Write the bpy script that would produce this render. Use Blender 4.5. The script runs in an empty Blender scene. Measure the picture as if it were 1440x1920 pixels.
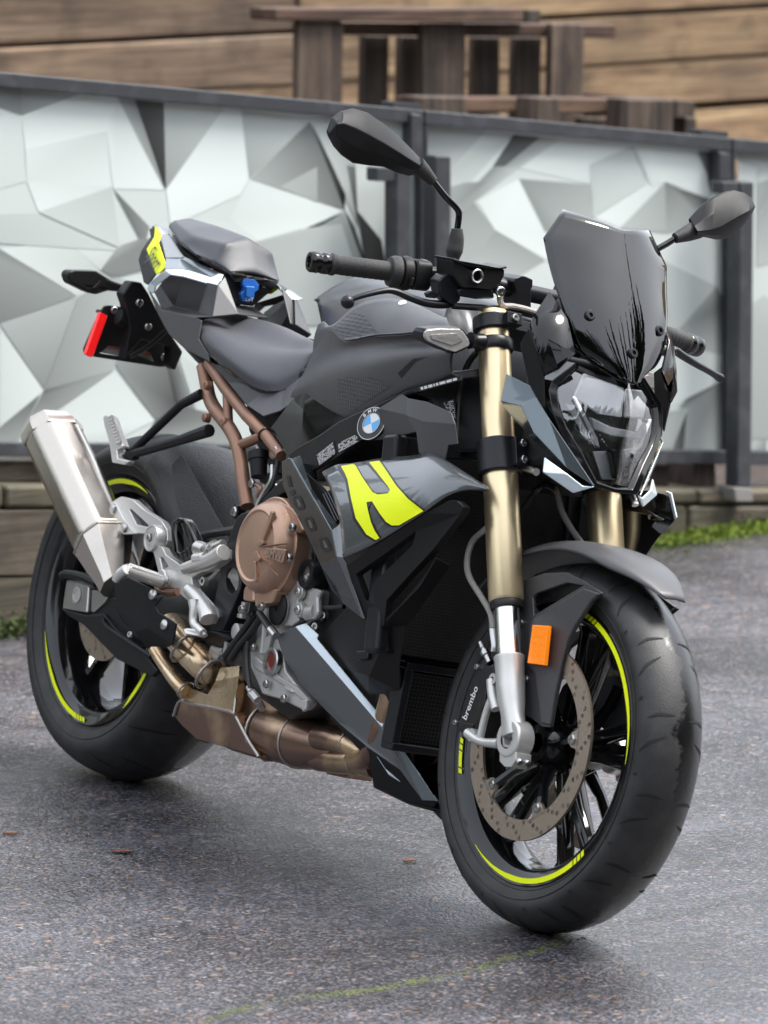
import bpy, bmesh, math, random
from mathutils import Vector, Matrix, Euler
from mathutils.geometry import tessellate_polygon
random.seed(7)
scene = bpy.context.scene
COL = scene.collection
rad = math.radians

# ------------------------------------------------------------------ camera
# solved from the photograph: position and axes in the upright frame of the motorcycle
CAMP = Vector((8.66990606, -4.85462569, 0.92769834))
CAMR = Matrix(((0.5085766449, 0.8408120047, 0.1854318447), (-0.1268166673, -0.1398659938, 0.9820158027), (-0.8516262849, 0.5229461507, -0.0354963984)))
_x = CAMR[0].normalized(); _f = (CAMR[2] - _x * CAMR[2].dot(_x)).normalized()
CAMR = Matrix((_x, _x.cross(_f), _f))
FPX = 10131.44
LEAN = rad(12.44)
ROOT = Matrix.Translation((0, 0, 0.0)) @ Matrix.Rotation(-LEAN, 4, 'X')
RAKE = rad(24.2); WB = 1.45; RF = .300; RR = .322
AXP = Vector((WB + .096, 0, 0)); AXD = Vector((-math.sin(RAKE), 0, math.cos(RAKE)))
FWD = Vector((math.cos(RAKE), 0, math.sin(RAKE)))
STEER = Matrix.Translation(AXP) @ Matrix.Rotation(0.0524791, 4, AXD) @ Matrix.Translation(-AXP)
STI = STEER.inverted()
cam_d = bpy.data.cameras.new('camera'); cam = bpy.data.objects.new('camera', cam_d); COL.objects.link(cam)
cam_d.sensor_fit = 'VERTICAL'; cam_d.sensor_height = 36; cam_d.lens = FPX * 36 / 1920
cam_d.clip_start = .1; cam_d.clip_end = 500
mw = ROOT.to_3x3() @ Matrix((CAMR[0], CAMR[1], -CAMR[2])).transposed()
cam.matrix_world = Matrix.Translation(ROOT @ CAMP) @ mw.to_4x4()
cam_d.dof.use_dof = True; cam_d.dof.focus_distance = 9.05; cam_d.dof.aperture_fstop = 6.6
scene.camera = cam
CAMW = ROOT @ CAMP; ROOT3 = ROOT.to_3x3()

# ------------------------------------------------------------------ sky and sun (overcast daylight)
world = bpy.data.worlds.new('World'); scene.world = world; world.use_nodes = True
wn = world.node_tree.nodes; wl = world.node_tree.links
sky = wn.new('ShaderNodeTexSky'); sky.sky_type = 'NISHITA'; sky.sun_disc = False
sky.sun_elevation = rad(60); sky.sun_rotation = rad(22); sky.dust_density = 4.0; sky.air_density = 1.0; sky.ozone_density = 1.5
hs = wn.new('ShaderNodeHueSaturation'); hs.inputs['Saturation'].default_value = .42
wl.new(sky.outputs[0], hs.inputs['Color'])
ov = wn.new('ShaderNodeMix'); ov.data_type = 'RGBA'; ov.inputs[0].default_value = .6; ov.inputs[7].default_value = (3.3, 3.5, 3.8, 1)   # thin even cloud
wl.new(hs.outputs[0], ov.inputs[6]); wl.new(ov.outputs[2], wn['Background'].inputs[0])
wn['Background'].inputs[1].default_value = .15
sd = bpy.data.lights.new('sun', 'SUN'); sd.energy = 1.5; sd.angle = rad(22); sd.color = (1, .97, .92)
so = bpy.data.objects.new('sun', sd); COL.objects.link(so)
# same direction as the sky's sun
_az = sky.sun_rotation; _el = sky.sun_elevation
_dir = Vector((math.sin(_az) * math.cos(_el), math.cos(_az) * math.cos(_el), math.sin(_el)))
so.rotation_euler = _dir.to_track_quat('Z', 'Y').to_euler(); so.location = _dir * 30
scene.view_settings.view_transform = 'Standard'; scene.view_settings.look = 'None'
scene.view_settings.gamma = 1; scene.view_settings.use_curve_mapping = False
scene.view_settings.exposure = 1.82
scene.render.engine = 'CYCLES'

# ------------------------------------------------------------------ places read from the photograph
VW = {'F': (0, 0, 1), 'A1': (0, 360, 2.25), 'A2': (540, 180, 1.6), 'A3': (340, 640, 2.32258), 'A4': (0, 740, 2.5714), 'A5': (340, 1000, 2.5714),
      'A6': (840, 540, 3.1304), 'A7': (800, 1000, 2.4611), 'B1': (820, 1080, 2.88), 'B2': (820, 1380, 2.88), 'B3': (40, 820, 3.6), 'B4': (40, 1140, 3.6),
      'B5': (560, 440, 4.8), 'B6': (1180, 340, 4.8), 'C1': (560, 500, 4), 'C2': (500, 820, 3.2727), 'C3': (240, 390, 3.7895), 'C4': (400, 900, 4.3636),
      'C5': (200, 880, 4.5), 'C6': (260, 1140, 3.1304), 'C7': (700, 900, 2.4828), 'C8': (760, 440, 4.5),
      'D1': (0, 130, 2), 'D2': (0, 430, 3), 'D3': (600, 180, 1.7143), 'D4': (1200, 400, 2.9083), 'D5': (500, 0, 1.5319), 'D6': (0, 800, 4.4643)}
def _ray(V, x, y):
    o = VW[V]; px = o[0] + x / o[2]; py = o[1] + y / o[2]
    return CAMR.transposed() @ Vector(((px - 720) / FPX, (960 - py) / FPX, 1))
def S(V, x, y, Y):                      # point of the motorcycle at distance Y from its middle plane
    d = _ray(V, x, y); return CAMP + d * ((Y - CAMP.y) / d.y)
def SX(V, x, y, X):
    d = _ray(V, x, y); return CAMP + d * ((X - CAMP.x) / d.x)
def F(V, x, y, Y):                      # same for what turns with the handlebar
    c = STI @ CAMP; d = STI.to_3x3() @ _ray(V, x, y); return c + d * ((Y - c.y) / d.y)
def FX(V, x, y, X):
    c = STI @ CAMP; d = STI.to_3x3() @ _ray(V, x, y); return c + d * ((X - c.x) / d.x)
def onplane(V, x, y, p0, n):
    d = _ray(V, x, y); return CAMP + d * ((p0 - CAMP).dot(n) / d.dot(n))
def WR(V, x, y): return (ROOT3 @ _ray(V, x, y)).normalized()
def G(V, x, y, Z=0.0):                  # point on the road
    d = WR(V, x, y); return CAMW + d * ((Z - CAMW.z) / d.z)
def WP(V, x, y, p, n):                  # point on a plane of the place
    d = WR(V, x, y); return CAMW + d * ((p - CAMW).dot(n) / d.dot(n))

# ------------------------------------------------------------------ materials
MATS = {}
def mat(name, col, rough=.5, metal=0.0, coat=0.0, spec=.5, bump=None, var=None, trans=0.0, emit=None, aniso=0.0, rvar=None):
    """bump = (scale, strength); var = (scale, colour2, lo, hi); rvar = (scale, rough2)"""
    m = bpy.data.materials.new(name); m.use_nodes = True
    nt = m.node_tree; b = nt.nodes['Principled BSDF']; L = nt.links.new
    b.inputs['Base Color'].default_value = (*col, 1); b.inputs['Roughness'].default_value = rough
    b.inputs['Metallic'].default_value = metal; b.inputs['Coat Weight'].default_value = coat; b.inputs['Coat Roughness'].default_value = .05
    b.inputs['Specular IOR Level'].default_value = spec; b.inputs['Transmission Weight'].default_value = trans
    b.inputs['Anisotropic'].default_value = aniso
    tc = None
    def coord():
        nonlocal tc
        if tc is None: tc = nt.nodes.new('ShaderNodeTexCoord')
        return tc.outputs['Object']
    def noise(sc, det=4):
        n = nt.nodes.new('ShaderNodeTexNoise'); n.inputs['Scale'].default_value = sc; n.inputs['Detail'].default_value = det
        L(coord(), n.inputs['Vector']); return n
    if var:
        n = noise(var[0]); r = nt.nodes.new('ShaderNodeMapRange'); r.inputs[1].default_value = var[2]; r.inputs[2].default_value = var[3]
        L(n.outputs[0], r.inputs[0]); mx = nt.nodes.new('ShaderNodeMix'); mx.data_type = 'RGBA'
        mx.inputs[6].default_value = (*col, 1); mx.inputs[7].default_value = (*var[1], 1)
        L(r.outputs[0], mx.inputs[0]); L(mx.outputs[2], b.inputs['Base Color'])
    if rvar:
        n = noise(rvar[0]); r = nt.nodes.new('ShaderNodeMapRange'); r.inputs[1].default_value = .35; r.inputs[2].default_value = .65
        r.inputs[3].default_value = rough; r.inputs[4].default_value = rvar[1]
        L(n.outputs[0], r.inputs[0]); L(r.outputs[0], b.inputs['Roughness'])
    if bump:
        n = noise(bump[0], 3); bm = nt.nodes.new('ShaderNodeBump'); bm.inputs['Strength'].default_value = bump[1]; bm.inputs['Distance'].default_value = .002
        L(n.outputs[0], bm.inputs['Height']); L(bm.outputs[0], b.inputs['Normal'])
    if emit: b.inputs['Emission Color'].default_value = (*emit[0], 1); b.inputs['Emission Strength'].default_value = emit[1]
    MATS[name] = m; return m
M_plastic = mat('satin black plastic', (.010, .010, .0105), .45, spec=.25, bump=(900, .12), rvar=(9, .5))
M_matte = mat('matte charcoal cover', (.050, .050, .053), .36, spec=.5, bump=(1500, .12), rvar=(7, .45))
M_grip = None
M_strut = mat('cowl paint darkened as dark reflection', (.045, .049, .054), .25, metal=.5, coat=.5)  # wing paint darkened to stand for the dark surroundings it mirrors
M_seat = mat('charcoal seat vinyl', (.046, .047, .054), .38, bump=(700, .35), rvar=(12, .44))
M_gloss = mat('gloss black', (.005, .005, .0055), .06, spec=.5, rvar=(8, .10))
M_tanktop = mat('satin charcoal paint', (.034, .036, .041), .3, spec=.5)
M_paint = mat('blue grey metallic paint', (.135, .165, .18), .26, metal=.75, coat=.8, bump=(2500, .05))
M_dpaint = mat('dark grey metallic paint', (.115, .124, .13), .27, metal=.5, coat=.8, bump=(2500, .05))
M_silver = mat('pale silver blue paint', (.56, .64, .69), .24, metal=.3, coat=.8)
M_bronze = mat('bronze coated steel', (.27, .15, .10), .36, metal=.5, bump=(600, .1), rvar=(25, .52))
M_clutch = mat('bronze coated casting', (.47, .30, .215), .36, metal=.6, bump=(500, .15), var=(9, (.38, .24, .17), .4, .7))
M_gold = mat('champagne gold anodised aluminium', (.82, .67, .42), .34, metal=.9)
M_chrome = mat('chromed steel', (.75, .74, .72), .1, metal=1)
M_cast = mat('silver cast aluminium', (.50, .49, .47), .46, metal=.55, bump=(420, .25), var=(14, (.38, .37, .35), .4, .75))
M_lug = mat('bright forged aluminium', (.66, .65, .62), .36, metal=.6, bump=(350, .12))
M_bolt = mat('stainless steel', (.5, .5, .49), .28, metal=1)
M_rubber = None
M_groove = mat('tyre groove', (.005, .005, .005), .8)
M_neon = mat('neon yellow decal', (.88, .98, .008), .4, spec=.3)
M_black = mat('black decal', (.006, .006, .006), .35)
M_white = mat('white print', (.75, .75, .74), .5)
M_disc = mat('brake disc steel', (.40, .33, .265), .40, metal=.85, bump=(600, .05), rvar=(9, .42))
M_hose = mat('black hose', (.012, .012, .012), .4)
M_braid = mat('braided hose', (.36, .34, .32), .45, metal=.5, bump=(700, 1.0))
M_amber = mat('amber reflector', (.85, .22, .005), .22, coat=.6, bump=(160, .5), emit=((.9, .2, 0), .12))  # faint glow put into the reflector, which is no lamp
M_red = mat('red reflector', (.72, .008, .01), .2, coat=.6, bump=(200, .4), emit=((.8, .01, .01), .15))  # weak emission added to the red, also on the unlit reflector
M_clear = mat('smoked clear lens', (.32, .31, .3), .16, coat=.8, bump=(120, .3))
M_blue = mat('blue plastic', (.02, .14, .5), .4)
M_bluedecal = mat('badge blue', (.03, .34, .72), .3, coat=.8)
M_carbon = None
M_frame = mat('satin black frame', (.010, .0105, .013), .3, spec=.38, rvar=(14, .4))
M_steel = mat('painted anthracite steel', (.038, .041, .047), .5, bump=(90, .25), var=(22, (.068, .072, .08), .5, .75))
M_concrete = mat('grey concrete', (.22, .21, .2), .8, bump=(60, .5))

def shade_nodes(name, build):
    m = bpy.data.materials.new(name); m.use_nodes = True
    build(m.node_tree, m.node_tree.nodes['Principled BSDF']); MATS[name] = m; return m
def nd(nt, typ, ins=None, **kw):
    n = nt.nodes.new(typ)
    for k, v in kw.items(): setattr(n, k, v)
    for k, v in (ins or {}).items():
        if hasattr(v, 'is_output') or isinstance(v, bpy.types.NodeSocket): nt.links.new(v, n.inputs[k])
        else: n.inputs[k].default_value = v
    return n
def ramp(nt, fac, stops):
    r = nd(nt, 'ShaderNodeValToRGB', {0: fac}); e = r.color_ramp.elements
    while len(e) < len(stops): e.new(.5)
    for i, (p, c) in enumerate(stops): e[i].position = p; e[i].color = (*c, 1) if len(c) == 3 else c
    return r.outputs[0]
def carbon(nt, b):
    tc = nd(nt, 'ShaderNodeTexCoord'); w = nd(nt, 'ShaderNodeTexWave', {'Vector': tc.outputs['Object'], 'Scale': 34.0, 'Distortion': 0.0}, bands_direction='DIAGONAL')
    nt.links.new(ramp(nt, w.outputs[0], [(.35, (.006, .006, .006)), (.65, (.042, .039, .037))]), b.inputs['Base Color'])
    b.inputs['Roughness'].default_value = .25; b.inputs['Coat Weight'].default_value = .4; b.inputs['Metallic'].default_value = .1
def wet_rubber(edge):
    def f(nt, b):
        tc = nd(nt, 'ShaderNodeTexCoord'); P = tc.outputs['Object']
        sp = nd(nt, 'ShaderNodeSeparateXYZ', {0: P}); n1 = nd(nt, 'ShaderNodeTexNoise', {'Vector': P, 'Scale': 9.0, 'Detail': 6.0, 'Roughness': .7})
        k = nd(nt, 'ShaderNodeMapRange', {0: n1.outputs[0], 1: .3, 2: .7, 3: -.022, 4: .022})
        ad = nd(nt, 'ShaderNodeMath', {0: sp.outputs[1], 1: k.outputs[0]}, operation='ADD')
        wet = nd(nt, 'ShaderNodeMapRange', {0: ad.outputs[0], 1: edge, 2: edge + .006})
        n2 = nd(nt, 'ShaderNodeTexNoise', {'Vector': P, 'Scale': 30.0, 'Detail': 5.0}); d = ramp(nt, n2.outputs[0], [(.35, (.013, .013, .0135)), (.7, (.028, .0274, .0268))])
        mx = nd(nt, 'ShaderNodeMix', {0: wet.outputs[0], 6: d, 7: (.006, .006, .0065, 1)}, data_type='RGBA'); nt.links.new(mx.outputs[2], b.inputs['Base Color'])
        rg = nd(nt, 'ShaderNodeMapRange', {0: wet.outputs[0], 3: .52, 4: .2}); nt.links.new(rg.outputs[0], b.inputs['Roughness']); b.inputs['Specular IOR Level'].default_value = .45
        fb = nd(nt, 'ShaderNodeTexNoise', {'Vector': P, 'Scale': 380.0, 'Detail': 3.0}); bp = nd(nt, 'ShaderNodeBump', {'Height': fb.outputs[0], 'Strength': .22, 'Distance': .002}); nt.links.new(bp.outputs[0], b.inputs['Normal'])
    return f
M_rubber = shade_nodes('front tyre rubber wet in the middle', wet_rubber(-.010)); M_rubber_r = shade_nodes('rear tyre rubber', wet_rubber(.03))
def dimple(nt, b):
    tc = nd(nt, 'ShaderNodeTexCoord'); v = nd(nt, 'ShaderNodeTexVoronoi', {'Vector': tc.outputs['Object'], 'Scale': 150.0, 'Randomness': .25})
    nt.links.new(ramp(nt, v.outputs['Distance'], [(.15, (.028, .028, .030)), (.5, (.05, .05, .053))]), b.inputs['Base Color']); b.inputs['Roughness'].default_value = .45
    bp = nd(nt, 'ShaderNodeBump', {'Height': v.outputs['Distance'], 'Strength': .45, 'Distance': .003}); nt.links.new(bp.outputs[0], b.inputs['Normal'])
M_grip = shade_nodes('dimpled charcoal cover', dimple)
M_carbon = shade_nodes('carbon weave', carbon)
def header(nt, b):      # heat tinted stainless steel
    tc = nd(nt, 'ShaderNodeTexCoord'); n = nd(nt, 'ShaderNodeTexNoise', {'Vector': tc.outputs['Object'], 'Scale': 11.0, 'Detail': 5.0, 'Distortion': .6})
    sx = nd(nt, 'ShaderNodeSeparateXYZ', {0: tc.outputs['Object']})
    mr = nd(nt, 'ShaderNodeMapRange', {0: sx.outputs[0], 1: .60, 2: 1.05, 3: 0.0, 4: .62})
    ad = nd(nt, 'ShaderNodeMath', {0: n.outputs[0], 1: mr.outputs[0]}, operation='ADD')
    c = ramp(nt, ad.outputs[0], [(.38, (.74, .60, .41)), (.56, (.66, .49, .31)), (.72, (.56, .34, .2)), (.86, (.38, .22, .16)), (1.0, (.26, .15, .11))])
    nt.links.new(c, b.inputs['Base Color']); b.inputs['Metallic'].default_value = .9
    n2 = nd(nt, 'ShaderNodeTexNoise', {'Vector': tc.outputs['Object'], 'Scale': 40.0, 'Detail': 4.0})
    r = nd(nt, 'ShaderNodeMapRange', {0: n2.outputs[0], 1: .3, 2: .7, 3: .18, 4: .36}); nt.links.new(r.outputs[0], b.inputs['Roughness'])
    bp = nd(nt, 'ShaderNodeBump', {'Height': n2.outputs[0], 'Strength': .04, 'Distance': .001}); nt.links.new(bp.outputs[0], b.inputs['Normal'])
M_header = shade_nodes('heat tinted exhaust steel', header)
M_dheader = mat('sooty exhaust steel', (.25, .16, .12), .3, metal=.9, var=(9, (.60, .44, .27), .47, .68), bump=(60, .2))
def brushed(nt, b):
    tc = nd(nt, 'ShaderNodeTexCoord'); mp = nd(nt, 'ShaderNodeMapping', {0: tc.outputs['Object'], 3: (400, 400, 400)})
    n = nd(nt, 'ShaderNodeTexNoise', {'Vector': mp.outputs[0], 'Scale': 1.0, 'Detail': 2.0})
    b.inputs['Base Color'].default_value = (.56, .515, .46, 1); b.inputs['Metallic'].default_value = 1.0; b.inputs['Anisotropic'].default_value = .5
    r = nd(nt, 'ShaderNodeMapRange', {0: n.outputs[0], 3: .2, 4: .3}); nt.links.new(r.outputs[0], b.inputs['Roughness'])
M_brushed = shade_nodes('brushed titanium', brushed)
def glass(name, col, rough=.0, mix=.06, ior=1.5):
    m = bpy.data.materials.new(name); m.use_nodes = True; nt = m.node_tree; nt.nodes.remove(nt.nodes['Principled BSDF'])
    fr = nd(nt, 'ShaderNodeFresnel', {'IOR': ior}); gl = nd(nt, 'ShaderNodeBsdfGlossy', {'Color': (1, 1, 1, 1), 'Roughness': rough}); tr = nd(nt, 'ShaderNodeBsdfTransparent', {'Color': (*col, 1)})
    ad = nd(nt, 'ShaderNodeMath', {0: fr.outputs[0], 1: mix}, operation='ADD')
    mx = nd(nt, 'ShaderNodeMixShader', {0: ad.outputs[0], 1: tr.outputs[0], 2: gl.outputs[0]})
    nt.links.new(mx.outputs[0], nt.nodes['Material Output'].inputs[0]); return m
M_lens = glass('clear headlight lens', (.88, .89, .9), .01, .13)
M_screen = glass('dark smoked screen', (.022, .0215, .021), .02, .025)

# ------------------------------------------------------------------ mesh helpers
def finish(o, m, ang=35, solid=0, bevel=0, seg=2, sub=0, bang=30):
    me = o.data
    if m is not None: me.materials.append(m)
    if ang:
        for p in me.polygons: p.use_smooth = True
        me.set_sharp_from_angle(angle=rad(ang))
    if sub: md = o.modifiers.new('subdivision', 'SUBSURF'); md.levels = md.render_levels = sub
    if solid: md = o.modifiers.new('solidify', 'SOLIDIFY'); md.thickness = solid; md.offset = -1
    if bevel:
        md = o.modifiers.new('bevel', 'BEVEL'); md.width = bevel; md.segments = seg; md.limit_method = 'ANGLE'; md.angle_limit = rad(bang); md.harden_normals = True
    return o
def mk(name, verts, faces, m, parent=None, frame=None, face_cam=False, **kw):
    me = bpy.data.meshes.new(name); me.from_pydata([tuple(v) for v in verts], [], faces); me.validate()
    bm = bmesh.new(); bm.from_mesh(me); bmesh.ops.recalc_face_normals(bm, faces=bm.faces)
    if face_cam:
        s = sum((f.calc_center_median() - CAMP).dot(f.normal) * f.calc_area() for f in bm.faces)
        if s > 0: bmesh.ops.reverse_faces(bm, faces=bm.faces)
    bm.to_mesh(me); bm.free()
    o = bpy.data.objects.new(name, me); COL.objects.link(o)
    if parent is not None: o.parent = parent
    if frame is not None: o.matrix_local = frame
    return finish(o, m, **kw)
def mir(o, parent=None):                # the same piece on the other side of the machine
    me = o.data.copy(); bm = bmesh.new(); bm.from_mesh(me)
    for v in bm.verts: v.co.y = -v.co.y
    bmesh.ops.reverse_faces(bm, faces=bm.faces); bm.to_mesh(me); bm.free()
    c = o.copy(); c.data = me; COL.objects.link(c)
    if parent is not None: c.parent = parent
    return c
def mirtree(o):
    c = mir(o)
    for ch in list(o.children): mir(ch, c)
    return c
def catmull(pts, n=6):
    pts = [Vector(p) for p in pts]
    if len(pts) < 3: return [pts[0].lerp(pts[-1], i / n) for i in range(n + 1)]
    P = [pts[0] * 2 - pts[1]] + pts + [pts[-1] * 2 - pts[-2]]; out = []
    for i in range(1, len(P) - 2):
        a, b, c, d = P[i - 1:i + 3]
        for k in range(n):
            t = k / n; out.append(.5 * ((2 * b) + (c - a) * t + (2 * a - 5 * b + 4 * c - d) * t * t + (3 * b - a - 3 * c + d) * t ** 3))
    out.append(pts[-1]); return out
def tube_geo(pts, r, n=12, flat=1.0, cap=True):
    rs = r if isinstance(r, (list, tuple)) else [r] * len(pts)
    V, Fc = [], []
    t0 = (pts[1] - pts[0]).normalized(); up = Vector((0, 0, 1)) if abs(t0.z) < .9 else Vector((1, 0, 0))
    u = t0.cross(up).normalized()
    for i, p in enumerate(pts):
        t = (pts[min(i + 1, len(pts) - 1)] - pts[max(i - 1, 0)]).normalized()
        u = (u - t * u.dot(t)).normalized(); w = t.cross(u)
        for k in range(n):
            a = 2 * math.pi * k / n; V.append(p + u * math.cos(a) * rs[i] + w * math.sin(a) * rs[i] * flat)
    for i in range(len(pts) - 1):
        for k in range(n): Fc.append((i * n + k, i * n + (k + 1) % n, (i + 1) * n + (k + 1) % n, (i + 1) * n + k))
    if cap: Fc.append(tuple(range(n))); Fc.append(tuple((len(pts) - 1) * n + k for k in range(n)))
    return V, Fc
def tube(name, pts, r, m, parent=None, frame=None, n=12, smooth=6, flat=1.0, **kw):
    pts = [Vector(p) for p in pts]
    if smooth:
        q = catmull(pts, smooth)
        if isinstance(r, (list, tuple)):
            rr = []
            for i in range(len(q)):
                t = i / (len(q) - 1) * (len(r) - 1); k = min(int(t), len(r) - 2); rr.append(r[k] + (r[k + 1] - r[k]) * (t - k))
            r = rr
        pts = q
    V, Fc = tube_geo(pts, r, n, flat); return mk(name, V, Fc, m, parent, frame, **kw)
def basis(d):
    d = Vector(d).normalized(); up = Vector((0, 0, 1)) if abs(d.z) < .9 else Vector((1, 0, 0))
    u = up.cross(d).normalized(); return u, d.cross(u), d
def lathe_geo(p, d, prof, n=32, a0=0, a1=2 * math.pi):
    u, w, d = basis(d); p = Vector(p); V, Fc = [], []
    full = abs(a1 - a0 - 2 * math.pi) < 1e-6; nn = n if full else n + 1
    for h, r in prof:
        for k in range(nn):
            a = a0 + (a1 - a0) * k / n; V.append(p + d * h + (u * math.cos(a) + w * math.sin(a)) * max(r, 1e-5))
    for i in range(len(prof) - 1):
        for k in range(n):
            k2 = (k + 1) % nn; Fc.append((i * nn + k, i * nn + k2, (i + 1) * nn + k2, (i + 1) * nn + k))
    return V, Fc
def lathe(name, p, d, prof, m, parent=None, frame=None, n=32, **kw):
    V, Fc = lathe_geo(p, d, prof, n); return mk(name, V, Fc, m, parent, frame, **kw)
def disc_prof(r, t, b=.0015): return [(0, 0), (0, r), (t - b, r), (t, r - b), (t, 0)]
def newell(P):
    n = Vector()
    for i, a in enumerate(P):
        b = P[(i + 1) % len(P)]; n += Vector(((a.y - b.y) * (a.z + b.z), (a.z - b.z) * (a.x + b.x), (a.x - b.x) * (a.y + b.y)))
    return n.normalized()
def plate_geo(out, thick, holes=(), nrm=None):
    loops = [[Vector(p) for p in out]] + [[Vector(p) for p in h] for h in holes]
    n = nrm or newell(loops[0])
    if n.dot(loops[0][0] - CAMP) > 0: n = -n
    tris = tessellate_polygon(loops); flat = [p for l in loops for p in l]; N0 = len(flat)
    V = flat + [p - n * thick for p in flat]
    Fc = [tuple(t) for t in tris] + [tuple(i + N0 for i in reversed(t)) for t in tris]; k = 0
    for l in loops:
        m_ = len(l)
        for i in range(m_): a, b = k + i, k + (i + 1) % m_; Fc.append((a, b, b + N0, a + N0))
        k += m_
    return V, Fc
def plate(name, out, thick, m, parent=None, frame=None, holes=(), nrm=None, **kw):
    V, Fc = plate_geo(out, thick, holes, nrm); kw.setdefault('ang', 30); return mk(name, V, Fc, m, parent, frame, **kw)
def grid_geo(rows):
    n = len(rows[0]); V = [Vector(p) for r in rows for p in r]
    return V, [(i * n + j, i * n + j + 1, (i + 1) * n + j + 1, (i + 1) * n + j) for i in range(len(rows) - 1) for j in range(n - 1)]
def smooth_grid(rows, n):
    a = [catmull(r, n) for r in rows]; cols = [catmull([r[j] for r in a], n) for j in range(len(a[0]))]
    return [[c[i] for c in cols] for i in range(len(cols[0]))]
def sheet(name, rows, m, parent=None, frame=None, sym=False, cm=0, inner=None, **kw):
    if sym: rows = [list(r) + [Vector((p[0], -p[1], p[2])) for p in reversed(r[:-1])] for r in rows]
    if cm: rows = smooth_grid(rows, cm)
    V, Fc = grid_geo(rows); kw.setdefault('face_cam', True); return mk(name, V, Fc, m, parent, frame, **kw)
def loft_geo(rings, cap=True):
    n = len(rings[0]); V = [Vector(p) for r in rings for p in r]
    Fc = [(i * n + j, i * n + (j + 1) % n, (i + 1) * n + (j + 1) % n, (i + 1) * n + j) for i in range(len(rings) - 1) for j in range(n)]
    if cap: Fc += [tuple(range(n)), tuple((len(rings) - 1) * n + j for j in range(n))]
    return V, Fc
def loft(name, rings, m, parent=None, frame=None, cap=True, **kw):
    V, Fc = loft_geo(rings, cap); return mk(name, V, Fc, m, parent, frame, **kw)
def join_geo(parts):
    V, Fc = [], []
    for v, f in parts:
        k = len(V); V += list(v); Fc += [tuple(i + k for i in q) for q in f]
    return V, Fc
def box_geo(c, s, R=None):
    c = Vector(c); V = []
    for dx in (-.5, .5):
        for dy in (-.5, .5):
            for dz in (-.5, .5):
                d = Vector((dx * s[0], dy * s[1], dz * s[2])); V.append(c + (R @ d if R is not None else d))
    return V, [(0, 1, 3, 2), (4, 6, 7, 5), (0, 4, 5, 1), (2, 3, 7, 6), (0, 2, 6, 4), (1, 5, 7, 3)]
def box(name, c, s, m, parent=None, frame=None, R=None, **kw):
    V, Fc = box_geo(c, s, R); return mk(name, V, Fc, m, parent, frame, **kw)
def polys(name, V, faces, m, parent=None, frame=None, inner=None, **kw):
    kw.setdefault('face_cam', True); o = mk(name, V, faces, m, parent, frame, **kw)
    if inner: o.data.materials.append(inner); o.modifiers['solidify'].material_offset = 1
    return o
def text(name, body, o, ux, uy, size, m, parent=None, frame=None, ext=.0006, align='CENTER', bold=0.0, shear=0.0):
    cu = bpy.data.curves.new('t', 'FONT'); cu.body = body; cu.align_x = align; cu.align_y = 'CENTER'; cu.size = 1; cu.extrude = 0; cu.offset = bold; cu.resolution_u = 3; cu.shear = shear
    t = bpy.data.objects.new('t', cu); COL.objects.link(t)
    me = bpy.data.meshes.new_from_object(t.evaluated_get(bpy.context.evaluated_depsgraph_get()))
    bpy.data.objects.remove(t); bpy.data.curves.remove(cu)
    ux, uy, o = Vector(ux), Vector(uy), Vector(o); n = ux.cross(uy).normalized()
    V = [o + ux * v.co.x * size + uy * v.co.y * size + n * ext for v in me.vertices]; Fc = [tuple(p.vertices) for p in me.polygons]
    bpy.data.meshes.remove(me)
    return mk(name, V, Fc, m, parent, frame, ang=0)
def tag(o, label=None, cat=None, group=None, kind=None):
    if label: o['label'] = label
    if cat: o['category'] = cat
    if group: o['group'] = group
    if kind: o['kind'] = kind
    return o
def empty(name, loc=(0, 0, 0)):
    o = bpy.data.objects.new(name, None); COL.objects.link(o); o.location = loc; o.empty_display_size = .1; return o
def bolt(p, d, r=.006, h=.005, parent=None, frame=None, name='bolt', m=None, sock=True):
    prof = [(0, 0), (0, r), (h * .7, r), (h, r * .8), (h, r * .45), (h * .45, r * .42), (h * .45, 0)] if sock else [(0, 0), (0, r), (h * .6, r * .95), (h, r * .55), (h, 0)]
    return lathe(name, p, d, prof, m or M_bolt, parent, frame, n=14)

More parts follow.
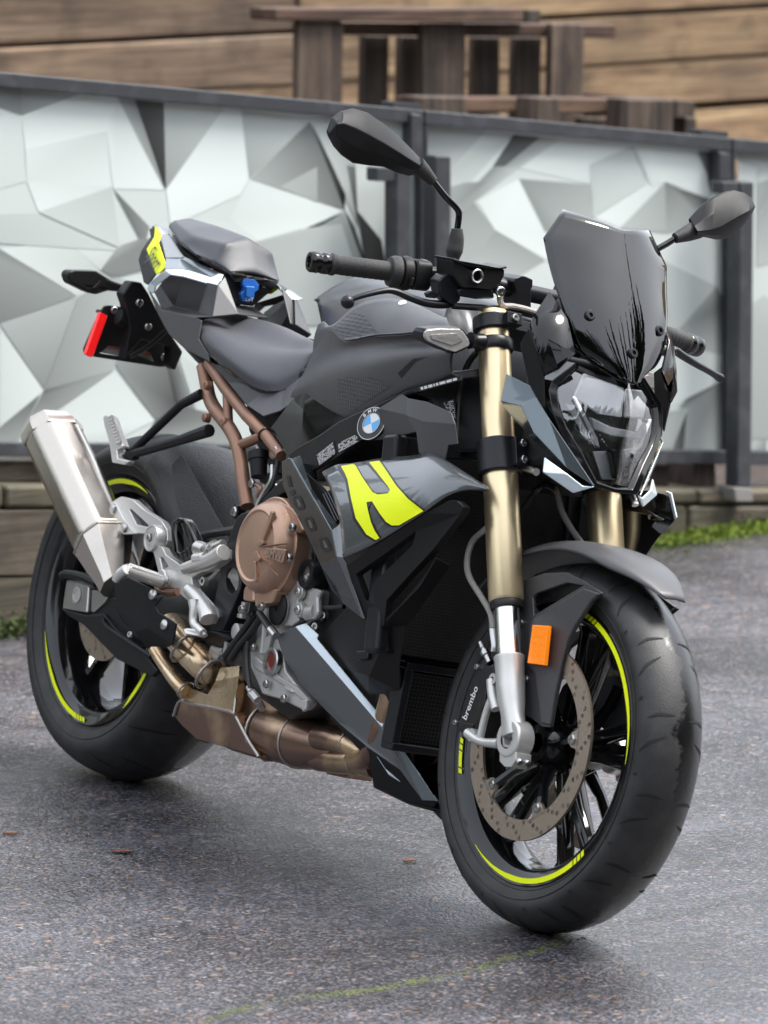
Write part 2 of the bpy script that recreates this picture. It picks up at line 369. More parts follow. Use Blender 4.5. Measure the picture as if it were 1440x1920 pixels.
# ------------------------------------------------------------------ road
def asphalt(nt, b):
    tc = nd(nt, 'ShaderNodeTexCoord'); P = tc.outputs['Object']
    warp = nd(nt, 'ShaderNodeTexNoise', {'Vector': P, 'Scale': 120.0, 'Detail': 2.0})
    wv = nd(nt, 'ShaderNodeVectorMath', {0: warp.outputs['Color'], 1: (.006, .006, 0)}, operation='MULTIPLY')
    pv = nd(nt, 'ShaderNodeVectorMath', {0: P, 1: wv.outputs[0]}, operation='ADD')
    v = nd(nt, 'ShaderNodeTexVoronoi', {'Vector': pv.outputs[0], 'Scale': 165.0, 'Randomness': 1.0})
    sep = nd(nt, 'ShaderNodeSeparateColor', {0: v.outputs['Color']})
    stone = ramp(nt, sep.outputs[0], [(0, (.036, .037, .043)), (.35, (.062, .064, .073)), (.62, (.088, .089, .097)), (.82, (.13, .129, .133)), (.92, (.115, .08, .06)), (.965, (.16, .105, .07)), (1, (.23, .215, .195))])
    tarm = nd(nt, 'ShaderNodeMapRange', {0: v.outputs['Distance'], 1: .45, 2: .72})
    c1 = nd(nt, 'ShaderNodeMix', {0: tarm.outputs[0], 6: stone, 7: (.028, .027, .027, 1)}, data_type='RGBA')
    big = nd(nt, 'ShaderNodeTexNoise', {'Vector': P, 'Scale': 1.3, 'Detail': 6.0, 'Roughness': .62})
    bm_ = nd(nt, 'ShaderNodeMapRange', {0: big.outputs[0], 1: .38, 2: .62, 3: .75, 4: 1.6})
    mid = nd(nt, 'ShaderNodeTexNoise', {'Vector': P, 'Scale': 22.0, 'Detail': 4.0})
    mm = nd(nt, 'ShaderNodeMapRange', {0: mid.outputs[0], 1: .3, 2: .7, 3: .72, 4: 1.25})
    mul = nd(nt, 'ShaderNodeMath', {0: bm_.outputs[0], 1: mm.outputs[0]}, operation='MULTIPLY')
    v2 = nd(nt, 'ShaderNodeTexVoronoi', {'Vector': pv.outputs[0], 'Scale': 62.0, 'Randomness': 1.0}); s2 = nd(nt, 'ShaderNodeSeparateColor', {0: v2.outputs['Color']})
    pick = nd(nt, 'ShaderNodeMath', {0: s2.outputs[0], 1: .945}, operation='GREATER_THAN'); core = nd(nt, 'ShaderNodeMath', {0: v2.outputs['Distance'], 1: .40}, operation='LESS_THAN'); pk = nd(nt, 'ShaderNodeMath', {0: pick.outputs[0], 1: core.outputs[0]}, operation='MULTIPLY')
    warm = ramp(nt, s2.outputs[1], [(0, (.15, .085, .05)), (.4, (.19, .14, .10)), (.7, (.17, .165, .16)), (1, (.12, .06, .04))])
    c1b = nd(nt, 'ShaderNodeMix', {0: pk.outputs[0], 6: c1.outputs[2], 7: warm}, data_type='RGBA')
    tint = nd(nt, 'ShaderNodeVectorMath', {0: c1b.outputs[2], 1: (1.0, .975, 1.06)}, operation='MULTIPLY')
    c2 = nd(nt, 'ShaderNodeVectorMath', {0: tint.outputs[0]}, operation='SCALE'); nt.links.new(mul.outputs[0], c2.inputs['Scale'])
    nt.links.new(c2.outputs[0], b.inputs['Base Color'])
    rg = nd(nt, 'ShaderNodeMapRange', {0: big.outputs[0], 1: .35, 2: .65, 3: .12, 4: .36}); nt.links.new(rg.outputs[0], b.inputs['Roughness'])
    fine = nd(nt, 'ShaderNodeTexNoise', {'Vector': P, 'Scale': 420.0, 'Detail': 3.0})
    h0 = nd(nt, 'ShaderNodeMath', {0: v.outputs['Distance'], 1: -.9}, operation='MULTIPLY')
    h1 = nd(nt, 'ShaderNodeMath', {0: fine.outputs[0], 1: .35}, operation='MULTIPLY')
    h = nd(nt, 'ShaderNodeMath', {0: h0.outputs[0], 1: h1.outputs[0]}, operation='ADD')
    h2 = nd(nt, 'ShaderNodeMath', {0: sep.outputs[1], 1: .35}, operation='MULTIPLY')
    h3 = nd(nt, 'ShaderNodeMath', {0: h.outputs[0], 1: h2.outputs[0]}, operation='ADD')
    bp = nd(nt, 'ShaderNodeBump', {'Height': h3.outputs[0], 'Strength': .5, 'Distance': .004}); nt.links.new(bp.outputs[0], b.inputs['Normal'])
    b.inputs['Specular IOR Level'].default_value = .75
M_road = shade_nodes('wet asphalt', asphalt)
tag(mk('road', [(-90, -90, 0), (90, -90, 0), (90, 90, 0), (-90, 90, 0)], [(0, 1, 2, 3)], M_road, ang=0), kind='structure')

# ------------------------------------------------------------------ planes behind the motorcycle
g0 = G('F', 0, 1195); g1 = G('F', 1440, 988)
UD = (g1 - g0).normalized(); BACK = Vector((-UD.y, UD.x, 0))
if BACK.dot(CAMW - g0) > 0: BACK = -BACK
def wallp(V, x, y, off=0.0): return WP(V, x, y, g0 + BACK * off, BACK)
def quad(V, pts, off): return [wallp(V, x, y, off) for x, y in pts]
def slab(name, V, pts, off, th, m, parent, bevel=.004, **kw):
    return plate(name, quad(V, pts, off), th, m, parent, nrm=BACK.copy(), bevel=bevel, **kw)
def wood(name, stops, dark, sc=1.0):
    def f(nt, b):
        tc = nd(nt, 'ShaderNodeTexCoord'); oi = nd(nt, 'ShaderNodeObjectInfo')
        ad = nd(nt, 'ShaderNodeVectorMath', {0: tc.outputs['Object']}, operation='ADD')
        rv = nd(nt, 'ShaderNodeMath', {0: oi.outputs['Random'], 1: 37.0}, operation='MULTIPLY'); nt.links.new(rv.outputs[0], ad.inputs[1])
        mp = nd(nt, 'ShaderNodeMapping', {0: ad.outputs[0], 2: (0, 0, math.atan2(UD.y, UD.x)), 3: (1 / (sc * 1.3), 1 / (sc * 26), 1 / (sc * 26))}, vector_type='TEXTURE')
        if sc < 0: mp.inputs[3].default_value = (1 / 26, 1 / 26, 1 / 1.3)
        n = nd(nt, 'ShaderNodeTexNoise', {'Vector': mp.outputs[0], 'Scale': 1.0, 'Detail': 8.0, 'Roughness': .72, 'Distortion': .5})
        n2 = nd(nt, 'ShaderNodeTexNoise', {'Vector': ad.outputs[0], 'Scale': 2.2, 'Detail': 4.0})
        c = ramp(nt, n.outputs[0], stops)
        r = nd(nt, 'ShaderNodeMapRange', {0: n2.outputs[0], 1: .45, 2: .8, 4: .7})
        mx = nd(nt, 'ShaderNodeMix', {0: r.outputs[0], 6: c, 7: (*dark, 1)}, data_type='RGBA')
        br = nd(nt, 'ShaderNodeMapRange', {0: oi.outputs['Random'], 3: .75, 4: 1.2})
        sc_ = nd(nt, 'ShaderNodeVectorMath', {0: mx.outputs[2]}, operation='SCALE'); nt.links.new(br.outputs[0], sc_.inputs['Scale'])
        mp2 = nd(nt, 'ShaderNodeVectorMath', {0: mp.outputs[0], 1: (2.2, 3.4, 3.4)}, operation='MULTIPLY'); n3 = nd(nt, 'ShaderNodeTexNoise', {'Vector': mp2.outputs[0], 'Scale': 1.0, 'Detail': 5.0, 'Roughness': .7})
        n4 = nd(nt, 'ShaderNodeTexNoise', {'Vector': ad.outputs[0], 'Scale': 7.0, 'Detail': 3.0}); st = nd(nt, 'ShaderNodeMapRange', {0: n4.outputs[0], 1: .52, 2: .72, 3: 1.0, 4: .55})
        g3 = nd(nt, 'ShaderNodeMapRange', {0: n3.outputs[0], 1: .34, 2: .6, 3: .5, 4: 1.12}); gm = nd(nt, 'ShaderNodeMath', {0: g3.outputs[0], 1: st.outputs[0]}, operation='MULTIPLY')
        sd_ = nd(nt, 'ShaderNodeVectorMath', {0: sc_.outputs[0]}, operation='SCALE'); nt.links.new(gm.outputs[0], sd_.inputs['Scale'])
        nt.links.new(sd_.outputs[0], b.inputs['Base Color']); b.inputs['Roughness'].default_value = .75
        bp = nd(nt, 'ShaderNodeBump', {'Height': n.outputs[0], 'Strength': .6, 'Distance': .006}); nt.links.new(bp.outputs[0], b.inputs['Normal'])
    return shade_nodes(name, f)
M_plank = wood('weathered cedar plank', [(.30, (.085, .05, .03)), (.42, (.27, .165, .09)), (.55, (.40, .265, .145)), (.72, (.54, .39, .215))], (.15, .10, .065))
M_plankb = wood('brown weathered plank', [(.30, (.06, .038, .027)), (.42, (.17, .11, .07)), (.56, (.25, .17, .11)), (.74, (.36, .265, .18))], (.11, .075, .055))
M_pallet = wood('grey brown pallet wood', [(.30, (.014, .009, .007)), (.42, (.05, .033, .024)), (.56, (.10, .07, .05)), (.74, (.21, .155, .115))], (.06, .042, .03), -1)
M_gapshade = mat('plank gap shade', (.015, .011, .008), .9)  # near black, stands for the shade in the plank gaps
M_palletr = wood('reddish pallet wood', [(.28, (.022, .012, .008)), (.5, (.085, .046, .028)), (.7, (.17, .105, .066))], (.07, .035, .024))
M_sleeper = wood('mossy sleeper timber', [(.28, (.04, .032, .022)), (.5, (.095, .078, .055)), (.75, (.15, .125, .09))], (.075, .082, .03), .8)
M_beam = wood('olive weathered beam', [(.28, (.07, .058, .038)), (.5, (.15, .125, .085)), (.75, (.22, .19, .13))], (.13, .11, .07), .8)
M_moss = mat('moss', (.07, .11, .012), .9, var=(14, (.20, .27, .03), .42, .62))
M_seam = mat('seam moss', (.055, .072, .022), .95, var=(30, (.10, .12, .03), .4, .7))
M_mossd = mat('dark moss', (.035, .06, .012), .9, var=(40, (.08, .10, .03), .35, .7))

# timber wall of horizontal planks, two and a half metres behind the fence
tw = tag(empty('timber_wall', wallp('F', 700, 900, 2.4)), 'tall wall of weathered horizontal timber planks behind the panel fence', 'wall')
TWI = tw.location.copy()
def kid(o, root):                       # hang an object built in place below a thing
    o.parent = root; o.location = o.location - root.location; return o
gaps = [((0, -124), (560, -140), (1440, -170)), ((0, -17), (560, -40), (1440, -78)), ((0, 88), (560, 60), (1440, 12)), ((0, 192), (560, 163), (1440, 105)), ((0, 296), (560, 265), (1440, 195)), ((0, 400), (560, 367), (1440, 290)),
        ((0, 504), (560, 470), (1440, 390)), ((0, 608), (560, 572), (1440, 490)), ((0, 712), (560, 675), (1440, 590)), ((0, 816), (560, 778), (1440, 690)), ((0, 920), (560, 880), (1440, 790)), ((0, 1024), (560, 984), (1440, 890)), ((0, 1128), (560, 1088), (1440, 990))]
def gy(g, x):
    (x0, y0), (x1, y1), (x2, y2) = g
    return y0 + (y1 - y0) * (x - x0) / (x1 - x0) if x < x1 else y1 + (y2 - y1) * (x - x1) / (x2 - x1)
rnd = random.Random(3)
for i in range(len(gaps) - 1):
    cuts = [-2400, 560 if i in (1, 2) else -300 + 330 * (i % 3), 1900 + 200 * (i % 2), 3300 + 150 * (i % 2), 5200]
    for j in range(4):
        a, b_ = cuts[j] + 2, cuts[j + 1] - 2
        pts = [(a, gy(gaps[i], a) + 4), (b_, gy(gaps[i], b_) + 4), (b_, gy(gaps[i + 1], b_) - 4), (a, gy(gaps[i + 1], a) - 4)]
        off = 2.4 + rnd.uniform(-.012, .012)
        kid(slab('plank', 'F', pts, off, .05, M_plankb if j == 0 else M_plank, None, bevel=.008), tw)

kid(slab('backing', 'F', [(-2400, -300), (5200, -520), (5200, 1000), (-2400, 1150)], 2.5, .03, M_gapshade, None), tw)  # dark sheet added behind the planks so the gaps look shaded
# pallets leaning between the wall and the fence
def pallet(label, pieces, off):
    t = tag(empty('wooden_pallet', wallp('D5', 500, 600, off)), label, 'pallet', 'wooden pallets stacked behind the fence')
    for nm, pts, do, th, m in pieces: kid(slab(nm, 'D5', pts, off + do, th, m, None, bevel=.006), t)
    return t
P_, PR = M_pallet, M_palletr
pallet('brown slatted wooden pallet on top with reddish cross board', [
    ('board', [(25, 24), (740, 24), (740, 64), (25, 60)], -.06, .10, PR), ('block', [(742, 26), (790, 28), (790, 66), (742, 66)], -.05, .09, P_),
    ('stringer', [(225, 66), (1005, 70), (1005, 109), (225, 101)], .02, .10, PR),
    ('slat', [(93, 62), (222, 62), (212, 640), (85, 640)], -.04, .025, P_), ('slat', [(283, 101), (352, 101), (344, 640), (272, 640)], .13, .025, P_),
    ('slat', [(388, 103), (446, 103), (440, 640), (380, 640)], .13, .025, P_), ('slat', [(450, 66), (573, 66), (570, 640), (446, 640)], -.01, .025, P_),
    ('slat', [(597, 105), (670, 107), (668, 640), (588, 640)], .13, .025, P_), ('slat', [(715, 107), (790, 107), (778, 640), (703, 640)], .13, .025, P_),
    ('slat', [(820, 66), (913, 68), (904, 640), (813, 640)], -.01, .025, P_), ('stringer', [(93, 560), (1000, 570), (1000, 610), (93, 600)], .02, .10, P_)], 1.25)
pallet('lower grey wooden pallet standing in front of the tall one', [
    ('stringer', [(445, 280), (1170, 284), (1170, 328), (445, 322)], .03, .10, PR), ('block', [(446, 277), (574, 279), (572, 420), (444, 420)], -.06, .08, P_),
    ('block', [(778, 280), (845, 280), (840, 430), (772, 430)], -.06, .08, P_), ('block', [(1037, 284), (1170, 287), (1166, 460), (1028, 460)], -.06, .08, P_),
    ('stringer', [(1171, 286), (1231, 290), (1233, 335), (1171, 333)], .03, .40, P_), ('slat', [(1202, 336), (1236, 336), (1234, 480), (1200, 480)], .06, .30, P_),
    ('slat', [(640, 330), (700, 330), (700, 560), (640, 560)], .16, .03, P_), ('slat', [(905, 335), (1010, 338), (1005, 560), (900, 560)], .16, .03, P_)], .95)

# panel fence: printed sheets in anthracite steel frames
def fpoly(V, pts, g, off, bucket): bucket.append(([wallp(V, x, y, off) for x, y in pts], g))
FO = .06
def lin(s): return s / 12.92 if s <= .04045 else ((s + .055) / 1.055) ** 2.4
M_print = bpy.data.materials.new('printed facet sheet'); M_print.use_nodes = True
_b = M_print.node_tree.nodes['Principled BSDF']; _a = M_print.node_tree.nodes.new('ShaderNodeVertexColor'); _a.layer_name = 'print'
M_print.node_tree.links.new(_a.outputs[0], _b.inputs['Base Color']); _b.inputs['Roughness'].default_value = .38
def printed(name, base, facets, parent, off):
    V, Fc, cols = [], [], []
    def add(V_, pts, o):
        k = len(V); ov_ = VW[V_]; full = [(ov_[0] + p[0] / ov_[2], ov_[1] + p[1] / ov_[2]) for p in pts]
        full = [(X, max(rail_y(X) - 3, min(829 + X / 1440 * 17 + 4, Y))) for X, Y in full]
        ps = [wallp('F', X, Y, o) for X, Y in full]
        if len(ps) > 4:                  # fan round the middle keeps the gradient even
            pass
        for p, q in zip(ps, pts):
            V.append(p); t = .96 - (.96 - q[2]) * 1.1; cols.append((lin(t * .90), lin(t * .935), lin(t * .918)))
        loops = tessellate_polygon([ps]); Fc.extend(tuple(i + k for i in tr) for tr in loops)
    add('F', base, off)
    for i, (V_, pts) in enumerate(facets): add(V_, pts, off - .0006 - .00003 * i)
    o = mk(name, V, Fc, M_print, None, ang=0)
    ca = o.data.color_attributes.new('print', 'FLOAT_COLOR', 'POINT')
    for i, c in enumerate(cols): ca.data[i].color = (*c, 1)
    return kid(o, parent)
def rail_y(x): return 163 + (x - 0) * (290 - 163) / 1440
def top_y(x): return 135 + x * (265 - 135) / 1440
def fence_panel(label, x0, x1, facets, base_g):
    t = tag(empty('fence_panel', wallp('F', (x0 + x1) / 2, 860, FO)), label, 'fence panel', 'printed privacy panels along the car park')
    kid(slab('top_rail', 'F', [(x0, top_y(x0)), (x1, top_y(x1)), (x1, rail_y(x1)), (x0, rail_y(x0))], FO - .02, .05, M_steel, None, .003), t)
    yb = lambda x: 829 + (x / 1440) * 17
    kid(slab('bottom_rail', 'F', [(x0, yb(x0)), (x1, yb(x1)), (x1, yb(x1) + 26), (x0, yb(x0) + 27)], FO - .02, .05, M_steel, None, .003), t)
    for a, b_ in ((x0, x0 + 6), (x1 - 6, x1)):
        kid(slab('stile', 'F', [(a, rail_y(a) + .5), (b_, rail_y(b_) + .5), (b_, yb(b_) - .5), (a, yb(a) - .5)], FO - .018, .045, M_steel, None, .003), t)
    kid(slab('cap', 'F', [(x1 - 58, top_y(x1) - 16), (x1 - 6, top_y(x1) - 12), (x1 - 6, top_y(x1) - 1), (x1 - 58, top_y(x1) - 4)], FO - .012, .04, M_steel, None, .002), t)
    g = base_g
    printed('printed_sheet', [(x0 + 10, rail_y(x0) - 3, g), ((x0 + x1) / 2, rail_y((x0 + x1) / 2) - 3, g + .03), (x1 - 10, rail_y(x1) - 3, g), (x1 - 10, yb(x1) + 4, g - .03), ((x0 + x1) / 2, yb(x0) + 4, g), (x0 + 10, yb(x0) + 4, g - .02)], facets, t, FO + .004)
    return t
FA = [('D1', [(80, 173, .90), (300, 94, .88), (440, 104, .90), (400, 232, .94), (95, 300, .95)]), ('D1', [(-400, 190, .90), (80, 172, .90), (100, 420, .88), (-400, 560, .86)]), ('D1', [(400, 232, .93), (440, 104, .88), (620, 452, .96), (425, 448, .93)]),
      ('D1', [(623, 450, .97), (842, 143, .90), (905, 155, .92), (935, 410, .96), (900, 470, .95), (640, 590, .94)]), ('D1', [(938, 412, .93), (1290, 530, .97), (1005, 668, .96), (860, 560, .90)]), ('D1', [(100, 420, .92), (420, 440, .90), (145, 535, .95)]), ('D1', [(95, 300, .92), (400, 232, .88), (420, 440, .93), (100, 420, .90)]),
      ('D1', [(640, 590, .92), (860, 560, .88), (1005, 668, .92), (700, 760, .90)]), ('D2', [(0, 560, .88), (250, 906, .92), (0, 1110, .86)]), ('D2', [(0, 110, .92), (380, 60, .88), (560, 230, .84), (435, 374, .88)]), ('D2', [(380, 60, .93), (660, 104, .90), (565, 232, .84)]),
      ('D2', [(640, 796, .90), (872, 1076, .93), (620, 1200, .86), (95, 1196, .90)]), ('D1', [(-300, 60, .62), (82, 72, .56), (80, 172, .60), (-300, 40, .62)]), ('D1', [(82, 75, .60), (300, 92, .74), (80, 174, .62)]),
      ('D1', [(440, 105, .72), (512, 115, .60), (617, 450, .66)]), ('D1', [(505, 113, .30), (613, 124, .40), (621, 452, .27)]),
      ('D1', [(614, 122, .78), (842, 143, .84), (623, 450, .66)]), ('D1', [(905, 152, .78), (1160, 195, .84), (935, 410, .70)]),
      ('D1', [(1162, 197, .54), (1292, 530, .56), (940, 412, .74)]), ('D1', [(1190, 365, .74), (1190, 500, .72), (1050, 440, .77)]),
      ('D1', [(1170, 190, .86), (1260, 176, .78), (1335, 360, .74), (1342, 590, .62), (1296, 480, .80)]),
      ('D1', [(1165, 198, .38), (1232, 330, .18), (1296, 470, .10), (1292, 528, .14), (1236, 385, .40)]),
      ('D1', [(1290, 520, .40), (1330, 590, .30), (1372, 720, .2), (1350, 700, .35)]), ('D1', [(1300, 360, .55), (1332, 365, .5), (1345, 600, .3)]),
      ('D1', [(1005, 668, .42), (1160, 590, .40), (1292, 534, .33), (1030, 692, .74)]), ('D1', [(1030, 692, .72), (1292, 538, .70), (1366, 740, .60), (1250, 760, .7)]),
      ('D1', [(425, 448, .48), (562, 592, .62), (540, 664, .56)]), ('D1', [(420, 702, .58), (442, 664, .70), (532, 634, .62), (600, 640, .55), (540, 760, .66)]),
      ('D1', [(145, 535, .86), (420, 440, .82), (450, 670, .86)]), ('D1', [(-200, 550, .80), (130, 540, .84), (440, 680, .86), (-200, 640, .78)]),
      ('D1', [(1340, 530, .33), (1430, 640, .24), (1450, 760, .2), (1370, 730, .3)]),
      ('D2', [(-500, -60, .66), (0, 110, .58), (432, 375, .66), (0, 530, .56), (-500, 600, .62)]), ('D2', [(0, 530, .74), (432, 384, .76), (250, 906, .60)]),
      ('D2', [(440, 378, .70), (640, 268, .74), (760, 300, .80), (640, 792, .74), (252, 904, .62)]),
      ('D2', [(250, 905, .44), (642, 792, .70), (330, 1010, .64), (90, 1196, .72), (226, 945, .55)]), ('D2', [(-400, 1230, .62), (0, 1115, .58), (226, 930, .48), (92, 1196, .68), (-400, 1260, .66)]),
      ('D2', [(652, 768, .64), (700, 560, .70), (960, 640, .55), (985, 985, .40), (876, 1072, .58)]), ('D2', [(930, 740, .40), (985, 700, .55), (1100, 1040, .62), (985, 975, .28)]),
      ('D2', [(1000, 700, .86), (1160, 800, .84), (1108, 1042, .84)]), ('D2', [(568, 228, .60), (658, 104, .72), (850, 50, .60), (800, 230, .60), (638, 272, .56)]),
      ('D2', [(870, 1078, .46), (985, 985, .44), (1300, 1060, .62), (1300, 1210, .7), (820, 1180, .62)]),
      ('F', [(420, 470, .74), (560, 430, .84), (640, 420, .80), (700, 600, .72), (480, 620, .76)])]
FB = [('D3', [(770, 142, .86), (1005, 160, .92), (866, 282, .90), (640, 232, .93), (604, 260, .88)]), ('D3', [(640, 266, .97), (724, 436, .94), (800, 560, .92), (726, 526, .96), (562, 430, .95), (505, 338, .93)]), ('D3', [(1062, 290, .93), (1108, 278, .90), (965, 424, .94), (882, 392, .96), (1050, 282, .90)]),
      ('D3', [(1020, 162, .95), (1212, 178, .92), (1245, 330, .88), (1112, 276, .93), (1062, 288, .90)]), ('D4', [(60, 200, .93), (420, 396, .95), (135, 262, .88)]), ('D4', [(330, 742, .93), (475, 784, .90), (460, 905, .88), (256, 1010, .93), (100, 1090, .90), (60, 700, .92)]), ('D3', [(330, 92, .66), (532, 113, .76), (420, 242, .80), (330, 210, .7)]), ('D3', [(532, 116, .86), (620, 126, .80), (480, 280, .84), (420, 300, .86), (420, 245, .8)]),
      ('D3', [(622, 124, .30), (708, 133, .42), (592, 226, .40), (556, 226, .46)]), ('D3', [(708, 134, .72), (772, 140, .80), (604, 258, .80), (592, 226, .66)]),
      ('D3', [(557, 227, .62), (605, 226, .70), (640, 232, .84), (480, 352, .70), (420, 400, .7), (420, 366, .66)]), ('D3', [(420, 292, .72), (466, 278, .68), (532, 276, .60), (440, 352, .66), (420, 368, .7)]),
      ('D3', [(420, 402, .70), (495, 340, .66), (562, 432, .72), (478, 545, .76), (420, 560, .78)]), ('D3', [(562, 432, .68), (726, 526, .70), (600, 600, .80), (480, 545, .78)]),
      ('D3', [(640, 266, .64), (866, 284, .72), (882, 392, .76), (800, 420, .74), (724, 436, .64)]), ('D3', [(866, 220, .80), (1005, 160, .82), (1050, 280, .86), (880, 390, .84)]),
      ('D3', [(1005, 160, .58), (1030, 215, .52), (1062, 290, .72), (1018, 205, .80)]), ('D3', [(1110, 278, .70), (1112, 440, .74), (965, 424, .80)]),
      ('D3', [(1110, 276, .56), (1160, 300, .45), (1255, 332, .42), (1255, 420, .76), (1112, 440, .72)]), ('D3', [(1212, 178, .60), (1256, 182, .30), (1256, 332, .34), (1245, 250, .42)]),
      ('D4', [(420, 396, .62), (455, 470, .46), (478, 505, .42), (478, 782, .76), (330, 742, .78), (212, 632, .70)]), ('D4', [(135, 262, .82), (420, 396, .78), (212, 632, .80), (60, 640, .8)]),
      ('D4', [(212, 1062, .62), (256, 1010, .36), (466, 905, .50), (462, 1296, .76), (236, 1296, .72), (262, 1064, .7)]), ('D4', [(255, 1075, .30), (236, 1296, .40), (174, 1296, .52)]),
      ('D4', [(-60, 1110, .7), (100, 1090, .70), (246, 1068, .74), (178, 1292, .74), (-60, 1296, .74)]),
      ('F', [(800, 600, .76), (860, 560, .8), (1000, 700, .72), (900, 830, .7), (800, 830, .7)])]
FC = [('D4', [(612, 600, .48), (650, 790, .40), (700, 900, .60), (700, 560, .8)]), ('D4', [(608, 845, .30), (650, 960, .22), (700, 1150, .2), (700, 1000, .14), (650, 800, .24)]),
      ('D4', [(606, 940, .80), (690, 1130, .80), (690, 1290, .55), (606, 1290, .76)]), ('F', [(1500, 400, .6), (1640, 560, .7), (1480, 700, .5)]), ('F', [(1700, 320, .5), (1900, 600, .6), (1760, 800, .66)])]
SCL = {'F': 1, 'D1': 2, 'D2': 3, 'D3': 1.7143, 'D4': 2.9083}
def shifted(fs, px): return [(V_, [(x + px * SCL[V_], y - px * .012 * SCL[V_], g) for x, y, g in pts]) for V_, pts in fs]
FA += shifted([f for f in FA if f[0] in ('D1', 'D2')], -730); FC += shifted(FB, 574)
fence_panel('long panel printed with pale grey facets behind the motorcycle tail', -900, 795, FA, .89)
fence_panel('panel printed with pale grey facets between the two steel posts', 797, 1372, FB, .90)
fence_panel('panel printed with pale facets right of the right steel post', 1374, 2600, FC, .88)
# the stile of the left panel stands in from its end
def post(label, pts, extra=()):
    t = tag(empty('steel_post', wallp('F', pts[2][0], pts[2][1], -.03)), label, 'post', 'short steel posts in front of the panels')
    kid(slab('shaft', 'F', pts, -.03, .043, M_steel, None, .004), t)
    for nm, q, m, o_, th in extra: kid(slab(nm, 'F', q, o_, th, m, None, .004), t)
    return t
post('dark steel post with side bracket behind the right grip', [(744, 318), (771, 318), (771, 1085), (744, 1089)], [('bracket', [(706, 314), (743, 314), (743, 340), (706, 340)], M_steel, -.026, .036), ('stub', [(772, 212), (790, 215), (790, 317), (772, 317)], M_steel, .03, .03)])
post('dark steel post under the brake reservoir, square topped', [(816, 292), (846, 293), (846, 1070), (816, 1074)])
post('dark steel post behind the left mirror with pale base plate', [(1388, 341), (1414, 341), (1409, 914), (1383, 913)], [('bracket', [(1354, 341), (1387, 341), (1387, 364), (1354, 364)], M_steel, -.026, .036), ('stub', [(1349, 284), (1368, 287), (1368, 340), (1349, 340)], M_steel, .03, .03), ('base_plate', [(1376, 914), (1411, 916), (1413, 941), (1380, 941)], M_concrete, -.036, .055)])

# sleeper wall below the fence
sw = tag(empty('sleeper_wall', wallp('F', 700, 1000)), 'low mossy retaining wall of stacked timber sleepers under the fence', 'wall')
cl = [(908, 917), (956, 947), (1081, 1062), (1240, 1200)]
for i in range(3):
    for j, (a, b_) in enumerate(((-900, 8), (11, 460), (463, 900), (903, 1310), (1313, 1700), (1703, 2400)) if i == 0 else ((-900, 300 - 190 * (i % 2)), (303 - 190 * (i % 2), 800), (803, 1290), (1293, 2400))):
        L_ = lambda x, k: cl[k][0] + (cl[k][1] - cl[k][0]) * x / 1440
        kid(slab('sleeper', 'F', [(a, L_(a, i) + 1.5), (b_, L_(b_, i) + 1.5), (b_, L_(b_, i + 1) - 1.5), (a, L_(a, i + 1) - 1.5)], rnd.uniform(-.006, .006), .16, M_sleeper, None, .012, seg=3), sw)
bm_t = tag(empty('timber_beam', wallp('F', 500, 900, .1)), 'olive weathered beam lying on the sleepers under the left panel', 'beam')
kid(slab('beam_face', 'F', [(-900, 858), (1180, 872), (1180, 912), (-900, 905)], .075, .12, M_beam, None, .012), bm_t)
for lab, pts in (('dark timber stub under the panel rail beside the headlight', [(1200, 872), (1255, 872), (1255, 917), (1200, 917)]), ('dark timber stub under the panel rail beside the right post', [(1303, 870), (1343, 870), (1345, 917), (1300, 917)])):
    t = tag(empty('timber_stub', wallp('F', pts[2][0], 915, .07)), lab, 'timber stub'); kid(slab('stub', 'F', pts, .075, .1, M_pallet, None, .006), t)

# moss, leaves
def tufts(name, spots, m, seed, n, size, spread):
    r = random.Random(seed); V, Fc = [], []
    for c, rx in spots:
        for k in range(int(n * rx)):
            u, w = r.gauss(0, 1), r.gauss(0, 1)
            p = c + UD * (u * rx * .45 * spread[0]) - BACK * (abs(w) * spread[1]) + Vector((0, 0, abs(r.gauss(0, 1)) * spread[2]))
            h = size * r.uniform(.5, 1.3); a = r.uniform(0, 6.28); d = Vector((math.cos(a), math.sin(a), 0)) * h * .6; q = Vector((r.gauss(0, .4), r.gauss(0, .4), 1)).normalized() * h
            i = len(V); V += [p - d, p + d, p + d * .3 + q, p - d * .5 + q * .8]; Fc.append((i, i + 1, i + 2, i + 3))
    return tag(mk(name, V, Fc, m, ang=0), kind='stuff')
def foot(x): y = 1195 + (988 - 1195) * x / 1440; return G('F', x, y)
tufts('moss_growth', [(foot(x), w) for x, w in ((1250, .16), (1285, .14), (1320, .16), (1365, .2), (1395, .14), (1425, .1), (1200, .1))], M_moss, 5, 2300, .008, (1, .045, .010))
tufts('dark_moss', [(foot(x), w) for x, w in ((0, .2), (45, .2), (100, .2), (-60, .2), (300, .1), (500, .15))], M_mossd, 6, 1300, .008, (1, .02, .02))
